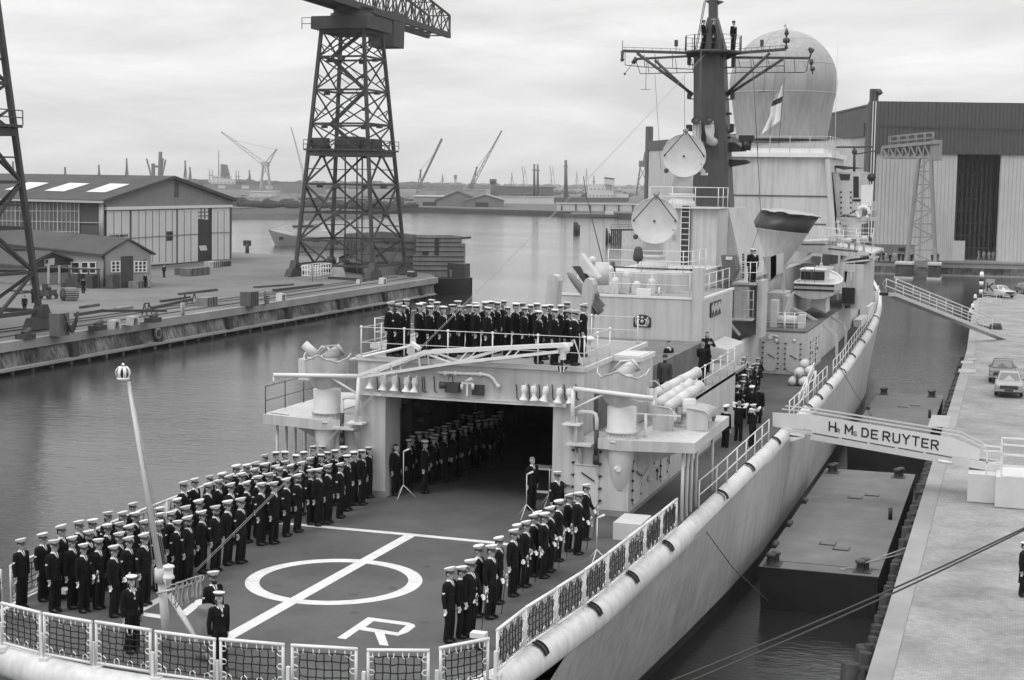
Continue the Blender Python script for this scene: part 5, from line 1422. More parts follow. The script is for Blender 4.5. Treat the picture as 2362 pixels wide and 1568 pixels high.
# floating pontoons between ship and quay
PDECK = mat('pontoon_steel_deck', .15, .8, .2, .8, bump=.2, bscale=20, grime=.25)
def pontoon(y0, y1, label):
 x0, x1, z = -8.55, -4.2, 1.6
 p = thing('pontoon', label, 'pontoon', ((x0 + x1) / 2, (y0 + y1) / 2, 0))
 m = M(); m.hexa([(x0 + .1, y0 + .1, -.8), (x1 - .1, y0 + .1, -.8), (x1 - .1, y1 - .1, -.8), (x0 + .1, y1 - .1, -.8)], [(x0, y0, z - .003), (x1, y0, z - .003), (x1, y1, z - .003), (x0, y1, z - .003)]); m.obj('pontoon_hull', BLACKP, p)
 m = M(); m.box(x0 - .02, x1 + .02, y0 - .02, y1 + .02, z, z + .03); m.box(x0, x1, y0 + 1.0, y0 + 1.04, z + .03, z + .05); m.obj('pontoon_deck', PDECK, p)
 def bollard(x, y):
  b = M()
  for dx in (0, .38): b.lathe([(.17, 0), (.15, .05), (.13, .3), (.19, .34), (.19, .42), (.1, .46), (0, .46)], (x + dx * .4, y + dx, z + .03), n=12)
  b.box(x - .25, x + .4, y - .25, y + .6, z + .03, z + .06); b.obj('bollard', DARK, p)
 for x, y in ((x0 + .35, y0 + .3), (x1 - .7, y0 + .5), (x0 + .35, y1 - 1.2), (x1 - .8, y1 - 1.2)): bollard(x, y)
 m = M()
 for x, y in ((x0 + .05, y0 + 7), (x0 + .05, y0 + 12), (x0 + .05, y0 + 3)): m.cyl((x, y, z + .06), (x, y + .9, z + .06), .12, n=8)
 m.obj('edge_fender', BLACKP, p)
 for cx, cy in ((x0 + 2.0, y0 + 4.6), (x0 + 2.6, y0 + 3.9), (x0 + 2.1, y0 + 14.3), (x0 + 2.8, y0 + 15.2)):
  g = M(); 
  g.box(cx - .3, cx + .3, cy - .32, cy - .28, z + .031, z + .07); g.box(cx - .32, cx - .29, cy - .3, cy + .25, z + .031, z + .06); g.box(cx + .29, cx + .32, cy - .3, cy + .25, z + .031, z + .06)
  for k in range(5): g.box(cx - .24 + .12 * k, cx - .21 + .12 * k, cy - .28, cy - .18, z + .031, z + .06)
  g.obj('deck_scuttle', DARK, p)
 m = M(); m.cyl((x1 - .35, (y0 + y1) / 2 - .5, z + .03), (x1 - .35, (y0 + y1) / 2 - .5, z + .55), .09, n=10); m.obj('mooring_post', BLACKP, p)
 return p
pontoon(56.0, 77.2, 'flat steel pontoon floating between warship and quay, nearest the camera')
pontoon(87.0, 108.0, 'flat steel pontoon floating beyond the lettered gangway')
m = M()
pb = V((-4.75, 56.6, 1.95))
m.tube([pb, PZ(*tl(3, 3, 1230, 410), 2.2)], .03, 5); m.tube([pb, (-3.3, 57.8, QZ - .2)], .03, 5)
m.tube([pb + V((-.3, 0, -.2)), pb + V((-.7, .1, -.3)), pb + V((-.9, -.1, -.3)), pb + V((-.6, -.2, -.3))], .03, 5)
tag(m.obj('pontoon_line', ROPEL), 'short pale mooring line from the near pontoon to the quay wall', 'rope')
m = M()
for a, b in ((PY(1535, 1575, 33), PY(2400, 1199, 45)), (PY(1560, 1584, 33), PY(2400, 1203, 45))): m.tube([lerp(a, b, t / 16) - UPZ * (.12 * math.sin(math.pi * t / 16)) for t in range(17)], .025, 6)
tag(m.obj('mooring_rope', mat('tarred_rope', .05, .9, .3, 20)), 'pair of long dark mooring ropes slanting from the stern up to the quay', 'rope')
m = M(); a, b = PZ(*tl(3, 2, 1690, 60), 5.0), PZ(*tl(3, 3, 0, 840), 1.2)
m.tube([a, lerp(a, b, .5) - UPZ * .25, b], .02, 5); tag(m.obj('mooring_wire', WIRE), 'thin wire hanging from the deck edge down over the ship side to the near pontoon', 'rope')
m = M(); a, b = PX(*tl(2, 3, 640, 200), -9.5), PZ(*tl(2, 3, 960, 700), 1.6)
m.tube([a, lerp(a, b, .5) - UPZ * .2, b], .02, 5); tag(m.obj('mooring_wire', WIRE), 'thin wire from the rail down to the pontoon beyond the lettered gangway', 'rope')
# ---------------------------------------------------------------- the lettered gangway
GY = 67.3
g = lambda x, y: PY(*tl(2, 3, x, y), GY)
gw = thing('gangway', 'white canvas sided gangway lettered with the ship name, from ship to quay', 'gangway', g(1200, 1000))
GW = V((0, 1.1, 0))
SIGNW = mat('white_sign_canvas', .60, .85, .05, 1.5, bump=.15, bscale=4)
m = M()
for off in (V((0, 0, 0)),):
 m.prism([g(*p) for p in ((45, 670), (400, 690), (1705, 905), (1962, 1010), (1950, 1112), (1720, 1075), (410, 850), (395, 828), (45, 805))], (0, .03, 0))
side_ = m.obj('lettered_panel', SIGNW, gw)
m = M()
for off in (V((0, .05, 0)), GW):
 m.beam(g(130, 640) + off, g(420, 668) + off, .05); m.beam(g(420, 668) + off, g(1770, 885) + off, .06); m.beam(g(1770, 885) + off, g(2020, 1010) + off, .06)
 m.beam(g(395, 885) + off, g(2140, 1190) + off, .12, .34)
 m.beam(g(60, 830) + off, g(400, 860) + off, .1, .14)
for x0, y0, x1, y1 in ((280, 660, 280, 820), (405, 680, 400, 870), (680, 730, 672, 905), (945, 770, 930, 960), (1205, 815, 1190, 1005), (1460, 860, 1450, 1050), (1720, 900, 1710, 1090)): m.beam(g(x0, y0) + V((0, .045, 0)), g(x1, y1) + V((0, .045, 0)), .05, .03)
gf = m.obj('gangway_frame', PAINT2, gw)
m = M(); m.prism([g(400, 862) + V((0, .06, 0)), g(2130, 1178) + V((0, .06, 0)), g(2130, 1178) + GW, g(400, 862) + GW], (0, 0, .04)); m.obj('gangway_floor', DARK, gw)
m = M()
for a, b in ((410, 660), (675, 925), (935, 1180), (1195, 1440), (1455, 1705)): m.beam(g(a + 8, 862 + (a - 410) * .172) + V((0, -.002, 0)), g(b - 6, 862 + (b - 410) * .172) + V((0, -.002, 0)), .02, .05)
m.obj('shadow_slot', DARK, gw)
# letters: H small r, M small s, DE RUYTER
LT = M()
nrm = V((0, -1, 0))
def put(ch, x, y, size, w):
 o = g(x, y) + V((0, -.012, 0)); dirx = (g(x + 50, y + 50 * .168) - g(x, y)).normalized(); diry = (UPZ - dirx * UPZ.dot(dirx) * 0).normalized()
 glyph(LT, ch, o, dirx, diry, size, w, .006)
u_ = (g(1000, 900) - g(950, 900)).length / 50          # metres per tile pixel
for ch, x, y, sz in (('H', 568, 835, 58), ('R', 636, 852, 26), ('M', 716, 862, 58), ('S', 793, 880, 26), ('D', 870, 888, 55), ('E', 957, 905, 55), ('R', 1064, 924, 58), ('U', 1156, 940, 58), ('Y', 1245, 953, 60), ('T', 1335, 968, 58), ('E', 1423, 985, 55), ('R', 1510, 1003, 58)):
 put(ch, x, y, sz * u_, (14 if sz > 30 else 5.5) * u_)
LT.obj('gangway_lettering', BLACKP, side_)
m = M()
for x in (70, 330): m.beam(g(x, 830) + V((0, .3, 0)), g(x + 100, 940) + V((0, .3, 0)), .06)
m.prism([g(60, 850), g(340, 900), g(150, 960)], (0, .06, 0)); m.prism([g(130, 870), g(340, 880), g(340, 900), g(140, 890)], (0, .8, 0)); m.obj('hinge_bracket', RAILW, gw)
m = M()
for x, y in ((1570, 1115), (1580, 1118)): m.cyl(g(x, y), g(x + 120, y + 18), .07, n=8)
m.obj('gangway_roller', RAILW, gw)
# landing platform on the quay: two painted plinths with a white rail
ls = thing('landing_stage', 'pale grey landing stage with white tubular rails at the foot of the gangway', 'landing stage', (.5, 66.5, QZ))
m = M(); p0, p1 = PZ(*tl(2, 3, 1835, 1505), QZ), PZ(*tl(2, 3, 2095, 1512), QZ)
m.box(p0.x, p1.x, 66.3, 67.9, QZ + .03, PY(*tl(2, 3, 1850, 1235), 66.3).z); m.box(p1.x - .0, p1.x + 4, 65.6, 68.3, QZ + .031, PY(*tl(2, 3, 2120, 1265), 65.6).z); m.obj('plinth', PAINT2, ls)
m = M(); zt2 = PY(*tl(2, 3, 2120, 1265), 65.6).z
q = lambda x, y: PY(*tl(2, 3, x, y), 65.65)
for pts in ([q(2155, 1255), q(2155, 965), q(2420, 985)], [q(2155, 1055), q(2420, 1075)], [q(2155, 1255), q(2420, 1275)], [q(2160, 1160), q(2420, 1175)]):
 for a, b in zip(pts, pts[1:]): m.beam(a, b, .07)
q2 = lambda x, y: PY(*tl(2, 3, x, y), 66.35)
for a, b in (((1990, 1025), (2160, 1030)), ((1990, 975), (2160, 990)), ((2025, 1030), (2015, 1240)), ((2000, 1130), (2150, 1135))): m.beam(q2(*a), q2(*b), .06)
m.beam(q(2155, 985) + V((0, 2.4, 0)), q(2420, 1000) + V((0, 2.4, 0)), .06); m.beam(q(2155, 985) + V((0, 2.4, 0)), q(2155, 1240) + V((0, 2.4, 0)), .06)
m.obj('stage_rail', RAILW, ls)
# second brow further forward
b0, b1 = PX(*tl(1, 3, 1090, 1130), -9.8), PZ(*tl(1, 3, 2150, 1545), QZ + .15)
br = thing('gangway', 'long plain grey brow with open tubular rails further forward by the bow', 'gangway', b0)
m = M(); m.prism([b0, b1, b1 + V((.75, .35, 0)), b0 + V((.75, .35, 0))], (0, 0, -.3)); m.obj('brow_floor', PAINT2, br)
m = M()
for off in (V((0, 0, 0)), V((.75, .35, 0))):
 for h_ in (.55, 1.1): m.tube([b0 + off + UPZ * h_, b1 + off + UPZ * h_ - (b1 - b0) * .16], .045, 6)
 for k in range(7): a = lerp(b0, b1, k / 7.2) + off; m.cyl(a, a + UPZ * 1.1, .035, n=6)
m.obj('brow_rail', RAILW, br)
m = M(); m.tube([b0 + UPZ * 1.1, b0 + V((-.3, 0, .7)), b0 + V((.05, 0, .2))], .04, 5); m.m = 1; m.box(b0.x - .5, b0.x + .2, b0.y - .2, b0.y + .3, b0.z - .25, b0.z); m.obj('brow_hinge', [RAILW, BLACKP], br)
m = M(); p = PZ(*tl(1, 3, 2100, 1470), QZ)
m.cyl(p + V((-.5, 0, .3)), p + V((.5, 0, .3)), .3, n=12); m.box(p.x - .6, p.x + .6, p.y - .3, p.y + .3, QZ + .05, QZ + .3); m.beam(p + V((-2.6, 1.0, .5)), p, .12)
tag(m.obj('brow_trolley', DARK), 'small dark roller trolley under the foot of the forward brow', 'trolley')
# bollards, sign, cars
def bpost(px, py, h=1.0, r=.16):
 p = PZ(px, py, 1.2); m = M()
 m.m = 1; m.cyl((p.x, p.y, -1), (p.x, p.y, 2.9), r, n=12); m.m = 0; m.lathe([(r + .02, 0), (r + .02, .3), (r * .6, .45), (0, .48)], (p.x, p.y, 2.9), n=14)
 return m.obj('mooring_pile', [RAILW, TIMBER])
for i, (x, y) in enumerate(((2247, 720), (2241, 745), (2236, 758))): tag(bpost(x, y), ['white topped mooring pile in the water at the quay corner, farthest of three', 'white topped mooring pile by the quay corner, the middle of three', 'white topped mooring pile by the quay corner, nearest of three'][i], 'mooring pile', 'white topped piles at the quay corner')
p = PZ(*tl(1, 3, 1965, 1180), QZ); m = M()
for k in range(6): m.m = 1 - k % 2; m.cyl((p.x, p.y, QZ + .03 + .5 * k), (p.x, p.y, QZ + .53 + .5 * k), .24, n=12)
m.m = 0; m.sph((p.x, p.y, QZ + 3.0), .24, 8)
tag(m.obj('banded_post', [RAILW, DARK]), 'tall black and white banded post at the far corner of the quay', 'post')
sg = thing('quay_sign', 'sign board with the letter K on a low trestle by the parked cars', 'sign', PZ(*tl(1, 3, 2040, 1250), QZ)); c = sg.location.copy()
m = M(); w = 1.3
for dx in (-w, w): m.beam(c + V((dx, 0, .03)), c + V((dx, 0, .8)), .07)
m.beam(c + V((-w, 0, .8)), c + V((w, 0, .8)), .07); m.beam(c + V((-.75, 2, 1.1)), c + V((.75, 2, 1.1)), .06); m.beam(c + V((-.75, 2, .03)), c + V((-.75, 2, 1.1)), .06); m.beam(c + V((.75, 2, .03)), c + V((.75, 2, 1.1)), .06); m.box(c.x - .3, c.x + .3, c.y - .05, c.y - .01, QZ + .3, QZ + .75); m.obj('sign_frame', PAINT2, sg)
m = M(); m.box(c.x - .5, c.x + .5, c.y + 2.2, c.y + 2.3, QZ + 1.3, QZ + 2.9); sb2 = m.obj('sign_board', mat('sign_grey', .3, .6, .1, 2), sg)
LT = M(); glyph(LT, 'K', V((c.x - .3, c.y + 2.19, QZ + 1.55)), V((1, 0, 0)), UPZ, .62, .14, .01); LT.obj('sign_letter', BLACKP, sb2)
# ================================================================ CARS
def car_proto():
 car = thing('car', 'car', 'car')
 L, Wd, H = 4.65, 1.77, 1.42        # front towards -y, origin on the ground in the middle
 prof = [(-2.30, .38), (-2.32, .62), (-2.25, .82), (-1.2, .93), (-.95, .96), (1.35, .97), (2.15, .90), (2.30, .72), (2.30, .38)]
 m = M()
 rows = []
 for y, z in [(-2.30, .38), (-2.32, .6), (-2.27, .8), (-2.1, .86), (-1.2, .94), (-.95, .96), (1.35, .97), (2.1, .92), (2.28, .78), (2.30, .38)]:
  k = 1.0 if abs(y) < 2.0 else .95
  rows.append([V((-Wd / 2 * k, y, .36)), V((-Wd / 2 * k, y, max(z - .22, .36))), V((-Wd / 2 * k * .97, y, z - .05)), V((-Wd / 2 * .86 * k, y, z)), V((0, y, z + .015)), V((Wd / 2 * .86 * k, y, z)), V((Wd / 2 * k * .97, y, z - .05)), V((Wd / 2 * k, y, max(z - .22, .36))), V((Wd / 2 * k, y, .36))])
 m.grid(rows); m.face(rows[0]); m.face(rows[-1]); m.face([r[0] for r in rows] + [r[-1] for r in rows[::-1]])
 rs = []
 for y, z, w in ((-.95, .95, .76), (-.28, 1.38, .60), (-.1, 1.41, .60), (.75, 1.41, .60), (.95, 1.37, .60), (1.6, .96, .74)):
  rs.append([V((-w, y, z - .0)), V((-w * .9, y, z + .015)), V((0, y, z + .03)), V((w * .9, y, z + .015)), V((w, y, z))])
 m.grid(rs)
 for s_ in (1, -1):
  m.face([V((s_ * .77, -.95, .94)), V((s_ * .605, -.28, 1.38)), V((s_ * .605, .95, 1.37)), V((s_ * .75, 1.6, .95))])
 m.obj('body', CARP, car)
 g = M()
 g.face([(-.66, -.93, .985), (.66, -.93, .985), (.52, -.335, 1.378), (-.52, -.335, 1.378)]); g.obj('windscreen', GLASSC, car)
 g = M(); g.face([(-.62, 1.53, 1.03), (.62, 1.53, 1.03), (.53, 1.0, 1.385), (-.53, 1.0, 1.385)]); g.obj('rear_window', GLASSC, car)
 for s_ in (1, -1):
  for a, b in ((-.75, .25), (.33, 1.3)):
   g = M(); f = lambda y, t: V((s_ * (.776 - .155 * t), y, .985 + .37 * t))
   g.face([f(a, 0), f(b, 0), f(min(b, .95) - .05, 1), f(max(a, -.2) + .02, 1)]); g.obj('side_window', GLASSC, car)
 for x in (-1, 1):
  for y in (-1.4, 1.42):
   w = M(); w.lathe([(.0, -.1), (.2, -.1), (.21, -.09), (.30, -.1), (.32, -.07), (.32, .07), (.30, .1), (0, .1)], (x * .77, y, .32), (1, 0, 0), n=20); wh = w.obj('wheel', TYRE, car)
   c = M(); c.lathe([(0, .105), (.14, .105), (.19, .1)], (x * .77, y, .32), (x, 0, 0), n=16); c.obj('hub_cap', CHROME, wh)
 b = M(); b.box(-.85, .85, -2.42, -2.33, .42, .54); b.obj('front_bumper', CHROME, car)
 b = M(); b.box(-.85, .85, 2.31, 2.4, .42, .54); b.obj('rear_bumper', CHROME, car)
 b = M(); b.box(-.55, .55, -2.345, -2.325, .56, .78)
 for k in range(5): b.box(-.54, .54, -2.355, -2.346, .58 + .042 * k, .59 + .042 * k)
 b.obj('grille', DARK, car)
 for s_ in (-1, 1):
  h = M(); h.box(s_ * .69 - .11, s_ * .69 + .11, -2.36, -2.3, .56, .78); h.obj('headlight', CHROME, car)
  h = M(); h.beam((s_ * .8, -.7, 1.0), (s_ * .97, -.72, 1.03), .05); h.obj('wing_mirror', TYRE, car)
 p = M(); p.box(-.26, .26, -2.435, -2.425, .43, .53); p.obj('number_plate', BLACKP, car)
 return kids(car)
CARP = mat('car_paint_silver', .30, .25, .03, 2, metal=.3, spec=.5)
GLASSC = mat('car_glass', .16, .08, .02, 2, spec=.9, metal=.4)
TYRE = mat('tyre_rubber', .02, .8, .1, 3)
CHROME = mat('chrome', .5, .25, .03, 2, metal=.8)
c0 = car_proto()
CARP_D = mat('car_paint_dark', .05, .2, .03, 2, spec=.6)
CARP_L = mat('car_paint_pale', .42, .25, .03, 2, spec=.5)
cars = [(PZ(*tl(2, 3, 2220, 540), QZ) + V((0, 2.3, 0)), 0.0, 'silver saloon car parked nose to the camera in front of another car', None),
  (PZ(*tl(2, 3, 2160, 410), QZ) + V((-.02, 2.3, 0)), .0, 'dark saloon car half hidden behind the silver car on the quay', CARP_D),
  (PZ(*tl(1, 3, 2140, 1185), QZ) + V((0, 2.2, 0)), .55, 'dusty pale saloon parked at an angle beside the letter K sign', CARP_L),
  (PZ(*tl(1, 3, 2345, 1150), QZ) + V((.5, 2.2, 0)), .3, 'dark car cut by the right edge at the far end of the quay', CARP_D)]
for i, (p, rz, lab, pm) in enumerate(cars):
 c = c0 if i == 0 else copy_tree(c0)
 c.location = V((p.x, p.y, QZ + .035)); c.rotation_euler = (0, 0, rz); tag(c, lab, 'car', 'cars parked on the quay')
 if pm:
  for ch in COL.objects:
   if ch.parent == c and ch.name.startswith('body'): ch.data = ch.data.copy(); ch.data.materials[0] = pm
# ================================================================ LEFT QUAY
def zat(p, py):
 """height at which the upright through p crosses picture row py"""
 d0 = V((p.x, p.y, -CAMZ)); k = (PH / 2 - py) / FPX
 return (k * d0.dot(CF) - d0.dot(CU)) / (CU.z - k * CF.z)
def PPL(px, py, p0, n_):
 d = ray(px, py); o = V((0, 0, CAMZ)); return o + d * ((p0 - o).dot(n_) / d.dot(n_))
ASPH = mat('quay_paving', .16, .9, .12, .25, bump=.3, bscale=10, spec=.15, grime=.35)
e1, e2 = PZ(755, 594, QZ), PZ(540, 582, QZ)
m = M()
qp = [(-76.3, -60), (-76.3, 197), (-79, 203), (e1.x, e1.y), (e2.x, e2.y), (-420, 330), (-420, -60)]
m.prism([(x, y, QZ - 1.0) for x, y in qp], (0, 0, 1.0))
tag(m.obj('quay', ASPH), kind='structure')
m = M(); m.box(-76.5, -75.9, -60, 197, QZ - .75, QZ + .02); m.box(-79, -76.0, 196.4, 197.1, QZ - .75, QZ + .019); tag(m.obj('quay_edge', CONC), kind='structure')
QWALL = mat('harbour_wall_concrete', .20, .9, .8, .5, streak=.75, bump=.5, bscale=5, spec=.15, grime=.85)
m = M(); m.hexa([(-77.5, -60, .5), (-75.85, -60, .5), (-75.85, 195.5, .5), (-77.5, 195.5, .5)], [(-77.5, -60, QZ - .76), (-76.2, -60, QZ - .76), (-76.2, 196, QZ - .76), (-77.5, 196, QZ - .76)])
tag(m.obj('quay_wall', QWALL), kind='structure')
m = M(); m.box(-76.6, -75.35, -60, 195, .34, .56); tag(m.obj('wall_ledge', CONC), kind='structure')
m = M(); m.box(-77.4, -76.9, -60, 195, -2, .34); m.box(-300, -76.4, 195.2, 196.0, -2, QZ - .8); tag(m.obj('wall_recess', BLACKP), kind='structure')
y = 70.0; k = 0
while y < 195:
 m = M(); m.cyl((-75.6, y, -1), (-75.6, y, .34), .16, n=8)
 tag(m.obj('wall_pile', CONCD), 'short concrete pile under the ledge of the left quay wall', 'pile', 'piles under the ledge of the left quay wall'); y += 2.65
for y in (83, 96.5, 110, 123.5, 137, 150.5, 164, 177.5, 190):  # sloping ribs, toned dark for their shadows and stains on the wall
 m = M(); m.prism([(-76.25, y, QZ - .8), (-75.55, y, QZ - .8), (-75.5, y, .57), (-75.9, y, .57)], (0, .9, 0)); tag(m.obj('wall_rib', TIMBER), 'dark sloping rib on the left quay wall', 'fender', 'dark ribs on the left quay wall')
m = M()
for x in (-82.6, -81.2, -78.6): m.box(x - .04, x + .04, -60, 195, QZ + .004, QZ + .09)
tag(m.obj('crane_rail', DARK), kind='structure')
tyre = PX(*tl(1, 0, 1457, 1510), -75.6); m = M(); m.tube([tyre + V((0, .42 * math.cos(t), .42 * math.sin(t))) for t in [2 * math.pi * k / 16 for k in range(16)]], .14, 8, closed=True)
tag(m.obj('tyre_fender', mat('worn_rubber', .16, .9, .3, 5)), 'old pale tyre hung on the left quay wall as a fender', 'tyre')
# ---------------------------------------------------------------- big shed with sliding doors
SHROOF = mat('shed_roof_felt', .085, .9, .2, .3, streak=.2, spec=.1)
SHWALL = mat('shed_dark_cladding', .085, .8, .15, .5, streak=.15)
GABLE = mat('shed_gable_cladding', .22, .8, .1, .5, streak=.15)
DOORW = mat('shed_door_sheet', .60, .7, .06, .6, streak=.12)
A, B_ = PZ(235, 624, QZ), PZ(532.5, 597.3, QZ)
eg_ = (B_ - A).normalized(); sn = V((-eg_.y, eg_.x, 0))         # along the gable, and away along the shed
if sn.x > 0: sn = -sn
fn = -sn
ze = zat(A, 466); mid = (A + B_) / 2
ridge = V((mid.x, mid.y, 0)); ridge.z = zat(mid, 413.5)
ze2 = ze
shed = thing('shed', 'big dark roofed quayside shed with pale sliding doors and three skylights', 'shed', mid)
SL = 95.0
def up(p, z): return V((p.x, p.y, z))
m = M()
m.prism([up(A, QZ), up(B_, QZ), up(B_, ze2), ridge, up(A, ze)], sn * SL); m.obj('shed_wall', SHWALL, shed)
m = M()
ov = fn * .8
a, r_, b = up(A, ze) - eg_ * .8 - UPZ * .25, ridge, up(B_, ze2) + eg_ * .8 - UPZ * .25
for p, q in ((a, r_), (r_, b)): m.prism([p + ov + UPZ * .05, q + ov + UPZ * .05, q + ov + UPZ * .55, p + ov + UPZ * .55], sn * (SL + 1))
m.obj('shed_roof', SHROOF, shed)
sl_n = (r_ - a).cross(sn).normalized()
p0 = a + UPZ * .60
for cs in (((795, 203), (972, 207), (1195, 133), (1015, 128)), ((410, 193), (590, 199), (825, 127), (640, 122)), ((45, 183), (235, 189), (450, 121), (265, 115))):
 m = M(); q = [PPL(*tl(1, 0, *c), p0, sl_n) for c in cs]; m.prism(q, UPZ * .05); m.obj('skylight', mat('skylight_glass', .62, .5, .05, 2), shed)
m = M(); q0 = A + fn * .06
F = lambda x, y, o=.06: PPL(*tl(1, 0, x, y), A + fn * o, fn)
def fpoly(pts, o, t=.05):
 q = [F(x, y, o) for x, y in pts]; mm = M(); mm.prism(q, sn * t); return mm
fpoly([(958, 300), (1598, 88), (2135, 280), (2135, 330), (985, 342)], .10).obj('gable', GABLE, shed)
fpoly([(985, 342), (2145, 322), (2145, 345), (985, 372)], .5, .4).obj('door_track', RAILW, shed)
for x0, x1, yt0, yt1, yb0, yb1 in ((985, 1195, 378, 376, 905, 890), (1215, 1630, 376, 366, 885, 860), (1640, 1825, 366, 358, 859, 842), (1955, 2120, 356, 350, 830, 823)):
 dr_ = fpoly([(x0, yt0), (x1, yt1), (x1, yb1), (x0, yb0)], .25).obj('sliding_door', DOORW, shed)
m = M()
for x in (1052, 1122, 1282, 1345, 1408, 1470, 1530, 1590, 1700, 1762, 2010, 2068): m.beam(F(x, 375, .31), F(x, 850, .31), .06)
m.beam(F(1215, 628, .31), F(1825, 590, .31), .1); m.beam(F(1955, 580, .31), F(2120, 575, .31), .1); m.obj('door_seam', mat('seam_grey', .2, .8, .1, 2), shed)
fpoly([(1197, 376), (1213, 376), (1213, 640), (1197, 645)], .28, .1).obj('door_post', SHWALL, shed)
fpoly([(1630, 366), (1641, 366), (1641, 862), (1630, 864)], .32, .1).obj('door_post', SHWALL, shed)
fpoly([(2120, 346), (2140, 345), (2136, 826), (2120, 828)], .3, .1).obj('door_post', SHWALL, shed)
fpoly([(1538, 568), (1597, 565), (1597, 650), (1538, 655)], .32).obj('wicket_window', BLACKP, shed)
fpoly([(1612, 112), (1650, 125), (1650, 252), (1612, 252)], .16).obj('loft_door', SHWALL, shed)
fpoly([(1826, 358), (1954, 354), (1954, 832), (1826, 845)], .12, .02).obj('doorway', BLACKP, shed)
m = M()
q = [F(x, y, .18) for x, y in ((1826, 358), (1920, 355), (1920, 460), (1826, 450))]; m.prism(q, sn * .02); m.obj('far_window', mat('skylight_glass', .62, .5, .05, 2), shed)
m = M()
for x in (1855, 1888): m.beam(F(x, 357, .22), F(x, 455, .22), .12)
for y in (390, 425): m.beam(F(1826, y, .22), F(1920, y - 2, .22), .12)
for z_, xx in ((530, 1826), (545, 1850)): pass
m.obj('window_bar', DARK, shed)
fpoly([(1835, 700), (1900, 695), (1912, 740), (1850, 745)], .2).obj('stored_panel', DOORW, shed)
m = fpoly([(1000, 585), (1188, 580), (1188, 632), (1000, 638)], .31, .06); sgn_ = m.obj('shed_sign', mat('sign_cream', .5, .7, .08, 3), shed)
LT = M(); o = F(1012, 622, .40); ux_ = (F(1180, 612, .40) - o); Lw = ux_.length; ux_.normalize()
txt = 'ALGEM OPS MAGAZIJN'; cw = Lw / len(txt); k = 0
for ch in txt:
 if ch != ' ': glyph(LT, ch, o + ux_ * (cw * k), ux_, UPZ, cw * .72, cw * .24, .03)
 k += 1
LT.obj('sign_lettering', BLACKP, sgn_)
# glazed long side
wn_ = -eg_
S_ = lambda x, y, o=.08: PPL(*tl(1, 0, x, y), A + wn_ * o, wn_)
m = M(); m.prism([S_(-700, 268), S_(728, 305), S_(728, 640), S_(-700, 690)], eg_ * .04); win = m.obj('side_glazing', mat('dirty_factory_glass', .10, .35, .6, .25, spec=.5), shed)
m = M()
x = 728
while x > -250: m.beam(S_(x, 270, .14), S_(x, 660, .14), .16 if (728 - x) % 5 < 1 else .09); x -= 39
for y0, y1 in ((380, 375), (482, 372 + 85), (572, 548)): m.beam(S_(728, y0, .14), S_(-700, y1, .14), .12)
m.beam(S_(728, 483, .14), S_(940, 488, .14), .1); m.obj('window_bar', mat('bar_pale', .42, .7, .1, 3), win)
m = M(); m.tube([S_(923, 310, .3), S_(923, 645, .3)], .16, 6); m.tube([S_(942, 315, .3), S_(942, 645, .3)], .2, 6); m.beam(S_(-500, 262, .9), S_(950, 297, .9), .3); m.obj('rain_pipe', mat('bar_pale', .42, .7, .1, 3), shed)
# ---------------------------------------------------------------- office with gable, and kiosk
O1, O2 = PZ(*tl(1, 0, 975, 1092), QZ), PZ(*tl(1, 0, 1395, 1078), QZ)
oe = (O2 - O1).normalized(); on = V((-oe.y, oe.x, 0)); on = -on if on.x > 0 else on; of = -on
zo = zat(O1, 391.8 + 785 / 4); om = (O1 + O2) / 2; zr = zat(om, 391.8 + 648 / 4)
off = thing('office_building', 'low pale workshop office with a gable and dark double door', 'office', om)
OW = mat('office_render', .27, .85, .1, .6, streak=.12)
m = M(); m.prism([up(O1, QZ), up(O2, QZ), up(O2, zo), up(om, zr), up(O1, zo)], on * 60); m.obj('office_wall', OW, off)
m = M()
a, r_, b = up(O1, zo) - oe * .5 - UPZ * .1, up(om, zr + .05), up(O2, zo) + oe * .5 - UPZ * .1
for p, q in ((a, r_), (r_, b)): m.prism([p + of * .3, q + of * .3, q + of * .3 + UPZ * .22, p + of * .3 + UPZ * .22], on * 61)
m.obj('office_roof', SHROOF, off)
F2 = lambda x, y, o=.06: PPL(*tl(1, 0, x, y), O1 + of * o, of)
def opoly(pts, o, t=.04): 
 mm = M(); mm.prism([F2(x, y, o) for x, y in pts], on * t); return mm
opoly([(1115, 798), (1228, 792), (1228, 1082), (1115, 1086)], .07).obj('door', DARK, off)
for xs in ((1028, 1105), (1240, 1350)):
 w_ = opoly([(xs[0], 848), (xs[1], 845 if xs[0] < 1200 else 825), (xs[1], 940), (xs[0], 945)], .06).obj('window', GLASSD, off)
 m = M(); n_ = 2 if xs[0] < 1200 else 3
 for k in range(n_ + 1): xx = xs[0] + (xs[1] - xs[0]) * k / n_; m.beam(F2(xx, 838, .1), F2(xx, 943, .1), .14)
 for yy in (846, 880, 912, 942): m.beam(F2(xs[0], yy, .1), F2(xs[1], yy - 3, .1), .1)
 m.obj('frame', RAILW, w_)
on2 = -oe
F3 = lambda x, y, o=.06: PPL(*tl(1, 0, x, y), O1 + on2 * o, on2)
for xs in ((660, 735), (752, 815), (825, 885)):
 mm = M(); mm.prism([F3(x, y) for x, y in ((xs[0], 852), (xs[1], 855), (xs[1], 952), (xs[0], 955))], oe * .04); w_ = mm.obj('window', GLASSD, off)
 m = M()
 for x in xs: m.beam(F3(x, 850, .1), F3(x, 955, .1), .16)
 for y in (852, 905, 953): m.beam(F3(xs[0], y, .1), F3(xs[1], y, .1), .1)
 m.obj('frame', RAILW, w_)
m = M(); m.tube([F3(935, 790, .2), F3(965, 850, .2), F3(960, 1080, .2)], .12, 6); m.obj('rain_pipe', DARK, off)
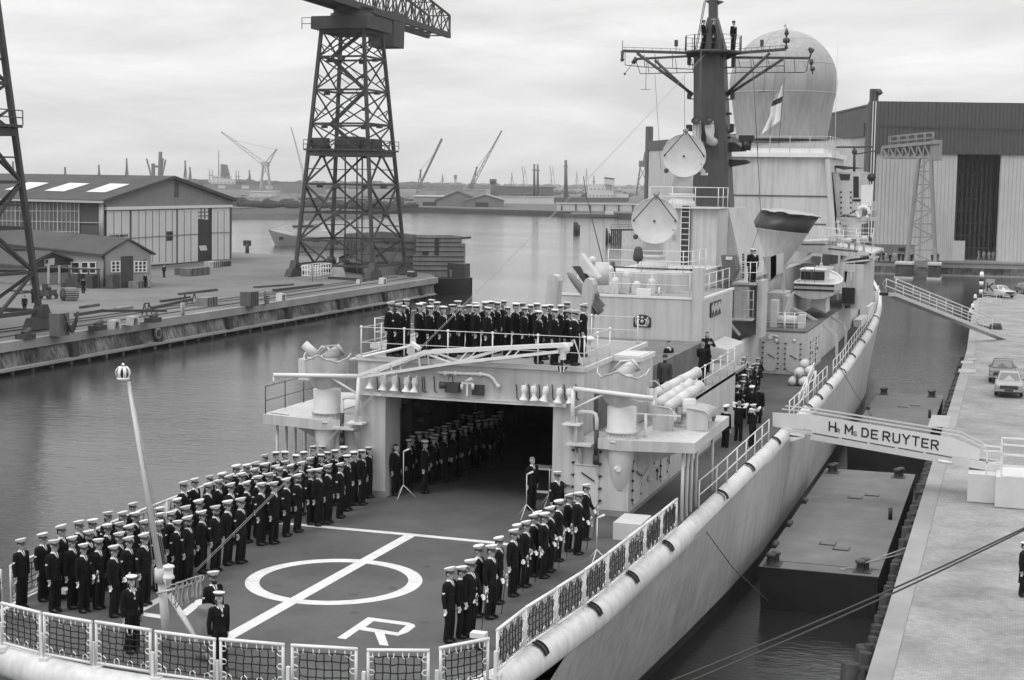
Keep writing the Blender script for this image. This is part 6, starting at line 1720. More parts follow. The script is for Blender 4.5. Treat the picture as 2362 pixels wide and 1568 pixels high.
K1, K2 = PZ(*tl(1, 0, 262, 1062), QZ), PZ(*tl(1, 0, 645, 1045), QZ)
ke = (K2 - K1).normalized(); kn = V((-ke.y, ke.x, 0)); kn = -kn if kn.x > 0 else kn; kf = -kn
zk1 = zat(K1, 391.8 + 895 / 4); zk2 = zat(K2, 391.8 + 845 / 4); km_ = PZ(*tl(1, 0, 470, 1053), QZ); zkr = zat(km_, 391.8 + 765 / 4)
kio = thing('kiosk', 'small gabled quay hut with a notice sign under its roof peak', 'hut', km_)
m = M(); m.prism([up(K1, QZ), up(K2, QZ), up(K2, zk2), up(km_, zkr), up(K1, zk1)], kn * 30); m.obj('hut_wall', OW, kio)
m = M()
for p, q in ((up(K1, zk1) - ke * .8, up(km_, zkr)), (up(km_, zkr), up(K2, zk2) + ke * .6)): m.prism([p + kf * .5, q + kf * .5, q + kf * .5 + UPZ * .2, p + kf * .5 + UPZ * .2], kn * 31)
m.obj('hut_roof', SHROOF, kio)
F4 = lambda x, y, o=.06: PPL(*tl(1, 0, x, y), K1 + kf * o, kf)
def kpoly(pts, o=.07): 
 mm = M(); mm.prism([F4(x, y, o) for x, y in pts], kn * .05); return mm
kpoly([(300, 880), (470, 775), (640, 845), (640, 870), (300, 905)]).obj('hut_gable', DARK, kio)
s_ = kpoly([(412, 828), (505, 812), (503, 875), (412, 888)], .2).obj('notice_sign', mat('sign_cream', .5, .7, .08, 3), kio)
kpoly([(420, 832), (445, 828), (443, 862), (420, 866)], .26).obj('sign_emblem', BLACKP, s_)
for xs in ((262, 440), (455, 540), (552, 640)): kpoly([(xs[0] + 4, 912 if xs[0] < 300 else 905), (xs[1] - 4, 905), (xs[1] - 4, 940), (xs[0] + 4, 950)], .09).obj('window', GLASSD, kio)
m = M()
for x in (258, 446, 546, 644): m.beam(F4(x, 880, .12), F4(x, 1050, .12), .22)
m.obj('hut_post', RAILW, kio)
# ---------------------------------------------------------------- tower cranes
STEEL = mat('crane_steel', .06, .7, .25, .5, streak=.2, spec=.25)
LV = [4.2, 7.6, 11.4, 15.3, 19.5, 23.6, 28.2, 32.7, 36.4]
def tower_crane(cx, cy, label, full=True):
 cr_ = thing('tower_crane', label, 'crane', (cx, cy, QZ))
 HB, HT = 5.75, 3.15
 def c(i, z):
  h_ = HB + (HT - HB) * (z - LV[0]) / (LV[-1] - LV[0]); s_ = ((-1, -1), (1, -1), (1, 1), (-1, 1))[i % 4]
  return V((cx + s_[0] * h_, cy + s_[1] * h_, z))
 for i in range(4):
  m = M(); m.beam(c(i, LV[0]), c(i, LV[-1]), .44, .44); m.obj('leg', STEEL, cr_)
  b = M(); p = c(i, QZ); b.hexa([(p.x - .5, p.y - 2.2, QZ + .1), (p.x + .5, p.y - 2.2, QZ + .1), (p.x + .5, p.y + 2.2, QZ + .1), (p.x - .5, p.y + 2.2, QZ + .1)], [(p.x - .4, p.y - 1.6, QZ + 1.1), (p.x + .4, p.y - 1.6, QZ + 1.1), (p.x + .4, p.y + 1.6, QZ + 1.1), (p.x - .4, p.y + 1.6, QZ + 1.1)])
  b.prism([(p.x - .45, p.y - .9, QZ + 1.1), (p.x - .45, p.y + .9, QZ + 1.1), (p.x - .45, p.y + .35, LV[0] + .6), (p.x - .45, p.y - .35, LV[0] + .6)], (.9, 0, 0))
  for k in range(4): b.cyl((p.x - .3, p.y - 1.6 + 1.05 * k, QZ + .4), (p.x + .3, p.y - 1.6 + 1.05 * k, QZ + .4), .38, n=10)
  b.obj('bogie', STEEL, cr_)
 for li, z in enumerate(LV[:-1]):
  m = M()
  w = .45 if li in (4,) else .26
  for i in range(4): m.beam(c(i, z), c(i + 1, z), w, w * (1.4 if li in (0, 4) else 1))
  m.obj('ring_beam', STEEL, cr_)
  zn = LV[li + 1]
  m = M()
  for i in range(4):
   a0, a1, b0, b1 = c(i, z), c(i + 1, z), c(i, zn), c(i + 1, zn)
   if li < 4:
    mid_ = (b0 + b1) / 2 if li % 2 else (a0 + a1) / 2
    if li % 2: m.beam(a0, mid_, .23); m.beam(a1, mid_, .23); m.beam((a0 + mid_) / 2, (a0 + b0) / 2, .12); m.beam((a1 + mid_) / 2, (a1 + b1) / 2, .12)
    else: m.beam(mid_, b0, .24); m.beam(mid_, b1, .24); m.beam((b0 + mid_) / 2, (a0 + b0) / 2, .12); m.beam((b1 + mid_) / 2, (a1 + b1) / 2, .12)
   else:
    m.beam(a0, b1, .17); m.beam(a1, b0, .17)
    x_ = (a0 + a1 + b0 + b1) / 4; m.beam((a0 + x_) / 2, (a0 + b0) / 2, .12); m.beam((a1 + x_) / 2, (a1 + b1) / 2, .12)
    m.sph((b0 + b1) / 2 * .5 + (a0 + a1) / 2 * .5, .25, 6)
   m.box((b0.x + b1.x) / 2 - .35, (b0.x + b1.x) / 2 + .35, (b0.y + b1.y) / 2 - .35, (b0.y + b1.y) / 2 + .35, zn - .5, zn - .15)
  m.obj('bracing', STEEL, cr_)
 # winch platform half way up, stairs
 m = M(); z = LV[4] + .4; h_ = 5.0
 m.box(cx - h_, cx + h_, cy - h_, cy + h_, z, z + .25)
 for x0, x1, y0, y1, hh in ((-4.3, -2.4, -4, -2, 1.5), (-1, 2.3, -3.5, -.5, 1.7), (2.8, 4.6, -3, 0, 1.4), (-2, 1, 1, 3.6, 1.6)): m.box(cx + x0, cx + x1, cy + y0, cy + y1, z + .25, z + .25 + hh)
 rails(m, [(cx - h_, cy - h_, z + .25), (cx + h_, cy - h_, z + .25), (cx + h_, cy + h_, z + .25)], (.6, 1.2), .05, .05, 1.6)
 m.obj('winch_platform', STEEL, cr_)
 m = M()
 for i, (za, zb_) in enumerate(zip(LV[4:-1], LV[5:])):
  s0, s1 = (-1, 1) if i % 2 else (1, -1)
  m.beam((cx + s0 * 2.6, cy - 1.2, za), (cx + s1 * 2.6, cy - 1.2, zb_), .25, .5); m.beam((cx + s0 * 2.6, cy - 1.2, za + 1.1), (cx + s1 * 2.6, cy - 1.2, zb_ + 1.1), .08)
 for dx in (-1.2, .6, 1.4): m.beam((cx + dx, cy + .5, QZ + .5), (cx + dx, cy + .5, LV[4]), .16)
 m.obj('stairway', STEEL, cr_)
 if full:
  m = M(); z = LV[-1]
  m.box(cx - 4.2, cx + 4.2, cy - 4.2, cy + 4.2, z, z + 1.7); m.box(cx - 3.4, cx + 3.4, cy - 3.4, cy + 3.4, z - .5, z)
  rails(m, [(cx - 5.6, cy - 4.2, z), (cx - 4.2, cy - 4.2, z), (cx - 5.6, cy + 3.8, z)], (.7, 1.5), .05, .06, 1.6)
  m.lathe([(0, 1.7), (3.0, 1.7), (3.0, 2.3), (2.6, 2.4), (2.6, 3.0), (3.1, 3.1), (0, 3.2)], (cx, cy, z), n=20); m.obj('slewing_head', STEEL, cr_)
  zj = z + 3.2
  pr = PZ(1012, 82, zj); ctr = V((cx, cy, zj)); d = (pr - ctr); Lr = d.length; d.normalize(); s_ = d.cross(UPZ)
  m = M()
  for o in (-1.8, 1.8):
   m.beam(ctr - d * 34 + s_ * o, pr + s_ * o, .5, .9)
   m.beam(ctr - d * 4 + s_ * o + UPZ * 8.5, pr + s_ * o + UPZ * 3.2, .25, .3); m.beam(pr + s_ * o, pr + s_ * o + UPZ * 3.2, .3)
   n_ = 9
   for k in range(n_):
    t0, t1 = k / n_, (k + 1) / n_
    lo0, lo1 = lerp(ctr, pr, t0) + s_ * o, lerp(ctr, pr, t1) + s_ * o
    up0, up1 = lo0 + UPZ * (8.2 - 5.0 * t0), lo1 + UPZ * (8.2 - 5.0 * t1)
    m.beam(lo0, up1, .2); m.beam(up1, lo1, .18); m.beam(up0, lo1, .14)
    if o < 0: m.beam(lo1, lo1 + s_ * 3.6, .2); m.beam(up1, up1 + s_ * 3.6, .15); m.beam(lo1, up1 + s_ * 3.6, .12)
  m.prism([ctr - d * 34 - s_ * 1.5, ctr + d * 3 - s_ * 1.5, ctr + d * 3 + s_ * 1.5, ctr - d * 34 + s_ * 1.5], UPZ * .3)
  m.prism([ctr - d * 34 - s_ * 1.8, ctr - d * 2 - s_ * 1.8, ctr - d * 2 - s_ * 1.8 + UPZ * 2.2, ctr - d * 34 - s_ * 1.8 + UPZ * 1.8], s_ * .3)
  m.obj('jib', STEEL, cr_)
  m = M(); q = ctr + d * (Lr * .36) - UPZ * 1.2; m.hexa([q - d * 2.4 - s_ * 2 - UPZ * 3, q + d * 2.0 - s_ * 2 - UPZ * 3, q + d * 2.0 + s_ * 2 - UPZ * 3, q - d * 2.4 + s_ * 2 - UPZ * 3], [q - d * 2.4 - s_ * 2 + UPZ * 2, q + d * 2.4 - s_ * 2 + UPZ * 2, q + d * 2.4 + s_ * 2 + UPZ * 2, q - d * 2.4 + s_ * 2 + UPZ * 2]); m.obj('counterweight', STEEL, cr_)
 return cr_
tower_crane(-88.4, 195.5, 'tall dark lattice crane tower standing behind the sailors at the end of the left quay')
R_b = PZ(95, 760, QZ)
tower_crane(R_b.x - 5.85, R_b.y - 5.85, 'dark lattice crane leg cut by the left edge of the photo', False)
# ---------------------------------------------------------------- things lying on the left quay
def place(px, py): return PZ(px, py, QZ)
def T10(x, y): return PZ(*tl(1, 0, x, y), QZ)
def T11(x, y): return PZ(*tl(1, 1, x, y), QZ)
PALEC = mat('pale_painted_concrete', .50, .85, .1, 1.5, streak=.15)
def shield(p, s_=1.0, par=None):
 m = M(); w = 1.05 * s_; h_ = 1.35 * s_
 for sg_ in (0,):
  m.prism([(p.x + .55 * s_, p.y - w, QZ + .005), (p.x + .55 * s_, p.y - w * .6, QZ + .005), (p.x + .55 * s_, p.y - w * .42, QZ + h_ * .78), (p.x + .55 * s_, p.y + w * .42, QZ + h_ * .78), (p.x + .55 * s_, p.y + w * .6, QZ + .005), (p.x + .55 * s_, p.y + w, QZ + .005), (p.x + .55 * s_, p.y + w * .72, QZ + h_), (p.x + .55 * s_, p.y - w * .72, QZ + h_)], (-1.2 * s_, 0, 0))
 b = m.obj('bollard_shelter', PALEC)
 q = M(); q.lathe([(.22, 0), (.18, .1), (.17, .4), (.26, .44), (.26, .52), (0, .55)], (p.x, p.y, QZ + .006), n=14); q.obj('bollard', DARK, b)
 return b
for (x, y, f), lab in zip((((1100, 1468), None, T10), ((1270, 1432), None, T10), ((272, 1206), None, T11), ((1205, 1052), None, T11), ((1460, 985), None, T11), ((985, 1050), None, T11)),
     ('white arched concrete bollard shelter on the left quay edge, nearest the camera', 'white concrete bollard shelter second nearest along the left quay edge', 'white concrete bollard shelter on the quay edge left of the reel stand', 'white bollard shelter on the quay edge below the little dark mouthed hut', 'small white bollard shelter at the far end of the left quay', 'squat white bollard shelter by the crane bogie')):
 b = shield(f(*x) + V((-.5, 0, 0)), .58 if 'squat' not in lab else .4); tag(b, lab, 'bollard shelter', 'bollard shelters on the left quay')
cabp = T10(600, 1528)
cb = thing('hose_cabinet', 'grey steel cabinet with looped hoses on the left quay', 'cabinet', cabp)
m = M(); m.box(cabp.x - .9, cabp.x + .1, cabp.y - .9, cabp.y + .5, QZ + .005, QZ + 1.9); m.obj('cabinet_body', mat('cabinet_grey', .13, .6, .1, 2), cb)
m = M()
for k in range(6): m.tube([V((cabp.x + .25 + .03 * k, cabp.y - .5 + 1.9 * t, QZ + 1.9 - (1.1 + .12 * k) * math.sin(math.pi * t) ** .8)) for t in [j / 10 for j in range(11)]], .055, 5)
m.obj('hose', BLACKP, cb)
def timber(a, b, w, h_, lab, mt, cat_='beam', name='steel_beam'):
 w, h_ = w * .7, h_ * .7; m = M(); a = a + UPZ * (h_ / 2 + .01); b = b + UPZ * (h_ / 2 + .01); m.beam(a, b, w, h_); 
 return tag(m.obj(name, mt), lab, cat_)
timber(T10(690, 1350), T10(950, 1310), .35, .4, 'long dark pipe lying on the quay behind the hose cabinet', DARK, 'pipe', 'pipe')
timber(T10(950, 1310), T10(1540, 1310), .35, .35, 'dark bent pipe run lying along the quay beyond the hose cabinet', DARK, 'pipe', 'pipe')
timber(T10(1400, 1285), T10(1760, 1205), .5, .4, 'dark steel beam lying left of the crate on the quay', DARK)
timber(T10(740, 1280), T10(910, 1255), .4, .35, 'single pale topped beam lying alone on the paving', CONCD)
timber(T10(1070, 1295), T10(1205, 1275), .9, .35, 'short stack of planks on the quay beside the pipe', mat('old_wood', .2, .85, .25, 3), 'planks', 'plank_stack')
timber(T10(1480, 1222), T10(1750, 1185), .35, .35, 'dark rail lying behind the trestle on the left quay', DARK)
timber(T10(1650, 1155), T10(2000, 1115), .5, .35, 'pale topped long girder lying at the back of the left quay', CONCD)
timber(T11(-20, 1090), T11(345, 1065), .35, .3, 'pale rail lying on the quay left of the crane', CONCD)
timber(T11(165, 1120), T11(610, 1070), .6, .4, 'long dark girder lying on the quay behind the reel stand', DARK)
timber(T11(680, 1005), T11(1010, 1025), 1.0, .45, 'dark flat trolley on the crane track in front of the small hut', DARK, 'trolley', 'flat_trolley')
def crate(p, lx, ly, h_, lab, v=.14):
 lx, ly, h_ = lx * .62, ly * .6, h_ * .58
 cr_ = thing('crate', lab, 'crate', p); m = M(); m.box(p.x - lx / 2, p.x + lx / 2, p.y - ly / 2, p.y + ly / 2, QZ + .005, QZ + h_); m.obj('crate_box', mat('crate_%d' % int(v * 100), v, .85, .25, 2, streak=.3), cr_)
 m = M()
 for k in range(4): y = p.y - ly / 2 + ly * (k + .5) / 4; m.box(p.x + lx / 2, p.x + lx / 2 + .06, y - .08, y + .08, QZ + .01, QZ + h_ + .03)
 m.obj('batten', CONCD, cr_); return cr_
crate(T10(1905, 1250), 2.2, 3.6, 1.5, 'light grey crate on the left quay beside the trestle', .2)
crate(T10(2300, 1255), 2.0, 3.0, 2.6, 'tall dark steel crate near the quay edge left of the crane', .11)
crate(T10(1800, 972), 2.4, 9, 1.8, 'long stack of bundled timber in front of the shed doors', .15)
crate(T10(1960, 900), 2.5, 4, 1.6, 'white topped crate by the open shed doorway', .42)
crate(T10(2060, 888), 2.2, 4, 1.3, 'dark low crate beside the white topped crate', .08)
crate(T10(1650, 968), 1.4, 1.4, 1.6, 'small dark drum crate at the end of the timber stack', .1)
crate(T10(1280, 1085), 2.2, 4.2, 1.4, 'open pale bin of scrap in front of the office window', .2)
crate(T10(1045, 1092), 1.3, 2.6, 2.9, 'upright dark locker beside the office door', .09)
crate(T11(1060, 990), 1.5, 6, 1.2, 'heap of rusty gear on the crane track', .07)
crate(T11(1440, 985), 1.6, 2, 1.1, 'dark gearbox by the far crane bogie', .05)
def reel(p, r, w, lab, ax=(0, 1, 0), mt=None):
 r, w = r * .55, w * .6
 c = p + UPZ * (r + .01); a = V(ax).normalized()
 rl_ = thing('cable_reel', lab, 'reel', p)
 m = M(); m.lathe([(0, -w / 2), (r, -w / 2), (r, -w / 2 + .12), (r * .62, -w / 2 + .12), (r * .62, w / 2 - .12), (r, w / 2 - .12), (r, w / 2), (r * .3, w / 2), (r * .3, w / 2 - .3), (0, w / 2 - .3)], c, a, n=22); m.obj('reel_drum', mt or CONCD, rl_)
 m = M()
 for k in range(18):
  t = 2 * math.pi * k / 18; u = V((-a.y, a.x, 0)); e = u * math.cos(t) + UPZ * math.sin(t); m.beam(c + e * r * .95 - a * w * .46, c + e * r * .95 + a * w * .46, .2, .12)
 m.obj('reel_lagging', mat('pale_lagging', .3, .8, .3, 4), rl_)
 return rl_
reel(T10(640, 1205), 1.25, 2.6, 'big slatted cable drum lying on the paving in front of the office', (.45, .9, 0))
reel(T10(1685, 1342), 1.1, .5, 'thin upright wheel of hose standing near the quay edge', (.8, .6, 0), PALEC)
reel(T11(100, 1235), 1.3, .6, 'dark hose reel in a stand on the quay edge', (.8, .6, 0), DARK)
def trestle(p, lx, h_, lab):
 lx, h_ = lx * .6, h_ * .55
 m = M()
 for dx in (-lx / 2, lx / 2):
  m.beam(p + V((-.3, dx, .01)), p + V((0, dx, h_)), .09); m.beam(p + V((.3, dx, .01)), p + V((0, dx, h_)), .09)
 m.beam(p + V((0, -lx / 2, h_)), p + V((0, lx / 2, h_)), .12); return tag(m.obj('trestle', DARK), lab, 'trestle')
trestle(T10(1750, 1235), 3.2, 2.0, 'dark tubular trestle beside the grey crate')
trestle(T10(730, 1120), 3.0, 1.7, 'dark trestle with planks in front of the office windows')
trestle(T10(1355, 1340), 1.4, 2.1, 'small upright frame of pipework on the quay')
# dark canopied work bench in front of the office windows, hand cart
wb = thing('work_bench', 'dark lean-to bench under the side windows of the office', 'work bench', T10(800, 1090)); c = wb.location.copy()
m = M(); bd_ = [T10(660, 1085), T10(930, 1095)]; m.prism([up(p, QZ + 2.2) for p in (bd_[0], bd_[1], bd_[1] + V((-2, .6, .6)), bd_[0] + V((-2, .6, .6)))], (0, 0, .15)); m.obj('bench_roof', DARK, wb)
m = M()
for t in (0, .33, .66, 1): q = lerp(bd_[0], bd_[1], t); m.beam(q + V((-.3, 0, .005)), up(q, QZ + 2.2) + V((-.3, 0, 0)), .15)
m.obj('bench_leg', DARK, wb)
for k in range(6):
 q = lerp(bd_[0], bd_[1], (k + .5) / 6) + V((-1.0, .3, 0)); m = M(); m.box(q.x - .5, q.x + .5, q.y - .8, q.y + .8, QZ + .01, QZ + .6 + .5 * (k % 3)); m.cyl(q + V((0, 0, .6)), q + V((.3, .6, 1.5)), .2, n=8); m.obj('bench_gear', DARK if k % 2 else CONCD, wb)
ct = thing('hand_cart', 'loaded hand cart standing by the cable drum', 'cart', T10(450, 1190)); c = ct.location.copy()
m = M(); m.box(c.x - .5, c.x + .5, c.y - .8, c.y + .8, QZ + .4, QZ + 1.0); m.obj('cart_box', CONCD, ct)
m = M(); m.sph(c + V((0, -.2, 1.2)), .4, 8, 1, 1.2, .7); m.box(c.x - .3, c.x + .2, c.y - .75, c.y - .4, QZ + 1.0, QZ + 1.7); m.obj('cart_load', DARK, ct)
for dy in (-.6, .6): m = M(); m.cyl(c + V((.5, dy, .3)), c + V((.6, dy, .3)), .3, n=12); m.cyl(c + V((-.6, dy, .3)), c + V((-.5, dy, .3)), .3, n=12); m.beam(c + V((-.6, dy, .4)), c + V((.6, dy, .4)), .1); m.obj('wheel', DARK, ct)
# small hut with a dark mouth under the crane, white railing, gas bottle tent
H1, H2 = T11(765, 930), T11(995, 968)
hut = thing('boat_hut', 'small open fronted hut with a dark mouth under the tower crane', 'hut', (H1 + H2) / 2)
hx = (H2 - H1); hx.z = 0; hw_ = hx.length; hx.normalize(); hn = V((-hx.y, hx.x, 0)); hm_ = (H1 + H2) / 2
zh = zat(H1, 391.8 + 825 / 4); zhr = zat(hm_, 391.8 + 778 / 4)
m = M(); m.prism([up(H1, QZ), up(H2, QZ), up(H2, zh), up(hm_, zhr), up(H1, zh)], hn * 7.0); m.obj('hut_wall', OW, hut)
m = M()
for p, q in ((up(H1, zh) - hx * .4, up(hm_, zhr)), (up(hm_, zhr), up(H2, zh) + hx * .4)): m.prism([p - hn * .3, q - hn * .3, q - hn * .3 + UPZ * .18, p - hn * .3 + UPZ * .18], hn * 7.6)
m.obj('hut_roof', SHROOF, hut)
m = M(); m.prism([up(H1, QZ + .01) + hx * hw_ * .2 - hn * .04, up(H2, QZ + .01) - hx * .15 - hn * .04, up(H2, zh - .15) - hx * .15 - hn * .04, up(H1, zh - .15) + hx * hw_ * .2 - hn * .04], hn * .03); m.obj('hut_opening', BLACKP, hut)
m = M(); m.lathe([(0, 0), (.28, 0)], up(hm_, (zh + zhr) / 2 + .05) - hn * .06, -hn, n=16); m.obj('vent_hole', BLACKP, hut)
m = M(); a, b = T11(522, 1030), T11(692, 1000)
rails(m, [a, b, b + V((-2, 1, 0)), a + V((-2, 1, 0)), a], (.7, 1.4, 2.0), .06, .06, 1.0)
tag(m.obj('safety_cage', RAILW), 'white tubular cage of railings by the crane foot', 'railing')
m = M(); p = T11(755, 985); m.lathe([(1.1, 0), (.9, 1.0), (.2, 1.9), (.12, 2.6), (0, 2.7)], p, n=14); tag(m.obj('canvas_tent', PALEC), 'small pale pointed tent like cover by the crane foot', 'tent')
m = M(); p = T11(230, 0); p = T10(2280, 768); m.cyl(p, p + UPZ * 1.6, .35, n=10); m.box(p.x - .7, p.x + .7, p.y - .2, p.y + .2, QZ + 1.3, QZ + 2.3); tag(m.obj('quay_lamp', DARK), 'dark capstan like post at the back edge of the quay right of the shed', 'post')
for x, y, lab in ((900, 1478, 'small cleat on the quay edge near the hose cabinet'), (235, 1560, 'dark cleat on the quay edge near the left crane'), (1410, 1405, 'dark winch box beside the bollard shelters')):
 p = T10(x, y); m = M(); m.box(p.x - .5, p.x + .5, p.y - .7, p.y + .7, QZ + .005, QZ + .45); m.cyl(p + V((0, -.3, .4)), p + V((0, .6, .7)), .25, n=8); tag(m.obj('cleat', DARK), lab, 'cleat')
# ---------------------------------------------------------------- barge carrying ship sections, workboat
RUSTY = mat('primed_steel_plate', .14, .8, .3, .5, streak=.35, grime=.3)
PLATE = mat('pale_primed_plate', .28, .8, .15, .4, streak=.25, grime=.25)
by0 = PZ(1000, 645, 0)
bsec = thing('barge_load', 'large prefabricated ship hull sections of steel plate stacked behind the crane', 'ship section', PZ(930, 640, 0))
yb_ = 213.0
U = lambda x, y, yy=yb_: PY(*tl(1, 1, x, y), yy)
m = M(); m.prism([U(805, 990), U(1475, 960), U(1475, 600), U(1160, 570), U(810, 590)], (-1, 3, 0)); d_ = m.obj('dark_section', RUSTY, bsec)
m = M()
for x in (820, 850, 880, 910): m.beam(U(x, 640) - V((0, .1, 0)), U(x, 780) - V((0, .1, 0)), .12)
for y in (660, 720, 790, 850): m.beam(U(1050, y) - V((0, .1, 0)), U(1460, y + 6) - V((0, .1, 0)), .12)
m.prism([U(960, 630) - V((0, .12, 0)), U(1000, 630) - V((0, .12, 0)), U(1000, 740) - V((0, .12, 0)), U(960, 740) - V((0, .12, 0))], (0, .05, 0)); m.obj('frame_rib', DARK, d_)
Q2 = lambda x, y: PY(*tl(1, 1, x, y), 211.0)
m = M(); m.prism([Q2(1450, 1000), Q2(1925, 1000), Q2(1928, 685), Q2(1895, 680), Q2(1895, 610), Q2(1790, 600), Q2(1480, 598), Q2(1480, 785), Q2(1450, 790)], (-1, 3, 0)); p_ = m.obj('pale_section', PLATE, bsec)
m = M()
for y in (628, 665, 705, 750, 797, 840, 880, 925): m.beam(Q2(1455 if y > 790 else 1485, y) - V((0, .05, 0)), Q2(1920 if y > 690 else 1890, y + 3) - V((0, .05, 0)), .1)
m.prism([Q2(1650, 625) - V((0, .06, 0)), Q2(1692, 625) - V((0, .06, 0)), Q2(1688, 785) - V((0, .06, 0)), Q2(1648, 785) - V((0, .06, 0))], (0, .04, 0)); m.prism([Q2(1535, 748) - V((0, .06, 0)), Q2(1595, 748) - V((0, .06, 0)), Q2(1595, 785) - V((0, .06, 0)), Q2(1535, 785) - V((0, .06, 0))], (0, .04, 0)); m.box(Q2(1895, 620).x, Q2(1922, 620).x, 211, 214, Q2(1900, 638).z, Q2(1900, 618).z); m.obj('plate_seam', DARK, p_)
wb_ = thing('workboat', 'low dark workboat with a boxy wheelhouse beside the ship sections', 'workboat', by0)
yw = 205.0; Q3 = lambda x, y: PY(*tl(1, 1, x, y), yw)
m = M()
rows = []
for x, k in ((1600, .15), (1660, .7), (1750, 1), (1880, 1), (1950, .7), (1990, .12)):
 t_, b_ = Q3(x, 992 + (x - 1600) * .01), Q3(x, 1062)
 rows.append([V((t_.x, yw - 2.6 * k, t_.z)), V((t_.x, yw - 2.4 * k, 0)), V((t_.x, yw - 2 * k, -.6)), V((t_.x, yw + 2 * k, -.6)), V((t_.x, yw + 2.4 * k, 0)), V((t_.x, yw + 2.6 * k, t_.z))])
m.grid(rows); m.face([r[0] for r in rows] + [r[-1] for r in rows[::-1]]); m.obj('boat_hull', BLACKP, wb_)
m = M(); m.prism([Q3(1765, 998), Q3(1925, 998), Q3(1922, 870), Q3(1765, 855)], (0, 2.4, 0)); wh_ = m.obj('wheelhouse', DARK, wb_); m = M(); m.prism([Q3(1788, 920) - V((0, .04, 0)), Q3(1805, 920) - V((0, .04, 0)), Q3(1805, 985) - V((0, .04, 0)), Q3(1788, 985) - V((0, .04, 0))], (0, .03, 0)); m.obj('door', mat('seam_grey', .2, .8, .1, 2), wh_)
# patrol vessel lying beyond the crane
pv = thing('patrol_vessel', 'small grey naval patrol vessel anchored beyond the lattice crane', 'patrol boat', PZ(*tl(1, 1, 450, 690), 0))
yv = PZ(*tl(1, 1, 180, 692), 0).y; NV = mat('naval_grey_far', .24, .6, .08, .3)
Q4 = lambda x, y, dy=0: PY(*tl(1, 1, x, y), yv + dy)
m = M(); rows = []
for x, ty, k in ((112, 545, .02), (180, 560, .45), (260, 575, .8), (380, 600, 1), (600, 615, 1), (850, 612, .9), (900, 610, .7)):
 t_ = Q4(x, ty); xb = Q4(max(x, 178 + (x - 112) * .25), 690).x; rows.append([V((t_.x, yv - 3.2 * k, t_.z)), V((xb, yv - 2.5 * k, 0)), V((xb, yv - 2.2 * k, -.6)), V((xb, yv + 2.2 * k, -.6)), V((xb, yv + 2.5 * k, 0)), V((t_.x, yv + 3.2 * k, t_.z))])
m.grid(rows); m.face([r[0] for r in rows] + [r[-1] for r in rows[::-1]]); m.face(rows[-1]); m.obj('vessel_hull', NV, pv)
m = M(); m.prism([Q4(340, 605), Q4(560, 615), Q4(560, 540), Q4(345, 545)], (0, 3, 0)); m.prism([Q4(560, 615), Q4(760, 615), Q4(760, 570), Q4(560, 560)], (0, 3, 0)); wh_ = m.obj('wheelhouse', mat('naval_white_far', .42, .6, .08, .3), pv)
m = M(); m.prism([Q4(335, 505), Q4(535, 500), Q4(535, 545), Q4(345, 545)], (0, 2.6, 0)); m.obj('bridge', NV, wh_); m = M(); m.prism([Q4(340, 515, -.05), Q4(530, 512, -.05), Q4(530, 528, -.05), Q4(343, 530, -.05)], (0, .04, 0)); m.obj('bridge_window', GLASSD, wh_)
m = M(); m.cyl(Q4(440, 500, 1.2), Q4(440, 330, 1.2), .14, n=6); m.cyl(Q4(945, 580, 1), Q4(945, 420, 1), .1, n=5); m.beam(Q4(415, 420, 1.2), Q4(470, 420, 1.2), .12); m.tube([Q4(440, 440, 1.2), Q4(130, 545, 1.2)], .05, 4); m.obj('vessel_mast', NV, pv)
m = M(); m.m = 1
for k in range(4): q = Q4(216 + 9 * k, 644, -3.0); m.box(q.x, q.x + .28, q.y - .1, q.y - .05, q.z, q.z + .7)
m.obj('hull_number', [NV, BLACKP], pv)
# ================================================================ FAR SHORE
fr_ = V((math.cos(_y), math.sin(_y), 0)); ff_ = V((-math.sin(_y), math.cos(_y), 0))
GZ = 2.4
W0, W1 = PZ(902, 485.5, 0), PZ(1462, 503.5, 0)
wd = (W1 - W0).normalized()
Wm, Wp = W0 - wd * 75, W1 + wd * 160
LAND = mat('far_ground', .12, .95, .4, .02, spec=.1, grime=.4)
GRASS = mat('far_grass', .07, .95, .45, .05, spec=.1)
m = M()
wn2 = V((-wd.y, wd.x, 0)); wn2 = wn2 if wn2.y > 0 else -wn2
m.prism([up(Wm, GZ - .4), up(Wp, GZ - .4), up(Wp + wn2 * 5000, GZ - .4), up(Wm + wn2 * 5000 - wd * 5500, GZ - .4), up(PZ(-900, 492, 0), GZ - .4), up(PZ(560, 492, 0), GZ - .4)], (0, 0, .4))
tag(m.obj('far_shore', LAND), kind='structure')
m = M(); m.prism([up(Wm, -1), up(Wp, -1), up(Wp, GZ - .4), up(Wm, GZ - .4)], wn2 * .8); tag(m.obj('sheet_piling', mat('sheet_piling', .05, .8, .3, .8, streak=.5)), kind='structure')
m = M()
sp_ = [PZ(-900, 503, 0), PZ(430, 504, 0), PZ(600, 505, 0), PZ(760, 505.5, 0), PZ(893, 503, 0), PZ(900, 500, 0), PZ(830, 492, 0), PZ(720, 487, 0), PZ(560, 484, 0), PZ(-900, 480, 0)]
ci = sum(sp_, V((0, 0, 0))) / len(sp_)
top_ = [p + (ff_ * 8 if i < 5 else V((0, 0, 0))) + UPZ * (1.9 if i not in (4, 5) else .9) for i, p in enumerate(sp_)]
m.add(sp_ + top_, [(k, (k + 1) % 10, 10 + (k + 1) % 10, 10 + k) for k in range(10)] + [[10 + k for k in range(10)]])
tag(m.obj('grassy_spit', GRASS), kind='structure')
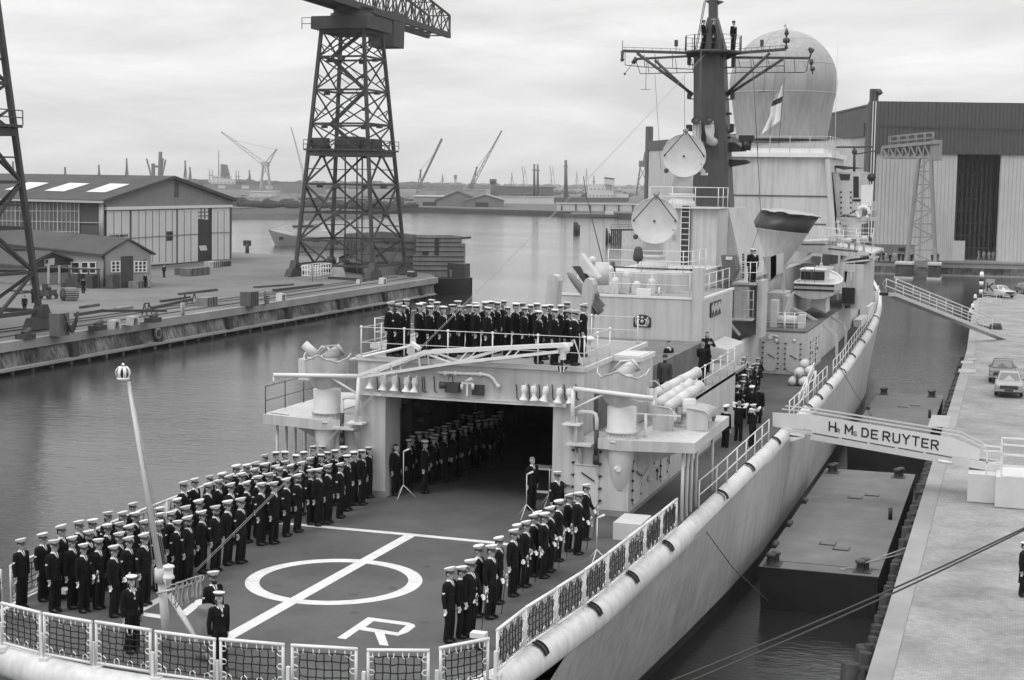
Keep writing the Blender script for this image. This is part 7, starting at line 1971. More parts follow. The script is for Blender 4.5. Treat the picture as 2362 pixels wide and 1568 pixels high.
def fbox(name, x0, x1, yb, yt, dep, mt, lab, cat_, z0=GZ, roof=None, rmt=None):
 a, b = PZ(x0, yb, z0), PZ(x1, yb, z0); 
 if (b - a).dot(ff_) != 0: b = a + fr_ * ((b - a).length)
 zt_ = zat(a, yt)
 o = thing(name, lab, cat_, (a + b) / 2)
 m = M()
 if roof:
  zr_ = zat(a, roof); c = (a + b) / 2
  m.prism([up(a, z0), up(b, z0), up(b, zt_), up(c, zr_), up(a, zt_)], ff_ * dep)
  m.obj('wall', mt, o)
  r = M()
  for p, q in ((up(a, zt_) - fr_ * 1.0, up(c, zr_)), (up(c, zr_), up(b, zt_) + fr_ * 1.0)): r.prism([p - ff_ * .6, q - ff_ * .6, q - ff_ * .6 + UPZ * .5, p - ff_ * .6 + UPZ * .5], ff_ * (dep + 1.2))
  r.obj('roof', rmt or SHROOF, o)
 else:
  m.prism([up(a, z0), up(b, z0), up(b, zt_), up(a, zt_)], ff_ * dep); m.obj('wall', mt, o)
  r = M(); r.prism([up(a, zt_) - fr_ * .5 - ff_ * .5, up(b, zt_) + fr_ * .5 - ff_ * .5, up(b, zt_) + fr_ * .5 + ff_ * (dep + .5), up(a, zt_) - fr_ * .5 + ff_ * (dep + .5)], UPZ * .4); r.obj('roof', rmt or mt, o)
 return o, a, b, zt_
FW = mat('far_white_wall', .50, .8, .1, .1); FG = mat('far_grey_wall', .16, .8, .2, .1); FD = mat('far_dark_wall', .075, .85, .2, .1); FM = mat('far_mid_wall', .26, .8, .2, .1)
def fwin(o, a, b, zlo, zhi, n, mt=None, gap=.35):
 for k in range(n):
  m = M(); p = lerp(a, b, (k + gap) / n); q = lerp(a, b, (k + 1 - gap) / n); m.prism([up(p, zlo) - ff_ * .15, up(q, zlo) - ff_ * .15, up(q, zhi) - ff_ * .15, up(p, zhi) - ff_ * .15], ff_ * .1); m.obj('opening', mt or BLACKP, o)
o, a, b, z = fbox('far_shed', 953, 1012, 474, 453, 30, FM, 'flat roofed open shed with a pale roof on the far bank', 'shed', rmt=FW); fwin(o, lerp(a, b, .25), lerp(a, b, .75), GZ, z - 3, 1, gap=.05)
o, a, b, z = fbox('far_shed', 1006, 1080, 475, 463, 45, FG, 'wide dark gabled shed on the far bank between two cranes', 'shed', roof=442); fwin(o, lerp(a, b, .55), b, GZ + 2, z - 1, 3)
o, a, b, z = fbox('far_shed', 1078, 1140, 477, 462, 40, FG, 'gabled shed with a pale right roof slope and dark doorway', 'shed', roof=449, rmt=FM); fwin(o, lerp(a, b, .2), lerp(a, b, .6), GZ, z - 1, 1, gap=.05)
fbox('far_shed', 1142, 1192, 452, 430, 30, FD, 'dark boxy store behind the pale wall on the far bank', 'shed')
fbox('far_shed', 1193, 1235, 452, 431, 30, FD, 'second dark boxy store beside its twin on the far bank', 'shed')
fbox('far_wall', 1150, 1236, 469, 453, 3, FW, 'pale wall below the dark boxy stores on the far bank', 'wall')
o, a, b, z = fbox('far_shed', 1285, 1432, 485.5, 470, 8, FW, 'long white shed split by dark posts along the far quay', 'shed')
for k in range(6): m = M(); p = lerp(a, b, (k + .3) / 6.0); m.beam(up(p, GZ) - ff_ * .4, up(p, z) - ff_ * .4, .6); m.obj('wall_post', DARK, o)
fbox('far_shed', 970, 1052, 452, 436, 25, FM, 'pale low store behind the luffing crane', 'shed')
fbox('far_shed', 153, 290, 407, 397, 30, FM, 'long pale low shed far off beyond the big shed roof', 'shed', z0=2.0) if False else None
o, a, b, z = fbox('far_shed', 430, 550, 436, 424, 20, FG, 'long low brick shed with small lit windows beyond the gable', 'shed'); fwin(o, a, b, GZ + 1.5, z - 1.2, 5, FW)
fbox('far_shed', 647, 700, 446, 420, 30, FG, 'grey long store just left of the lattice crane tower on the far bank', 'shed')
fbox('far_shed', 575, 612, 456, 443, 20, FW, 'pale small store left of the white crane base', 'shed')
fbox('far_shed', 540, 600, 466, 455, 14, FM, 'pale heap of sheds at the left of the far spit', 'shed')
# woods and bushes: one mass far off, and scrub on the spit
WOOD = mat('far_wood', .045, .95, .5, .08, spec=.05)
m = M()
for k in range(520):
 x = rnd.uniform(-60, 1560); yb = rnd.choice((430, 433, 436, 428)); p = PZ(x, yb, GZ); s_ = rnd.uniform(5, 9.5)
 o0 = len(m.v); m.sph(p + UPZ * s_ * .5, s_, 6, rnd.uniform(1.2, 3), 1.2, rnd.uniform(.6, .95))
 for i in range(o0, len(m.v)): m.v[i] = m.v[i] + V((rnd.uniform(-.15, .15), rnd.uniform(-.15, .15), rnd.uniform(-.18, .18))) * s_
tag(m.obj('far_woods', WOOD), 'low dark belt of trees along the whole horizon', 'woods', kind='stuff')
m = M()
for k in range(300):
 x = rnd.uniform(540, 960) if k % 3 else rnd.uniform(1140, 1460); yb = rnd.uniform(464, 478) if k % 3 else rnd.uniform(440, 455); p = PZ(x, yb, GZ); s_ = rnd.uniform(1.2, 3.2)
 o0 = len(m.v); m.sph(p + UPZ * s_ * .4, s_, 5, rnd.uniform(1, 2.2), 1, rnd.uniform(.5, .9))
 for i in range(o0, len(m.v)): m.v[i] = m.v[i] + V((rnd.uniform(-.2, .2), rnd.uniform(-.2, .2), rnd.uniform(-.2, .2))) * s_
tag(m.obj('scrub', WOOD), 'dark scrub and bushes scattered over the far bank', 'bushes', kind='stuff')
m = M()
for k in range(60):
 x = rnd.uniform(560, 940); p = PZ(x, rnd.uniform(462, 474), GZ); w_ = rnd.uniform(2, 7); h_ = rnd.uniform(1.5, 4); m.box(p.x - w_, p.x + w_, p.y, p.y + 5, GZ, GZ + h_)
tag(m.obj('stored_goods', FM), 'jumble of stacked goods and scrap over the far bank', 'goods', kind='stuff')
# far cranes
FS = mat('far_crane_grey', .09, .8, .2, .2); FSW = mat('far_crane_pale', .34, .8, .15, .2)
def fcrane(bx, by, bt, tip, piv, lab, mt, w=1.0, lattice=True, cab=True, extra=()):
 p = PZ(bx, by, GZ); k = (p - V((0, 0, CAMZ))).dot(CF) / FPX     # metres per pixel there
 Q = lambda x, y: PY(x, y, p.y)
 o = thing('dockside_crane', lab, 'crane', p)
 m = M()
 hb = 8 * k * w
 b4 = [p + fr_ * (sx * hb) + ff_ * (sy * hb) for sx, sy in ((-1, -1), (1, -1), (1, 1), (-1, 1))]
 tp = Q(piv[0], piv[1]); t4 = [tp + fr_ * (sx * hb * .45) + ff_ * (sy * hb * .45) for sx, sy in ((-1, -1), (1, -1), (1, 1), (-1, 1))]
 for u, v in zip(b4, t4): m.beam(u, v, 2.2 * k)
 for i in range(4):
  for t in (0, .5): m.beam(lerp(b4[i], t4[i], t), lerp(b4[(i + 1) % 4], t4[(i + 1) % 4], t + .5), 1.3 * k)
 m.obj('crane_tower', mt, o)
 if bt is not None:
  m = M(); q = Q(*bt); m.beam(tp - fr_ * hb * .4, q, 2 * k); m.beam(tp + fr_ * hb * .6, q, 2 * k); m.box(tp.x - hb * .6, tp.x + hb * .6, tp.y - hb * .6, tp.y + hb * .6, tp.z - 3 * k, tp.z + 7 * k); m.sph(q, 3 * k, 6); m.obj('crane_cabin', mt, o)
 m = M(); T_ = Q(*tip); d = (T_ - tp); n_ = 12
 sid = d.normalized().cross(ff_).normalized() * (3.2 * k * w)
 if lattice:
  for s_ in (-1, 1): m.beam(tp + sid * s_, T_ + sid * s_ * .25, 1.3 * k)
  for j in range(n_): s_ = 1 if j % 2 else -1; m.beam(lerp(tp, T_, j / n_) + sid * s_ * (1 - .75 * j / n_), lerp(tp, T_, (j + 1) / n_) - sid * s_ * (1 - .75 * (j + 1) / n_), .9 * k)
 else: m.beam(tp, T_, 4.2 * k); m.sph(T_, 3 * k, 6)
 if bt is not None: m.beam(Q(*bt), lerp(tp, T_, .75), .7 * k)
 m.obj('crane_jib', mt, o)
 return o
fcrane(969, 447, (970, 393), (1018, 322), (966, 432), 'dark luffing crane with a plain jib leaning right', FS, 1, False)
fcrane(1090, 450, (1099, 372 + 15), (1157, 301), (1086, 432), 'grey lattice crane with a long jib leaning right', FS, 1.0)
fcrane(612, 455, (637, 345), (510, 304), (612, 380), 'pale heavy crane with a long jib reaching left', FSW, 1.5)
fcrane(705, 440, None, (671, 293), (700, 400), 'thin pale jib rising behind the lattice crane tower', FSW, .6)
fcrane(1480, 452, None, (1488, 352), (1482, 385), 'dark lattice lamp tower beside the hall gable', FS, 1.6, False)
m = M(); q0, q1 = PY(1474, 385, PZ(1480, 452, GZ).y), PY(1496, 371, PZ(1480, 452, GZ).y); m.box(q0.x, q1.x, q0.y - 3, q0.y + 3, q0.z, q1.z)
m.obj('tower_cabin', FD, [o for o in COL.objects if o.get('label', '').startswith('dark lattice lamp')][0])
for x, t, lab in ((427, 370, 'thin crane mast far beyond the gable of the big shed'), (292, 365, 'thin mast far beyond the long shed roof'), (438, 385, 'short thin mast right of a taller one on the horizon'), (1274, 383, 'slanting derrick boom far right of the lattice crane'), (1210, 385, 'slanting derrick boom by the moored ship masts'), (30, 372, 'tall thin mast at the far left of the horizon'), (150, 385, 'faint mast left of the long shed roof ridge'), (228, 380, 'faint mast over the middle of the shed roof'), (575, 392, 'thin mast just left of the pale heavy crane'), (1020, 402, 'short mast right of the dark luffing crane'), (1180, 398, 'short slim mast above the dark boxy stores'), (1330, 395, 'slim mast left of the white block ship'), (1352, 388, 'slim mast touching the white block ship')):
 p = PZ(x, 437, GZ); m = M(); Q = lambda a_, b_: PY(a_, b_, p.y); m.beam(up(p, GZ), Q(x - (6 if 'slant' in lab else 0), t), 1.4); m.beam(Q(x + 6, 432), Q(x, t), .8); m.beam(Q(x - 5, 425), Q(x, t + 8), .7); tag(m.obj('derrick_mast', FS), lab, 'mast')
# far ships
def fship(lab, x0, x1, yw_, hull_t, blocks, masts, mt, hmt):
 a = PZ(x0, yw_, GZ); p = a; o = thing('cargo_ship', lab, 'ship', PZ((x0 + x1) / 2, yw_, GZ)); Q = lambda x, y: PY(x, y, p.y)
 m = M(); m.prism([Q(x0, yw_), Q(x1, yw_), Q(x1 + 4, hull_t), Q(x0 - 6, hull_t - 1)], ff_ * 16); m.obj('ship_hull', hmt, o)
 for j, (u0, u1, yb, yt) in enumerate(blocks): m = M(); m.prism([Q(u0, yb) + ff_ * (2 + j), Q(u1, yb) + ff_ * (2 + j), Q(u1, yt) + ff_ * (2 + j), Q(u0, yt) + ff_ * (2 + j)], ff_ * 10); b_ = m.obj('superstructure', mt, o)
 for u0, u1, yb, yt in blocks[:2]:
  n_ = max(3, int((u1 - u0) / 8))
  for k in range(n_):
   m = M(); x = u0 + (u1 - u0) * (k + .4) / n_; m.prism([Q(x, yb - 3) + ff_ * 1.8, Q(x + 2.5, yb - 3) + ff_ * 1.8, Q(x + 2.5, yb - 6) + ff_ * 1.8, Q(x, yb - 6) + ff_ * 1.8], ff_ * .1); m.obj('porthole', FD, o)
 for x, yb, yt, w_ in masts: m = M(); m.cyl(Q(x, yb) + ff_ * 4, Q(x, yt) + ff_ * 4, w_, w_ * .6, 6); m.beam(Q(x - 5, yt + 14) + ff_ * 4, Q(x + 5, yt + 14) + ff_ * 4, w_ * .5); m.obj('ship_mast', FS, o)
 return o, Q
o, Q = fship('white ship with a dark raked funnel beyond the big shed', 470, 560, 436, 426, ((480, 540, 426, 414), (488, 530, 414, 405)), ((503, 405, 346, .7), (482, 414, 390, .7), (488, 414, 391, .7), (543, 424, 392, .7), (549, 424, 393, .7)), FW, FD)
m = M(); m.prism([Q(508, 405), Q(528, 405), Q(522, 380), Q(509, 378)], ff_ * 8); m.obj('ship_funnel', FS, o)
o, Q = fship('white block shaped ship bridge with a banded funnel on the far quay', 1215, 1448, 466, 456, ((1356, 1415, 456, 441), (1358, 1412, 441, 425), (1415, 1450, 458, 448)), ((1232, 456, 378, 1.1), (1240, 456, 379, 1.1), (1305, 456, 369, 1.6), (1370, 430, 405, .5)), FW, FD)
m = M(); m.prism([Q(1394, 425), Q(1417, 427), Q(1417, 412), Q(1395, 409)], ff_ * 8); fu_ = m.obj('ship_funnel', FW, o)
m = M(); m.prism([Q(1394, 411.5) - ff_ * .2, Q(1417, 414) - ff_ * .2, Q(1417, 411.5) - ff_ * .2, Q(1394.5, 408.5) - ff_ * .2], ff_ * 8.4); m.obj('funnel_band', BLACKP, fu_)
o = thing('derrick_ship', 'twin kingpost ship with four derricks on the horizon at left', 'ship', PZ(358, 440, GZ)); py_ = PZ(358, 438, GZ).y; Q = lambda x, y: PY(x, y, py_)
m = M(); m.beam(Q(354, 432), Q(353, 377), 3); m.beam(Q(367, 432), Q(370, 350), 3); m.beam(Q(354, 384), Q(368, 384), 2.5); m.prism([Q(320, 432), Q(400, 432), Q(404, 424), Q(316, 424)], ff_ * 15)
for a_, b_ in (((352, 418), (338, 366)), ((370, 418), (376, 365)), ((371, 420), (382, 368))): m.beam(Q(*a_), Q(*b_), 1.4)
m.obj('kingpost', FS, o)
for x, t, b_, mt, lab in ((1050, 403, 436, FM, 'water tower with a dark tank on the far bank'), (1137, 413, 456, FD, 'short dark chimney on the far bank')):
 p = PZ(x, b_, GZ); m = M(); Q = lambda a_, c_: PY(a_, c_, p.y); o = thing('far_tower', lab, 'tower', p)
 m.cyl(up(p, GZ), Q(x, t + 9), 2.6, 2.4, 10); m.obj('tower_shaft', mt, o); m = M(); m.cyl(Q(x, t + 9), Q(x, t), 3.2, 3.2, 10); m.obj('tower_cap', FD, o)
bg2 = thing('tank_barge', 'long low river barge with a white wheelhouse along the far quay', 'barge', PZ(1360, 501, 0)); yy_ = bg2.location.y; Q = lambda x, y: PY(x, y, yy_)
m = M(); m.prism([Q(1303, 494), Q(1310, 500.5), Q(1420, 500.5), Q(1424, 497), Q(1420, 494.5)], ff_ * 7); m.obj('barge_hull', FD, bg2)
m = M(); m.prism([Q(1318, 495), Q(1392, 495), Q(1392, 491), Q(1318, 491)], ff_ * 5); m.obj('barge_hatch', FM, bg2)
m = M(); m.prism([Q(1395, 495), Q(1416, 495), Q(1414, 488), Q(1397, 488)], ff_ * 4); m.obj('barge_wheelhouse', FW, bg2)
# piles and jetty in mid water
def pilec(x0, x1, yb, yt, lab):
 p = PZ((x0 + x1) / 2, yb, 0); m = M(); k = (p.length) / FPX
 for j in range(3):
  x = x0 + (x1 - x0) * (j + .5) / 3; q = PY(x, yb, p.y); t_ = PY(x, yt + (6 if j == 2 else 0), p.y).z; m.cyl((q.x, p.y, -1), (q.x, p.y, t_), (x1 - x0) / 5 * k, n=8)
 return tag(m.obj('pile_cluster', BLACKP), lab, 'piles')
pilec(1322, 1337, 537, 512, 'dark pile cluster standing alone in the wide water')
pilec(1396, 1402, 558, 526, 'single dark pile left of the jetty')
pilec(1403, 1409, 556, 538, 'shorter dark pile close to the jetty')
jt = thing('jetty', 'small timber jetty on piles reaching in from the lower radar dish', 'jetty', PZ(1420, 558, 0)); yj = jt.location.y; Q = lambda x, y: PY(x, y, yj)
m = M(); m.prism([Q(1408, 528), Q(1470, 528), Q(1470, 532), Q(1408, 532)], (0, 4, 0)); m.obj('jetty_deck', DARK, jt)
for k in range(6):
 m = M(); q = Q(1409 + 4.3 * k, 558); m.cyl((q.x, yj + .5, -1), (q.x, yj + .5, Q(1410, 531).z), .22, n=6); m.obj('jetty_pile', BLACKP, jt)
m = M(); m.beam(Q(1409, 552), Q(1430, 535), .2); m.beam(Q(1430, 552), Q(1409, 535), .2); rails(m, [Q(1409, 528), Q(1470, 528)], (.6, 1.2), .06, .07, 2.5); m.obj('jetty_rail', DARK, jt)
# ================================================================ THE HALL AND GANTRY ON THE RIGHT
def ribs_mat(name, v, sc, amp=.25):
 m = mat(name, v, .75, .08, .3, streak=.1)
 n, l = m.node_tree.nodes, m.node_tree.links; b = n['Principled BSDF']
 t = n.new('ShaderNodeTexCoord'); w_ = n.new('ShaderNodeTexWave'); w_.wave_type = 'BANDS'; w_.bands_direction = 'X'; w_.inputs['Scale'].default_value = sc; w_.inputs['Distortion'].default_value = .4
 l.new(t.outputs['Object'], w_.inputs['Vector']); bp = n.new('ShaderNodeBump'); bp.inputs['Strength'].default_value = .7; bp.inputs['Distance'].default_value = .25; l.new(w_.outputs['Fac'], bp.inputs['Height']); l.new(bp.outputs[0], b.inputs['Normal'])
 return m
HW = ribs_mat('hall_pale_sheet', .52, .45); HDK = ribs_mat('hall_dark_sheet', .082, .45)
C0 = V((-25.2, 290.3, QZ)); C1 = V((3.0, 299.2, QZ)); hx_ = (C1 - C0).normalized(); C1 = C0 + hx_ * 75; hn_ = V((-hx_.y, hx_.x, 0)); hfn = -hn_
hall = thing('shipyard_hall', 'huge shipyard hall with a dark upper band and a tall open doorway', 'hall', C0)
HFc = lambda x, y, r=0, o=.0: PPL(*tl(r, 3, x, y), C0 + hfn * o, hfn)
ztop = HFc(1095, 935).z; zband = HFc(1070, 1362).z
zband = (HFc(1075, 1362).z + HFc(2360, 1480).z) / 2
d0, d1_ = HFc(1710, 835, 1), HFc(2110, 840, 1)
u0, u1 = (d0 - C0).dot(hx_), (d1_ - C0).dot(hx_)
pt = lambda u, z: C0 + hx_ * u + UPZ * (z - QZ)
m = M()
m.prism([pt(0, QZ), pt(u0, QZ), pt(u0, zband), pt(u1, zband), pt(u1, QZ), pt(75, QZ), pt(75, zband + .01), pt(0, zband + .01)], hn_ * .6); m.obj('hall_wall', HW, hall)
m = M(); m.prism([pt(-.3, zband), pt(75, zband), pt(75, ztop - .0), pt(-.3, ztop)], hn_ * .9 + hfn * .35)
m.v = [p + hfn * .35 for p in m.v]; m.obj('hall_band', HDK, hall)
m = M(); m.prism([pt(0, ztop - .5), pt(75, ztop - .5), pt(75, ztop - .5) + hn_ * 110, pt(0, ztop - .5) + hn_ * 110], UPZ * .4); m.prism([pt(0, QZ) + hn_ * 60, pt(75, QZ) + hn_ * 60, pt(75, ztop - 1) + hn_ * 60, pt(0, ztop - 1) + hn_ * 60], hn_ * .3); m.obj('hall_roof', HDK, hall)
m = M(); m.prism([pt(.05, QZ) + hn_ * 1.0, pt(.05, QZ) + hn_ * 100, pt(.05, ztop - .6) + hn_ * 100, pt(.05, ztop - .6) + hn_ * 1.0], hx_ * .3); m.obj('west_wall', HDK, hall)
m = M(); zz = (HFc(1100, 1165).z); m.beam(pt(0, zz) + hfn * .4, pt(75, zz - 1) + hfn * .4, .1, .25); m.obj('band_joint', DARK, hall)
m = M()
for k in range(9): m.beam(pt(u0 + (u1 - u0) * (k + .5) / 9, QZ) + hn_ * 4, pt(u0 + (u1 - u0) * (k + .5) / 9, zband) + hn_ * 4, .25)
for k in range(9): m.beam(pt(u0, QZ + 2.3 * k) + hn_ * 4.2, pt(u1, QZ + 2.3 * k) + hn_ * 4.2, .25)
m.obj('doorway_framing', DARK, hall)
m = M(); q0, q1 = HFc(1705, 652, 1), HFc(1820, 655, 1); v0, v1 = (q0 - C0).dot(hx_), (q1 - C0).dot(hx_); m.prism([pt(v0, QZ), pt(v1, QZ), pt(v1, q0.z), pt(v0, q0.z)], hfn * .15); m.obj('hall_door', FW, hall)
# low dark band near the ground, chimney-like corner duct
m = M(); q1 = HFc(1355, 690, 1); uu = (q1 - C0).dot(hx_); m.prism([pt(.3, QZ), pt(uu, QZ), pt(uu, q1.z), pt(.3, q1.z)], hfn * .12); m.obj('hall_plinth', mat('hall_plinth', .17, .8, .15, .4, streak=.2), hall)
q1 = HFc(1205, 715, 1); q2_ = HFc(1265, 750, 1); m = M(); v0, v1 = (q1 - C0).dot(hx_), (q2_ - C0).dot(hx_); m.prism([pt(v0, q2_.z), pt(v1, q2_.z), pt(v1, q1.z), pt(v0, q1.z)], hfn * .2); m.obj('vent_opening', BLACKP, hall)
zc0 = HFc(1025, 820).z
m = M(); m.prism([pt(-1.3, QZ), pt(.1, QZ), pt(.1, zc0), pt(-1.3, zc0)], hn_ * 1.3 + hfn * .0); m.cyl(pt(-.1, zc0 - .8) + hfn * .2, pt(.5, zc0 - .4) + hfn * .2, .55, n=12); m.obj('corner_duct', HDK, hall)
m = M(); m.beam(pt(-.85, QZ + 4) + hfn * .15, pt(-.85, ztop) + hfn * .15, .16); m.beam(pt(-.35, QZ + 4) + hfn * .15, pt(-.35, ztop) + hfn * .15, .22); m.obj('duct_pipe', RAILW, hall)
# west wing running back and to the left
zw = 27.9
E0 = pt(-1.2, QZ) + hn_ * .5; E1 = PZ(1492, 326, zw); E1.z = QZ
wx = (E1 - E0).normalized(); wnn = V((wx.y, -wx.x, 0)); wnn = wnn if wnn.y < 0 else -wnn
Lw_ = (E1 - E0).length
wing_ = thing('shipyard_hall', 'long lower wing of the shipyard hall running back behind the mast', 'hall', E0)
pw = lambda u, z: E0 + wx * u + UPZ * (z - QZ)
zb2 = zat(E1, 347)
m = M(); m.prism([pw(2, QZ), pw(Lw_, QZ), pw(Lw_, zb2), pw(2, zb2)], -wnn * .5); m.obj('hall_wall', ribs_mat('hall_pale_sheet_wing', .5, .45), wing_)
m = M(); m.prism([pw(2, zb2), pw(Lw_ + .2, zb2), pw(Lw_ + .2, zw), pw(2, zw)], -wnn * .9); m.v = [p + wnn * .3 for p in m.v]
m.prism([pw(-.1, QZ + 8), pw(9, zb2 - .1), pw(4.8, zw + .2), pw(.8, ztop)], -wnn * .6); m.obj('hall_band', mat('hall_wing_dark', .095, .75, .1, .3), wing_)
m = M(); m.prism([pw(2, zw - .4), pw(Lw_, zw - .4), pw(Lw_, zw - .4) - wnn * 70, pw(2, zw - .4) - wnn * 70], UPZ * .3); m.obj('hall_roof', HDK, wing_)
zc1 = zat(E1, 292); m = M(); m.prism([pw(Lw_ - 2, QZ), pw(Lw_ + .4, QZ), pw(Lw_ + .4, zc1), pw(Lw_ - 2, zc1)], -wnn * 1.5 + wnn * .0); m.v = [p + wnn * .4 for p in m.v]; m.obj('corner_duct', mat('hall_wing_dark', .095, .75, .1, .3), wing_)
# quay in front of the hall with its stained wall
m = M(); gq = [V((-420, 287.5, 0)), V((-26, 287.9, 0)), V((-20, 288.3, 0)), V((10, 291.8, 0)), V((120, 305, 0)), V((120, 460, 0)), V((-420, 700, 0))]
gq[0] = V((-60, 289, 0)); gq[-1] = V((-85, 520, 0))
m.prism([up(p, QZ - 1.1) for p in gq], (0, 0, 1.1)); tag(m.obj('quay', CONC), kind='structure')
m = M(); m.prism([up(p, -1.5) for p in gq], (0, 0, QZ + .39)); tag(m.obj('quay_wall', QWALL), kind='structure')
m = M()
for a, b in zip(gq[:4], gq[1:5]): m.beam(up(a, .12) - V((0, .25, 0)), up(b, .12) - V((0, .25, 0)), .5, .25); m.beam(up(a, QZ - .08) - V((0, .05, 0)), up(b, QZ - .08) - V((0, .05, 0)), .3, .35)
tag(m.obj('quay_edge', CONC), kind='structure')
# portal gantry standing in the water
gt = thing('portal_gantry', 'pale lattice portal gantry with a truss bridge in front of the hall', 'gantry', (-15.8, 280, 0))
G = lambda x, y, r=1, yy=280.0: PY(*tl(r, 3, x, y), yy)
GS = mat('gantry_grey', .26, .7, .1, .5, streak=.2)
for xc in (1270, 1545):
 m = M(); p = G(xc, 880); w_ = 1.45 if xc < 1400 else 1.0
 m.box(p.x - w_, p.x + w_, 276.5, 280.5, -.5, QZ - .15); q = m.obj('footing', CONCD, gt); m = M(); m.box(p.x - w_ - .15, p.x + w_ + .15, 276.3, 280.7, QZ - .15, QZ + .25); m.obj('footing_cap', PALEC, q); m = M(); m.box(p.x - w_ - .2, p.x + w_ + .2, 276.2, 280.8, -.6, .3); m.obj('footing_base', PALEC, q)
m = M(); a, b = G(1270, 935), G(1545, 935); m.beam(a + V((0, -1, .2)), (a + b) / 2 + V((0, -1, 1.3)), .35); m.beam(b + V((0, -1, .2)), (a + b) / 2 + V((0, -1, 1.3)), .35); m.beam(G(1270, 965), G(1545, 965), .7); m.beam(G(1270, 868), G(1545, 868), .5); m.obj('tie_beam', GS, gt)
m = M()
l0, l1, r0_, r1_ = G(1275, 860), G(1390, 1460, 0), G(1545, 860), G(1500, 1460, 0)
m.beam(l0, l1, .5); m.beam(r0_, r1_, .55); m.beam(l0 + V((0, 5, 0)), l1 + V((0, 5, 0)), .35); m.beam(r0_ + V((0, 5, 0)), r1_ + V((0, 5, 0)), .35); m.beam(G(1400, 820), G(1445, 1460, 0), .3)
nL = 8
for k in range(nL):
 a0, a1, b0, b1 = lerp(l0, l1, k / nL), lerp(l0, l1, (k + 1) / nL), lerp(r0_, r1_, k / nL), lerp(r0_, r1_, (k + 1) / nL)
 m.beam(a1, b1, .22); m.beam(a0 if k % 2 else b0, b1 if k % 2 else a1, .24)
m.obj('lattice_leg', GS, gt)
m = M()
tA, tB, bA, bB = G(1055, 1358, 0), G(1580, 1310, 0), G(1060, 1452, 0), G(1510, 1450, 0)
for off_ in (V((0, 0, 0)), V((0, 4.5, 0))):
 m.beam(tA + off_, tB + off_, .45, .55); m.beam(bA + off_, bB + off_, .35, .4); m.beam(tA + off_, bA + V((-.3, 0, .4)) + off_, .3)
 for k in range(7): t0, t1 = k / 7, (k + .75) / 7; m.beam(lerp(tA, bA + (bA - bA), 0) + (tB - tA) * t0 * .87 + off_, lerp(bA, bB, t1) + off_, .28); m.beam(lerp(bA, bB, t1) + off_, tA + (tB - tA) * ((k + 1) / 7 * .87) + off_, .16)
m.prism([tA, tB, tB + V((0, 4.5, 0)), tA + V((0, 4.5, 0))], UPZ * .2); m.obj('truss_bridge', GS, gt)
m = M(); a, b = G(1115, 1352, 0), G(1520, 1312, 0); rails(m, [a, b, b + V((0, 4, 0)), a + V((0, 4, 0))], (.9, 1.8), .07, .07, 1.4); m.box(b.x - .2, b.x + 1.6, b.y, b.y + 2, b.z - 3.2, b.z + .4); m.obj('bridge_rail', GS, gt)
# ================================================================ PEOPLE
SKIN = mat('skin', .36, .6, .06, 6); UNI = mat('navy_serge', .011, .9, .2, 4, spec=.12); SHOE = mat('shoe_leather', .012, .35, .1, 3)
WCAP = mat('white_cap_cotton', .66, .8, .04, 4, spec=.15); HAIRM = mat('dark_hair', .02, .7, .2, 20); HAIRL = mat('fair_hair', .10, .7, .2, 20); OVER = mat('work_overall', .30, .9, .15, 4); PARKA = mat('parka_cloth', .05, .9, .2, 4); GREYH = mat('grey_hair', .18, .7, .2, 20)
def seg(m, a, b, r0, r1, n=10):
 m.cyl(a, b, r0, r1, n); m.sph(a, r0, 8); m.sph(b, r1, 8)
def hand(m, w, d, side, curl=.55, palm=None):
 """palm and five bent fingers; w wrist, d forearm direction, side points to the thumb"""
 d = V(d).normalized(); s_ = (V(side) - d * V(side).dot(d)).normalized(); nrm = d.cross(s_) if palm is None else V(palm)
 c = w + d * .045
 o = len(m.v); m.sph((0, 0, 0), 1, 8)
 for i in range(o, len(m.v)): q = m.v[i]; m.v[i] = c + d * (q.z * .055) + s_ * (q.x * .042) + nrm * (q.y * .019)
 for k, L in enumerate((.062, .072, .068, .054)):
  b = c + d * .042 + s_ * (.030 - .02 * k); e = b + (d * (1 - curl * .35) + nrm * curl * .55).normalized() * L * .6; f = e + (d * (1 - curl) + nrm * curl).normalized() * L * .5
  seg(m, b, e, .0095, .009, 6); seg(m, e, f, .009, .008, 6)
 b = c - d * .01 + s_ * .036; e = b + (s_ * .6 + d * .8 + nrm * .2).normalized() * .04; f = e + (d + nrm * .5).normalized() * .03
 seg(m, b, e, .012, .010, 6); seg(m, e, f, .010, .009, 6)
def near(p, pts):
 best = 9
 for a, b in zip(pts, pts[1:]):
  ab = b - a; t = max(0, min(1, (p - a).dot(ab) / max(ab.dot(ab), 1e-9))); best = min(best, (p - a - ab * t).length)
 return best
BODIES = {}
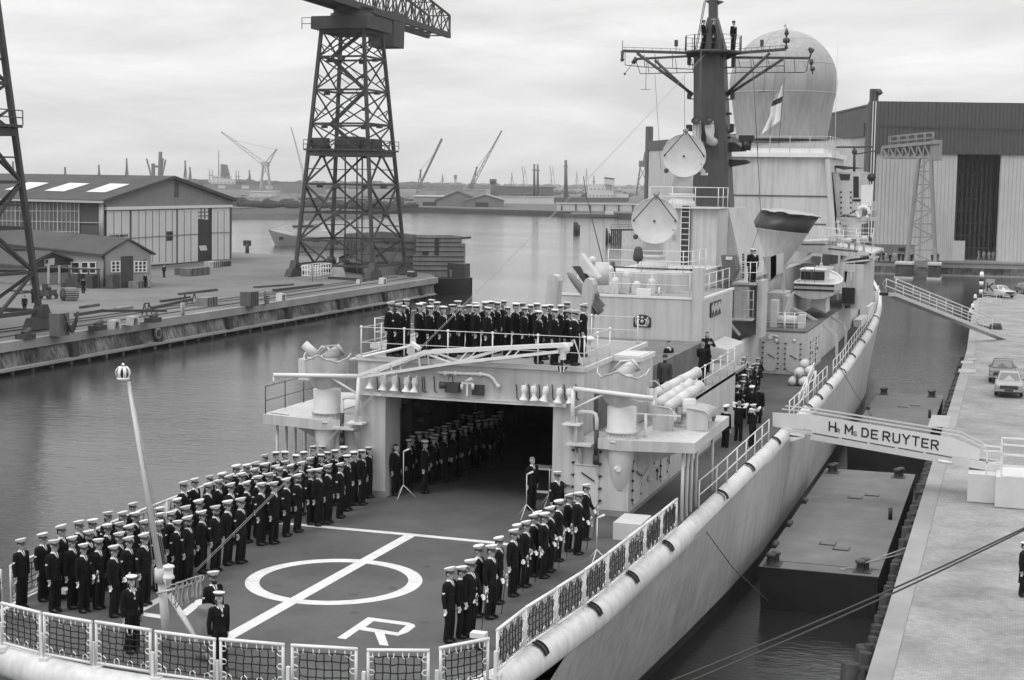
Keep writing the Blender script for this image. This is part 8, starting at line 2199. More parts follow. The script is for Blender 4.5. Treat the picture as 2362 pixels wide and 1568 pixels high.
def make_body(key, LH=(.235, -.02, .80), RH=(-.235, -.02, .80), dress='jacket', glove=False, stride=0.0, badge=False, collar='shirt', mats=None, beard=False, headyaw=0.0):
 if key in BODIES: return BODIES[key]
 m = M()
 def loft(rings, cy=0.0):
  prof = []; n = 20
  rows = [[V((rx * math.cos(t), cy + dy + ry * math.sin(t), z)) for t in [2 * math.pi * k / n for k in range(n)]] for z, rx, ry, dy in rings]
  vs = [p for r in rows for p in r]; fs = [(i * n + k, i * n + (k + 1) % n, (i + 1) * n + (k + 1) % n, (i + 1) * n + k) for i in range(len(rows) - 1) for k in range(n)]
  fs += [list(range(n))[::-1], [(len(rows) - 1) * n + k for k in range(n)]]; m.add(vs, fs)
 hem = {'jacket': .80, 'sailor': .90, 'coat': .45, 'parka': .72, 'overall': .9}[dress]
 hx = .185 if dress != 'sailor' else .165
 loft([(hem, hx + (.03 if dress == 'coat' else 0), .135, 0), (.92, .172, .122, 0), (1.04, .155, .11, 0), (1.16, .162, .115, -.005), (1.30, .192, .128, -.008), (1.40, .200, .118, 0), (1.455, .15, .088, .008), (1.50, .07, .066, .01)])
 st = stride
 for s_ in (1, -1):
  hip, kn, an = V((s_ * .09, 0, .90)), V((s_ * .095, -.02 - st * s_ * .22, .50)), V((s_ * .10, .02 - st * s_ * .38, .10 + (abs(st) * .06 if s_ < 0 else 0)))
  bell = .092 if dress == 'sailor' else .078
  seg(m, hip, kn, .10, .078); seg(m, kn, an, .078, bell); m.cyl(an, an - UPZ * .05, bell, bell * .95, 12)
  o = len(m.v); m.sph((0, 0, 0), 1, 10)
  tz = .12 * s_ if st == 0 else 0
  for i in range(o, len(m.v)):
   q = m.v[i]; m.v[i] = V((an.x + q.x * .047 + q.y * tz * -.25 * -1, an.y - .07 + q.y * .135, an.z - .055 + q.z * .048 + (.02 if q.y > 0 else 0) * q.z))
  sh = V((s_ * .185, .005, 1.405)); hd_ = V(LH if s_ > 0 else RH)
  d = hd_ - sh; L = d.length; a_ = min(.315, L * .52 + .03); 
  # elbow by two-bone reach, bent outwards and back
  up_, lo = .30, .27; Lc = min(L, up_ + lo - .005); cosA = (up_ * up_ + Lc * Lc - lo * lo) / (2 * up_ * Lc); dn = d.normalized(); side = (V((s_ * .8, .55, -.2)) - dn * V((s_ * .8, .55, -.2)).dot(dn)).normalized()
  el = sh + dn * (up_ * cosA) + side * (up_ * math.sqrt(max(0, 1 - cosA * cosA))); wr = sh + dn * Lc if L > Lc else hd_
  fat = 1.25 if dress in ('coat', 'parka') else 1.0
  seg(m, sh, el, .074 * fat, .056 * fat); seg(m, el, wr, .056 * fat, .044 * fat)
  hand(m, wr, (wr - el), V((0, -1, 0)) if abs((wr - el).normalized().y) < .7 else V((-s_, 0, .3)), .6, None)
  if s_ > 0: LW, LE = wr, el
  else: RW, RE = wr, el
 m.cyl((0, .01, 1.45), (0, 0, 1.58), .058, .054, 12)
 ca, sa = math.cos(headyaw), math.sin(headyaw)
 o = len(m.v)
 m.sph((0, .005, 1.665), 1, 12, .079, .097, .105); m.sph((0, -.03, 1.595), 1, 10, .058, .066, .066); m.sph((0, -.078, 1.555), 1, 8, .026, .018, .02)
 m.cyl((0, -.085, 1.668), (0, -.118, 1.622), .008, .017, 8); m.sph((0, -.112, 1.622), .016, 8); m.sph((0, -.075, 1.69), 1, 8, .055, .022, .012); m.sph((0, -.092, 1.583), 1, 8, .026, .010, .008)
 for s_ in (1, -1): m.sph((s_ * .081, .01, 1.632), 1, 8, .011, .022, .034)
 if beard: m.sph((0, -.055, 1.56), 1, 10, .062, .06, .06)
 for i in range(o, len(m.v)): q = m.v[i]; m.v[i] = V((q.x * ca - q.y * sa, q.x * sa + q.y * ca, q.z))
 me0 = m.mesh('person_src', UNI); ob = bpy.data.objects.new('person_src', me0); COL.objects.link(ob)
 rm_ = ob.modifiers.new('r', 'REMESH'); rm_.mode = 'VOXEL'; rm_.voxel_size = .0085
 sm_ = ob.modifiers.new('s', 'SMOOTH'); sm_.factor = .45; sm_.iterations = 3
 dg = bpy.context.evaluated_depsgraph_get(); me = bpy.data.meshes.new_from_object(ob.evaluated_get(dg)); bpy.data.objects.remove(ob)
 me.materials.clear()
 for q in (mats or [UNI, SKIN, SHOE, WCAP, UNI, HAIRM]): me.materials.append(q)
 cvee = [V((.075, .02, 1.485)), V((.07, -.06, 1.46)), V((.0, -.13, 1.27))]; cv2 = [V((-p.x, p.y, p.z)) for p in cvee]
 back = [V((.075, .02, 1.485)), V((.12, .075, 1.455)), V((.13, .11, 1.40)), V((-.13, .11, 1.40)), V((-.12, .075, 1.455)), V((-.075, .02, 1.485))]
 btn = [V((s_ * .055, -.13, z)) for s_ in (1, -1) for z in (.96, 1.03, 1.10, 1.17)]
 idx = [0] * len(me.polygons)
 for i, f in enumerate(me.polygons):
  p = f.center; k = 0
  if p.z > 1.515 and abs(p.x) < .11:
   k = 1; q = V((p.x * ca + p.y * sa, -p.x * sa + p.y * ca, p.z))
   if q.y < -.06 and abs(q.z - 1.652) < .010 and .022 < abs(q.x) < .048: k = 5
   elif q.y < -.06 and abs(q.z - 1.684) < .006 and .014 < abs(q.x) < .055: k = 5
   elif q.y < -.085 and abs(q.z - 1.583) < .004 and abs(q.x) < .022: k = 5
   elif beard and q.z < 1.60 and q.y < .0: k = 5
  elif p.z < .115: k = 2
  elif p.z < hem: k = 4
  for w_, e_ in ((LW, LE), (RW, RE)):
   dd = (w_ - e_).normalized(); t = (p - w_).dot(dd)
   rd = (p - w_ - dd * t).length
   if -.012 < t < .2 and rd < .07 and (abs(w_.x) < .2 or abs(p.x) > .202) and not (p.z > 1.53 and abs(p.x) < .085 and (p - w_).length > .12): k = 3 if glove or t < 0 and collar == 'shirt' else 1
  if k == 0:
   if collar == 'sailor':
    if min(near(p, cvee), near(p, cv2)) < .017 or near(p, back) < .012: k = 3
    elif p.y < -.03 and p.z > 1.34 and abs(p.x) < (p.z - 1.34) * .36: k = 3 if p.z < 1.42 else 1
   elif collar == 'shirt':
    if p.y < -.02 and p.z > 1.32 and abs(p.x) < (p.z - 1.32) * .36: k = 3 if abs(p.x) > .015 else 0
    elif p.z > 1.485: k = 3
    elif p.y < -.06 and min((p - b).length for b in btn) < .017: k = 3
   if badge and .17 < -p.x < .30 and p.y > -.2 and 1.20 < p.z < 1.255 and abs(p.y - .0) < .035 and abs((p.z - 1.225) - abs(p.y) * .5) < .018: k = 3
  idx[i] = k
 me.polygons.foreach_set('material_index', idx); me.polygons.foreach_set('use_smooth', [True] * len(idx)); me.name = 'person'
 BODIES[key] = me; return me
def cap_mesh(kind):
 m = M()
 if kind == 'p':     # peaked cap: white crown raised to the front, dark band, black peak
  m.m = 0; rows = []
  for r, z, k in ((.096, 0, 0), (.128, .045, .3), (.140, .065, .6), (.132, .078, .8), (.08, .086, 1), (.0, .088, 1)):
   rows.append([V((r * math.cos(t), r * 1.04 * math.sin(t), z - .035 * math.sin(t) * (r / .14) * (1 if k else 0) )) for t in [2 * math.pi * j / 24 for j in range(25)]])
  m.grid(rows); m.m = 1; m.lathe([(.094, -.035), (.099, -.034), (.099, .012), (.094, .012)], (0, 0, 0), n=24)
  pk = [[V((r * math.cos(t) * .098, r * math.sin(t) * .105 - (r - 1) * .035, -.018 - (r - 1) * .11)) for t in [math.radians(205 + 13 * j) for j in range(11)]] for r in (1.0, 1.2, 1.36)]
  m.grid(pk)
  m.m = 2; m.sph((0, -.103, .025), .022, 6, 1, .4, 1.2)
 elif kind == 's':
  m.m = 0; m.lathe([(.094, .005), (.118, .02), (.131, .036), (.131, .048), (.10, .057), (0, .060)], (0, 0, 0), n=26); m.m = 1; m.lathe([(.093, -.034), (.098, -.033), (.098, .008), (.093, .01)], (0, 0, 0), n=24)
 elif kind == 'h':
  m.lathe([(.13, -.01), (.105, -.01), (.10, .04), (.08, .08), (.04, .1), (0, .105)], (0, 0, 0), n=20)
 else:
  m.m = 1; m.lathe([(.094, -.04), (.104, -.03), (.103, .03), (.07, .07), (0, .085)], (0, .005, 0), n=20)
 return m.mesh('cap', [WCAP, BLACKP, CHROME])
def hair_mesh(long, mt):
 m = M(); rows = []
 for j in range(9):
  ph = j / 8; z = 1.755 - (.225 if long else .15) * ph; r = math.sin(min(1, .25 + ph * 1.3) * math.pi / 2)
  rows.append([V((.084 * r * math.sin(t) * (1 - .12 * ph * (not long)), .012 + .101 * r * math.cos(t) * (1 - .1 * ph * (not long)), z + .012 * math.sin(k * 1.9) * ph)) for t in [math.radians(-104 + 208 * k / 16) for k in range(17)]])
 m.grid(rows); m.lathe([(.0, 0), (.06, -.01), (.09, -.05)], (0, .01, 1.772), n=16)
 return m.mesh('hair', mt)
CAPS = {}; HAIRS = {}
def person(loc, rz, key, cap, lab, grp, s_=1.0, long=False, hm=None, captilt=0.0, **kw):
 o = bpy.data.objects.new('person', make_body(key, **kw)); COL.objects.link(o); o.location = loc; o.rotation_euler = (0, 0, rz); o.scale = (s_,) * 3
 tag(o, lab, 'person', grp)
 if cap:
  if cap not in CAPS: CAPS[cap] = cap_mesh(cap)
  c = bpy.data.objects.new('cap' if cap != 'h' else 'helmet', CAPS[cap]); COL.objects.link(c); c.parent = o; c.location = (0, .004, 1.728); c.rotation_euler = (rnd.uniform(-.06, .1), captilt + rnd.uniform(-.09, .09), rnd.uniform(-.06, .06))
 hk = (long, (hm or HAIRM).name)
 if hk not in HAIRS: HAIRS[hk] = hair_mesh(long, hm or HAIRM)
 h = bpy.data.objects.new('hair', HAIRS[hk]); COL.objects.link(h); h.parent = o
 return o
KIND = {
 'p': dict(dress='jacket', badge=True), 'o': dict(dress='jacket', glove=True, LH=(.13, -.23, .96)), 'g': dict(dress='jacket', glove=True, badge=True), 's': dict(dress='sailor', collar='sailor'),
 'e': dict(dress='sailor', collar='sailor', LH=(.225, .03, .81), RH=(-.225, .03, .81)), 'b': dict(dress='jacket', badge=True, beard=True),
 'r': dict(dress='sailor', collar='sailor', LH=(.05, -.25, 1.16), RH=(-.02, -.22, .98)), 'c': dict(dress='jacket', LH=(.235, .0, .80)), 'f': dict(dress='jacket', LH=(.06, -.2, 1.60), RH=(-.07, -.2, 1.58)),
 'p1': dict(dress='jacket', badge=True, headyaw=.3, LH=(.225, .04, .81), RH=(-.24, -.05, .80)), 'p2': dict(dress='jacket', headyaw=-.28, LH=(.245, -.04, .82), RH=(-.23, .02, .80)), 's1': dict(dress='sailor', collar='sailor', headyaw=.32, LH=(.225, .05, .81), RH=(-.24, -.04, .8)), 's2': dict(dress='sailor', collar='sailor', headyaw=-.3, LH=(.24, -.05, .8)),
 'k': dict(dress='coat', collar='none'), 'a': dict(dress='coat', collar='none', LH=(.05, -.24, 1.3), RH=(-.05, -.24, 1.28)), 't': dict(dress='coat', collar='none', LH=(.05, -.24, 1.3), RH=(-.05, -.24, 1.28)),
}
ORD = ['first', 'second', 'third', 'fourth', 'fifth', 'sixth', 'seventh', 'eighth', 'ninth', 'tenth', 'eleventh', 'twelfth', 'thirteenth', 'fourteenth', 'fifteenth', 'sixteenth', 'seventeenth', 'eighteenth', 'nineteenth', 'twentieth']
def nth(i): return ORD[i] if i < 20 else ('twenty-' + ORD[i - 20] if i < 29 else ('thirtieth' if i == 29 else 'thirty-' + ORD[i - 30]) if i < 39 else 'fortieth')
def face(deg): return math.radians(deg)
RIFLES = []
def crowd(orig, pts, floor, what, where, grp, rz0=75, capz=1.785, jit=6):
 """pts: zoomed picture position of each cap and the kind of dress; counted from left to right for each dress"""
 x0, y0, sc = orig; out = []
 for x, y, *k in sorted(pts, key=lambda q: q[0]):
  k = k[0] if k else 'p'; s_ = rnd.uniform(.945, 1.045); px, py = zm(x0, y0, sc, x, y)
  out.append((px, k, PZ(px, py, floor + capz * s_), s_))
 return out
def settle(out, floor, where, grp, rz0=86, jit=10):
 cnt = {}
 NM = {'p': ('white capped petty officer', 'petty officers'), 'b': ('bearded petty officer', 'bearded men'), 's': ('round capped sailor', 'sailors'), 'e': ('round capped sailor', 'sailors'), 'o': ('white gloved officer with sword', 'swordsmen'), 'g': ('white gloved petty officer', 'unarmed men'), 'r': ('guard sailor with slanted rifle', 'guards')}
 for px, k, p, s_ in sorted(out, key=lambda q: q[0]):
  kk = 's' if k == 'e' else k; i = cnt.get(kk, 0); cnt[kk] = i + 1
  rz = math.radians(rz0 + rnd.uniform(-jit, jit))
  kv = k + rnd.choice(('', '1', '2')) if k in 'ps' else k
  o = person((p.x, p.y, floor), rz, kv, 's' if k in 'ser' else 'p', '%s, %s from left among the %s %s' % (NM[k][0], nth(i), NM[k][1], where), grp, s_, rnd.random() < (.4 if k in 'se' else .15), HAIRL if rnd.random() < .25 else HAIRM, **KIND[kv]); o.scale.x *= rnd.uniform(.94, 1.08); o.scale.y *= rnd.uniform(.94, 1.1)
  if k in 'o':
   sw = thing('sword', 'sheathed sword held by the officer %s from left %s' % (nth(i), where), 'sword', o.location, rz, 'officers\' swords'); sw.scale = (s_,) * 3
   SWORD(sw)
  if k == 'r':
   sw = thing('rifle', 'rifle slanted across the chest of the guard sailor %s from left' % nth(i), 'rifle', o.location, rz, 'rifles of the guard'); RIFLE(sw)
SW_ = []
def SWORD(par):
 if not SW_:
  a, b = V((.14, -.33, 1.0)), V((.18, -.20, .10))
  m = M(); m.cyl(a, b, .013, .010, 6); SW_.append(('scabbard', m.mesh('scabbard', BLACKP)))
  m = M(); m.cyl(a, a + V((-.006, -.025, .12)), .014, n=6); m.tube([a + V((0, -.04, .0)), a + V((0, -.07, .06)), a + V((-.006, -.03, .13))], .009, 5); m.cyl(a + V((.02, -.03, -.02)), a + V((.02, -.03, -.12)), .010, n=6); m.lathe([(0, 0), (.02, -.01), (.026, -.07), (0, -.07)], a + V((.02, -.03, -.12)), n=8); SW_.append(('hilt', m.mesh('hilt', RAILW)))
 for n_, me in SW_: o = bpy.data.objects.new(n_, me); COL.objects.link(o); o.parent = par
RF_ = []
def RIFLE(par):
 if not RF_:
  a, b = V((-.12, -.26, .80)), V((.16, -.2, 1.95)); m = M(); m.beam(a, lerp(a, b, .35), .04, .11); m.beam(lerp(a, b, .3), lerp(a, b, .75), .035, .05); RF_.append(('stock', m.mesh('stock', TIMBER))); m = M(); m.cyl(lerp(a, b, .7), b, .011, n=6); m.box(-.045, -.005, -.28, -.2, 1.06, 1.2); RF_.append(('barrel', m.mesh('barrel', BLACKP)))
 for n_, me in RF_: o = bpy.data.objects.new(n_, me); COL.objects.link(o); o.parent = par
F5 = DK + .005
A_ = crowd((0, 1780, 3.689), [(275, 590), (565, 515), (810, 410), (1045, 350), (1225, 330), (1430, 230), (1625, 230), (1760, 112), (1785, 240), (715, 605), (955, 560), (1175, 480, 'b'), (1420, 395), (1580, 370), (1715, 405), (1920, 340), (1105, 655, 'o'), (1300, 590), (1505, 680, 'o'), (1580, 505), (1705, 565), (1910, 520), (2115, 172)], F5, '', '', '')
A_ += crowd((560, 1780, 5.368), [(410, 80), (575, 225), (830, 105), (295, 330, 'b'), (80, 360), (40, 515, 'b'), (415, 505), (615, 425, 'b'), (890, 320), (1150, 220, 'b'), (1385, 120), (1635, 70)], F5, '', '', '')
A_ += crowd((560, 1580, 5.368), [(535, 825), (750, 765), (1040, 710), (1280, 655), (1550, 505), (1755, 490), (1920, 450), (2110, 300), (1010, 855), (1215, 795), (1410, 705), (1650, 660), (1895, 570), (2105, 470), (2310, 510), (1445, 860), (1755, 825), (1970, 715), (2185, 660), (2035, 850), (2275, 835)], F5, '', '', '')
A_ += crowd((940, 1560, 5.368), [(285, 345, 's'), (455, 335, 's'), (670, 400, 's'), (820, 340, 's'), (1010, 230, 's'), (1165, 225, 's'), (1155, 390, 's'), (1280, 345, 's'), (1425, 305, 's'), (1590, 240, 's'), (1655, 405, 's'), (1790, 335, 's'), (1940, 305, 's'), (2075, 250, 's'), (460, 530), (345, 655), (565, 605), (770, 550), (945, 465, 'b'), (480, 870), (700, 790, 'b'), (960, 695), (1105, 680), (1285, 605, 'b'), (1520, 575)], F5, '', '', '')
settle(A_, F5, 'by the port netting', 'sailors and petty officers drawn up along the port side')
U_ = crowd((1360, 1060, 5.895), [(265, 320), (430, 280), (530, 315, 's'), (605, 175, 's'), (875, 280, 's'), (945, 245, 's'), (1130, 180, 's'), (1110, 330, 's'), (1250, 235, 's'), (1385, 340, 's'), (1570, 290, 's'), (1690, 210, 's'), (1760, 320, 's'), (1930, 300, 'e'), (2085, 305, 's'), (2070, 250, 's'), (2270, 230, 's'), (2330, 350, 's')], RF, '', '', '')
U_ += crowd((1740, 1060, 5.895), [(150, 215, 's'), (280, 240, 's'), (425, 205, 's'), (500, 345, 's'), (680, 260, 'e'), (820, 255, 's'), (865, 360, 's'), (990, 295, 's'), (1125, 260, 's'), (1165, 430, 's'), (1290, 305, 's'), (1410, 290, 's'), (1510, 425, 's'), (1630, 300, 's'), (1765, 235, 's'), (1790, 420), (1935, 435), (2115, 290)], RF, '', '', '')
U_ = [(a, k, V((b.x * (1 + .9 / b.y), b.y + .9, b.z)), s_) for a, k, b, s_ in U_]
U_ = [(a, k, b * max(1, 47.5 / b.y), s_) for a, k, b, s_ in U_]
settle(U_, RF + .065, 'on the hangar roof', 'sailors drawn up on the hangar roof', 80)
O_ = crowd((1560, 1720, 3.92), [(225, 1265, 'g'), (390, 1250, 'o'), (520, 1155, 'o'), (630, 950, 'o'), (810, 950, 'o'), (915, 835, 'g'), (1125, 730, 'o'), (1170, 655, 'o'), (1300, 610, 'o'), (1410, 515, 'o'), (1555, 495, 'o'), (1640, 410, 'o'), (1760, 315, 'o'), (1905, 230, 'o'), (2040, 205, 'o'), (2145, 90, 'o'), (1460, 478, 'g')], F5, '', '', '')
settle(O_, F5, 'by the starboard netting', 'officers drawn up along the starboard side')
H_ = crowd((1380, 1400, 3.689), [(335, 660, 's'), (375, 615, 's'), (465, 560, 's'), (545, 675, 's'), (560, 560, 's'), (630, 525, 's'), (650, 630, 's'), (690, 590, 's'), (720, 495, 's'), (805, 570, 's'), (805, 480, 's'), (865, 440, 's'), (915, 540, 's'), (965, 412, 's'), (1035, 515, 's'), (1045, 330, 's'), (1075, 485, 's'), (1140, 345, 's'), (1150, 450, 's'), (1250, 405, 's'), (1345, 400, 's'), (1420, 385, 's'), (1475, 345, 's'), (1540, 290, 's'), (1225, 305, 's'), (1290, 290, 's')], F5, '', '', '')
H_ = [q for q in H_ if q[2].y < 65.3]
settle(H_, F5, 'inside the hangar', 'sailors drawn up inside the hangar')
G_ = crowd((2500, 1200, 3.92), [(680, 330, 'r'), (880, 340, 'r'), (650, 390, 'r'), (610, 415, 'r'), (545, 435, 'r'), (525, 460, 'r'), (870, 415, 'r'), (815, 425, 'r'), (775, 470, 'r'), (740, 495, 'r'), (685, 575, 'r'), (670, 665, 'r')], F5, '', '', '')
settle(G_, F5, 'before the midships doors', 'guard of honour with rifles at the waist', 20, 8)
def one(px, py, floor, z, key, cap, lab, rz, s_=1.0, **kw):
 p = PZ(px, py, floor + z * s_); kk = dict(KIND.get(key[0], {})); kk.update({k: v for k, v in kw.items() if k not in ('long', 'hm')})
 return person((p.x, p.y, floor), math.radians(rz), key, cap, lab, None, s_, kw.get('long', False), kw.get('hm'), **kk)
c = lambda x, y: ec(x, y)
one(*ec(595, 740), F5, 1.785, 'p', 'p', 'officer with a broad white cap top at the end of the guard', 160)
one(*ec(800, 745), F5, 1.785, 'k', 'p', 'officer in a long dark coat with a white cap, back to the camera', 172)
one(*ec(895, 745), F5, 1.74, 'k', None, 'bareheaded man in a long dark overcoat beside the guard', 170)
one(*ec(435, 1015), F5, 1.785, 'c', 'p', 'officer in a white cap standing by the shield plate, back to the camera', 150)
one(*ec(620, 955), F5, 1.74, 'f', None, 'bareheaded photographer in a dark suit raising a camera beside the guard', 170, hm=GREYH)
one(*ec(815, 1000), F5, 1.785, 'f', 'p', 'officer saluting by the rail at the head of the gangway', 60)
one(*zm(0, 1780, 3.689, 1745, 1065), F5, 1.785, 's', 's', 'long haired sailor at the stern just left of the flagstaff', 62, long=True)
one(*tl(3, 0, 2020, 755), F5, 1.785, 'e', 's', 'sailor at the stern right of the flagstaff strut', 62, long=True)
one(*tl(3, 0, 1965, 575), F5, 1.785, 'b', 'p', 'bearded petty officer behind the sailor right of the flagstaff', 66)
one(*zm(1380, 1400, 3.689, 165, 745), F5, 1.72, 'c', None, 'capless man with headphones at the left hangar doorpost', 70, long=True)
one(*zm(1380, 1400, 3.689, 1970, 915), F5, 1.72, 'c', None, 'bareheaded man in a dark suit standing at the lectern', 60, hm=GREYH)
one(*zm(1380, 1400, 3.689, 2300, 1095), F5, 1.785, 'p', 'p', 'officer in a white cap at the microphone by the right doorpost', 55)
one(*zm(1380, 1400, 3.689, 1900, 235), F5, 1.785, 'c', 'p', 'dim officer deep inside the hangar near the right wall', 10) if False else None
zpf = zpl + .13
for x, y, r_, l_, cp in ((1775, 215, 80, 'lookout in a dark cap on the left of the mast platform', 's'), (1868, 195, 95, 'lookout in a white cap in front of the mast on its platform', 's'), (2022, 212, 60, 'lookout at the right rail of the mast platform', 'b')):
 px, py = tl(0, 2, x, y); d = PY(px, py, MY - .7); person((d.x, MY - .9 if 'front' in l_ else MY + (.2 if 'right' in l_ else -.8), zpf), math.radians(r_), 's' if cp == 's' else 'c', cp, l_, None, .97, **KIND['s' if cp == 's' else 'c'])
for x, y, l_ in ((560, 850, 'sailor on the lookout platform, half hidden behind his mate'), (610, 815, 'sailor with a white cap at the front of the lookout platform')):
 d = PY(*ee(x, y), PLY); person((d.x, PLY - (.2 if x > 600 else -.1), zlp), math.radians(40), 'k' if x < 600 else 'c', 's', l_, None, 1.0, **KIND['k' if x < 600 else 'c'])
one(*ea(1745, 1295), D1 + .02, 1.72, 'c', None, 'man in a dark suit with a camera at his waist on the first level deck', 55)
PKM = [PARKA, SKIN, SHOE, PARKA, UNI, HAIRM]
one(*ea(1690, 1478), D1 + .02, 1.77, 'bearded', 'w', 'bearded man in a knitted cap and parka behind the shield plate', 0, dress='parka', collar='none', mats=PKM, beard=True)
one(*ea(2285, 1160), D1 + .02, 1.74, 'a', None, 'long haired person in a dark coat looking down at a camera', 40, long=True)
one(*ea(2225, 1300), D1 + .02, 1.74, 'a', None, 'photographer in a long dark coat seen from behind at the rail', 165, hm=GREYH)
OVM = [OVER, SKIN, SHOE, OVER, OVER, HAIRM]
one(2363, 1249, QZ + .035, 1.8, 'k', 's', 'sailor in a long dark coat cut by the right edge on the quay', 70)
one(378, 610, QZ, 1.75, 'c', None, 'man in a dark suit standing alone on the paving in front of the big shed', 0)
one(*tl(1, 1, 1950, 938), 1.2, 1.75, 'overall', None, 'man in a pale shirt at the stern of the dark workboat', 60, dress='overall', collar='none', mats=OVM)
for i, (x, y, k, l_) in enumerate(((1340, 955, 'c', 'dark clothed workman right of the scrap bin'), (1372, 958, 'overall', 'workman in pale overalls beside a darker one at the office corner'), (1190, 945, 'overall', 'workman in front of the dark office door'), (768, 1000, 'c', 'workman at the trestle in front of the lean-to bench'), (225, 1160, 'c', 'workman behind the leg of the left crane'), (300, 1075, 'c', 'workman by the wall of the small gabled hut'))):
 p = PZ(*tl(1, 0, x, y), QZ + 1.72); k_ = dict(dress='overall', collar='none', mats=OVM) if k == 'overall' else KIND['c']; person((p.x, p.y, QZ), math.radians(70 + 40 * i), k, None, l_, None, 1.0, **k_)
W_ = [(1030, 755, 'c'), (1068, 745, 'c'), (1092, 755, 'overall'), (1130, 765, 'c'), (1165, 755, 'overall'), (1185, 752, 'overall'), (1215, 755, 'c'), (1250, 760, 'c'), (1312, 750, 'overall'), (1330, 765, 'c'), (1520, 765, 'c'), (1562, 762, 'c'), (1578, 762, 'overall')]
for i, (x, y, k) in enumerate(W_):
 p = PZ(*tl(1, 3, x, y), QZ + 1.76); p.y = min(p.y, C0.y + (p.x - C0.x) * .32 - .6); k_ = dict(dress='overall', collar='none', mats=OVM) if k == 'overall' else KIND['c']
 person((p.x, p.y, QZ), math.radians(-20 + rnd.uniform(-30, 30)), k, 'h' if i in (1, 8) else None, '%s onlooker, %s from left in the row before the hall wall' % ('pale clad' if k == 'overall' else 'dark clad', nth(i)), 'shipyard onlookers before the hall', 1.0, **k_)
p = PZ(*tl(1, 3, 1940, 762), QZ + 1.8); person((p.x, C0.y + (p.x - C0.x) * .317 - .9, QZ), math.radians(-70), 'walk', 'h', 'helmeted workman walking past the tall open doorway', None, 1.0, dress='overall', collar='none', mats=OVM, stride=.8)
for i, x in enumerate((1985, 2035, 2075)):
 p = PZ(*tl(1, 3, x, 765), QZ + 1.74); person((p.x, C0.y + (p.x - C0.x) * .317 + 2.5, QZ), 0, 'overall', None, 'workman standing in the dark doorway, %s from left' % nth(i), 'workmen in the doorway', 1.0, dress='overall', collar='none', mats=OVM)
# ---------------------------------------------------------------- microphones, lectern, lamps on deck, raft canisters
def mic(px, py, h, lab, white=True):
 p = PZ(px, py, F5); o = thing('microphone_stand', lab, 'microphone', p); m = M()
 for k in range(3): t = 2.1 * k + .4; m.cyl(p + UPZ * .45, p + V((.42 * math.cos(t), .42 * math.sin(t), .02)), .014, n=5)
 m.cyl(p + UPZ * .4, p + UPZ * h, .014, n=6); m.obj('stand', RAILW, o); m = M(); m.cyl(p + UPZ * h, p + V((.2, .05, h + .1)), .025, .035, 8); m.obj('microphone', RAILW if white else DARK, o)
mic(*zm(1560, 1720, 3.92, 1300, 560), 1.42, 'pale tripod microphone stand on deck in front of the hangar mouth')
mic(*zm(1380, 1400, 3.689, 2190, 1560), 1.3, 'microphone stand beside the officer at the right doorpost', False)
mic(*zm(1380, 1400, 3.689, 258, 1440), 1.6, 'tall microphone stand held by the man at the left doorpost')
mic(*tl(3, 2, 780, 510), 1.35, 'twin headed microphone stand on deck behind the starboard net')
lp_ = zm(1380, 1400, 3.689, 2100, 1470); p = PZ(*lp_, F5); o = thing('lectern', 'grey table like lectern inside the right side of the hangar mouth', 'lectern', p)
m = M(); m.box(p.x - .45, p.x + .45, p.y - .3, p.y + .3, F5 + 1.1, F5 + 1.16); m.obj('top', PAINT2, o)
for dx in (-.4, .4): m = M(); m.box(p.x + dx - .03, p.x + dx + .03, p.y - .25, p.y + .25, F5, F5 + 1.099); m.obj('leg', PAINT2, o)
m = M(); m.box(p.x - .369, p.x + .369, p.y - .02, p.y + .02, F5 + .25, F5 + .33); m.obj('shelf', RAILW, o)
for (x, y), lab in (((2055, 1290), 'white deck lamp on a stand inside the starboard corner net'),):
 p = D30(x, y); o = thing('deck_lamp', lab, 'lamp', p); m = M(); m.box(p.x - .18, p.x + .18, p.y - .12, p.y + .12, DK + .3, DK + .42); m.obj('lamp_box', RAILW, o); m = M(); m.cyl((p.x, p.y, DK + .01), (p.x, p.y, DK + .3), .08, n=8); m.obj('lamp_foot', DARK, o)
p = PZ(*tl(3, 0, 570, 830), F5); o = thing('deck_lamp', 'white topped deck lamp among the feet of the port block', 'lamp', p); m = M(); m.box(p.x - .22, p.x + .22, p.y - .15, p.y + .15, DK + .2, DK + .3); m.obj('lamp_box', RAILW, o)
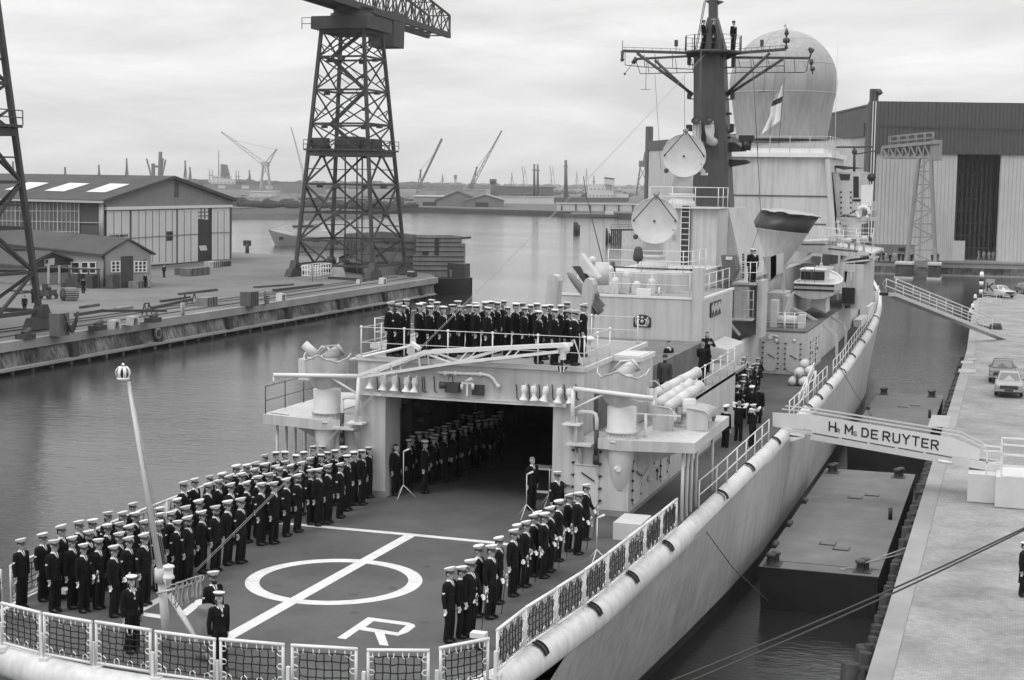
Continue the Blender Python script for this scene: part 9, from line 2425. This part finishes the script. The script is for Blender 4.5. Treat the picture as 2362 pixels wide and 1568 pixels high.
p = PZ(*tl(3, 2, 1080, 250), F5); m = M(); m.box(p.x - .35, p.x + .5, p.y - .6, p.y + .8, DK + .01, DK + .55); tag(m.obj('deck_chest', PAINT2), 'low grey chest on deck inside the starboard net', 'chest')
rk = PZ(*ec(1440, 760), F5); o = thing('raft_rack', 'cradle under the white life raft canisters on the starboard side deck', 'rack', rk)
m = M(); m.box(rk.x - .7, rk.x + .7, rk.y - .3, rk.y + 2.2, DK + .01, DK + .12); m.beam(rk + V((-.02, -.2, .1)), rk + V((-.02, -.2, .7)), .06); m.obj('rack_frame', DARK, o)
for i, (dx, dz, dy, nm_) in enumerate(((-.27, .33, 0, 'lower left canister of the life raft stack'), (.27, .33, 0, 'lower right canister of the life raft stack'), (0, .8, .1, 'upper front canister resting on two others'), (.42, .8, 1.2, 'rear canister at the right of the life raft stack'), (.1, 1.12, 1.4, 'rearmost canister on top of the life raft stack'))):
 a = rk + V((dx, dy - .2, dz)); b = a + V((0, .95, 0)); r_ = .235; m = M(); m.lathe([(0, -.12), (r_ * .6, -.09), (r_ * .92, .0), (r_, .12), (r_, .5), (r_ * 1.04, .5), (r_ * 1.04, .56), (r_, .56), (r_, .85), (r_ * .9, .98), (r_ * .5, 1.08), (0, 1.1)], a, (0, 1, 0), n=22); tag(m.obj('raft_canister', PAINT2), nm_ , 'raft canister', 'life raft canisters on the side deck')
# ================================================================ HAZE: one box of thin harbour air round the whole scene
hz_ = M(); hz_.box(-9500, 8000, -400, 9600, -3, 64)
hmat = bpy.data.materials.new('harbour_haze'); hmat.use_nodes = True
hmat.node_tree.nodes.clear(); ho = hmat.node_tree.nodes.new('ShaderNodeOutputMaterial'); pv_ = hmat.node_tree.nodes.new('ShaderNodeVolumePrincipled')
pv_.inputs['Color'].default_value = (.95, .95, .95, 1); pv_.inputs['Density'].default_value = .00014; pv_.inputs['Anisotropy'].default_value = .3
hmat.node_tree.links.new(pv_.outputs[0], ho.inputs['Volume'])
tag(hz_.obj('haze', hmat), kind='stuff')
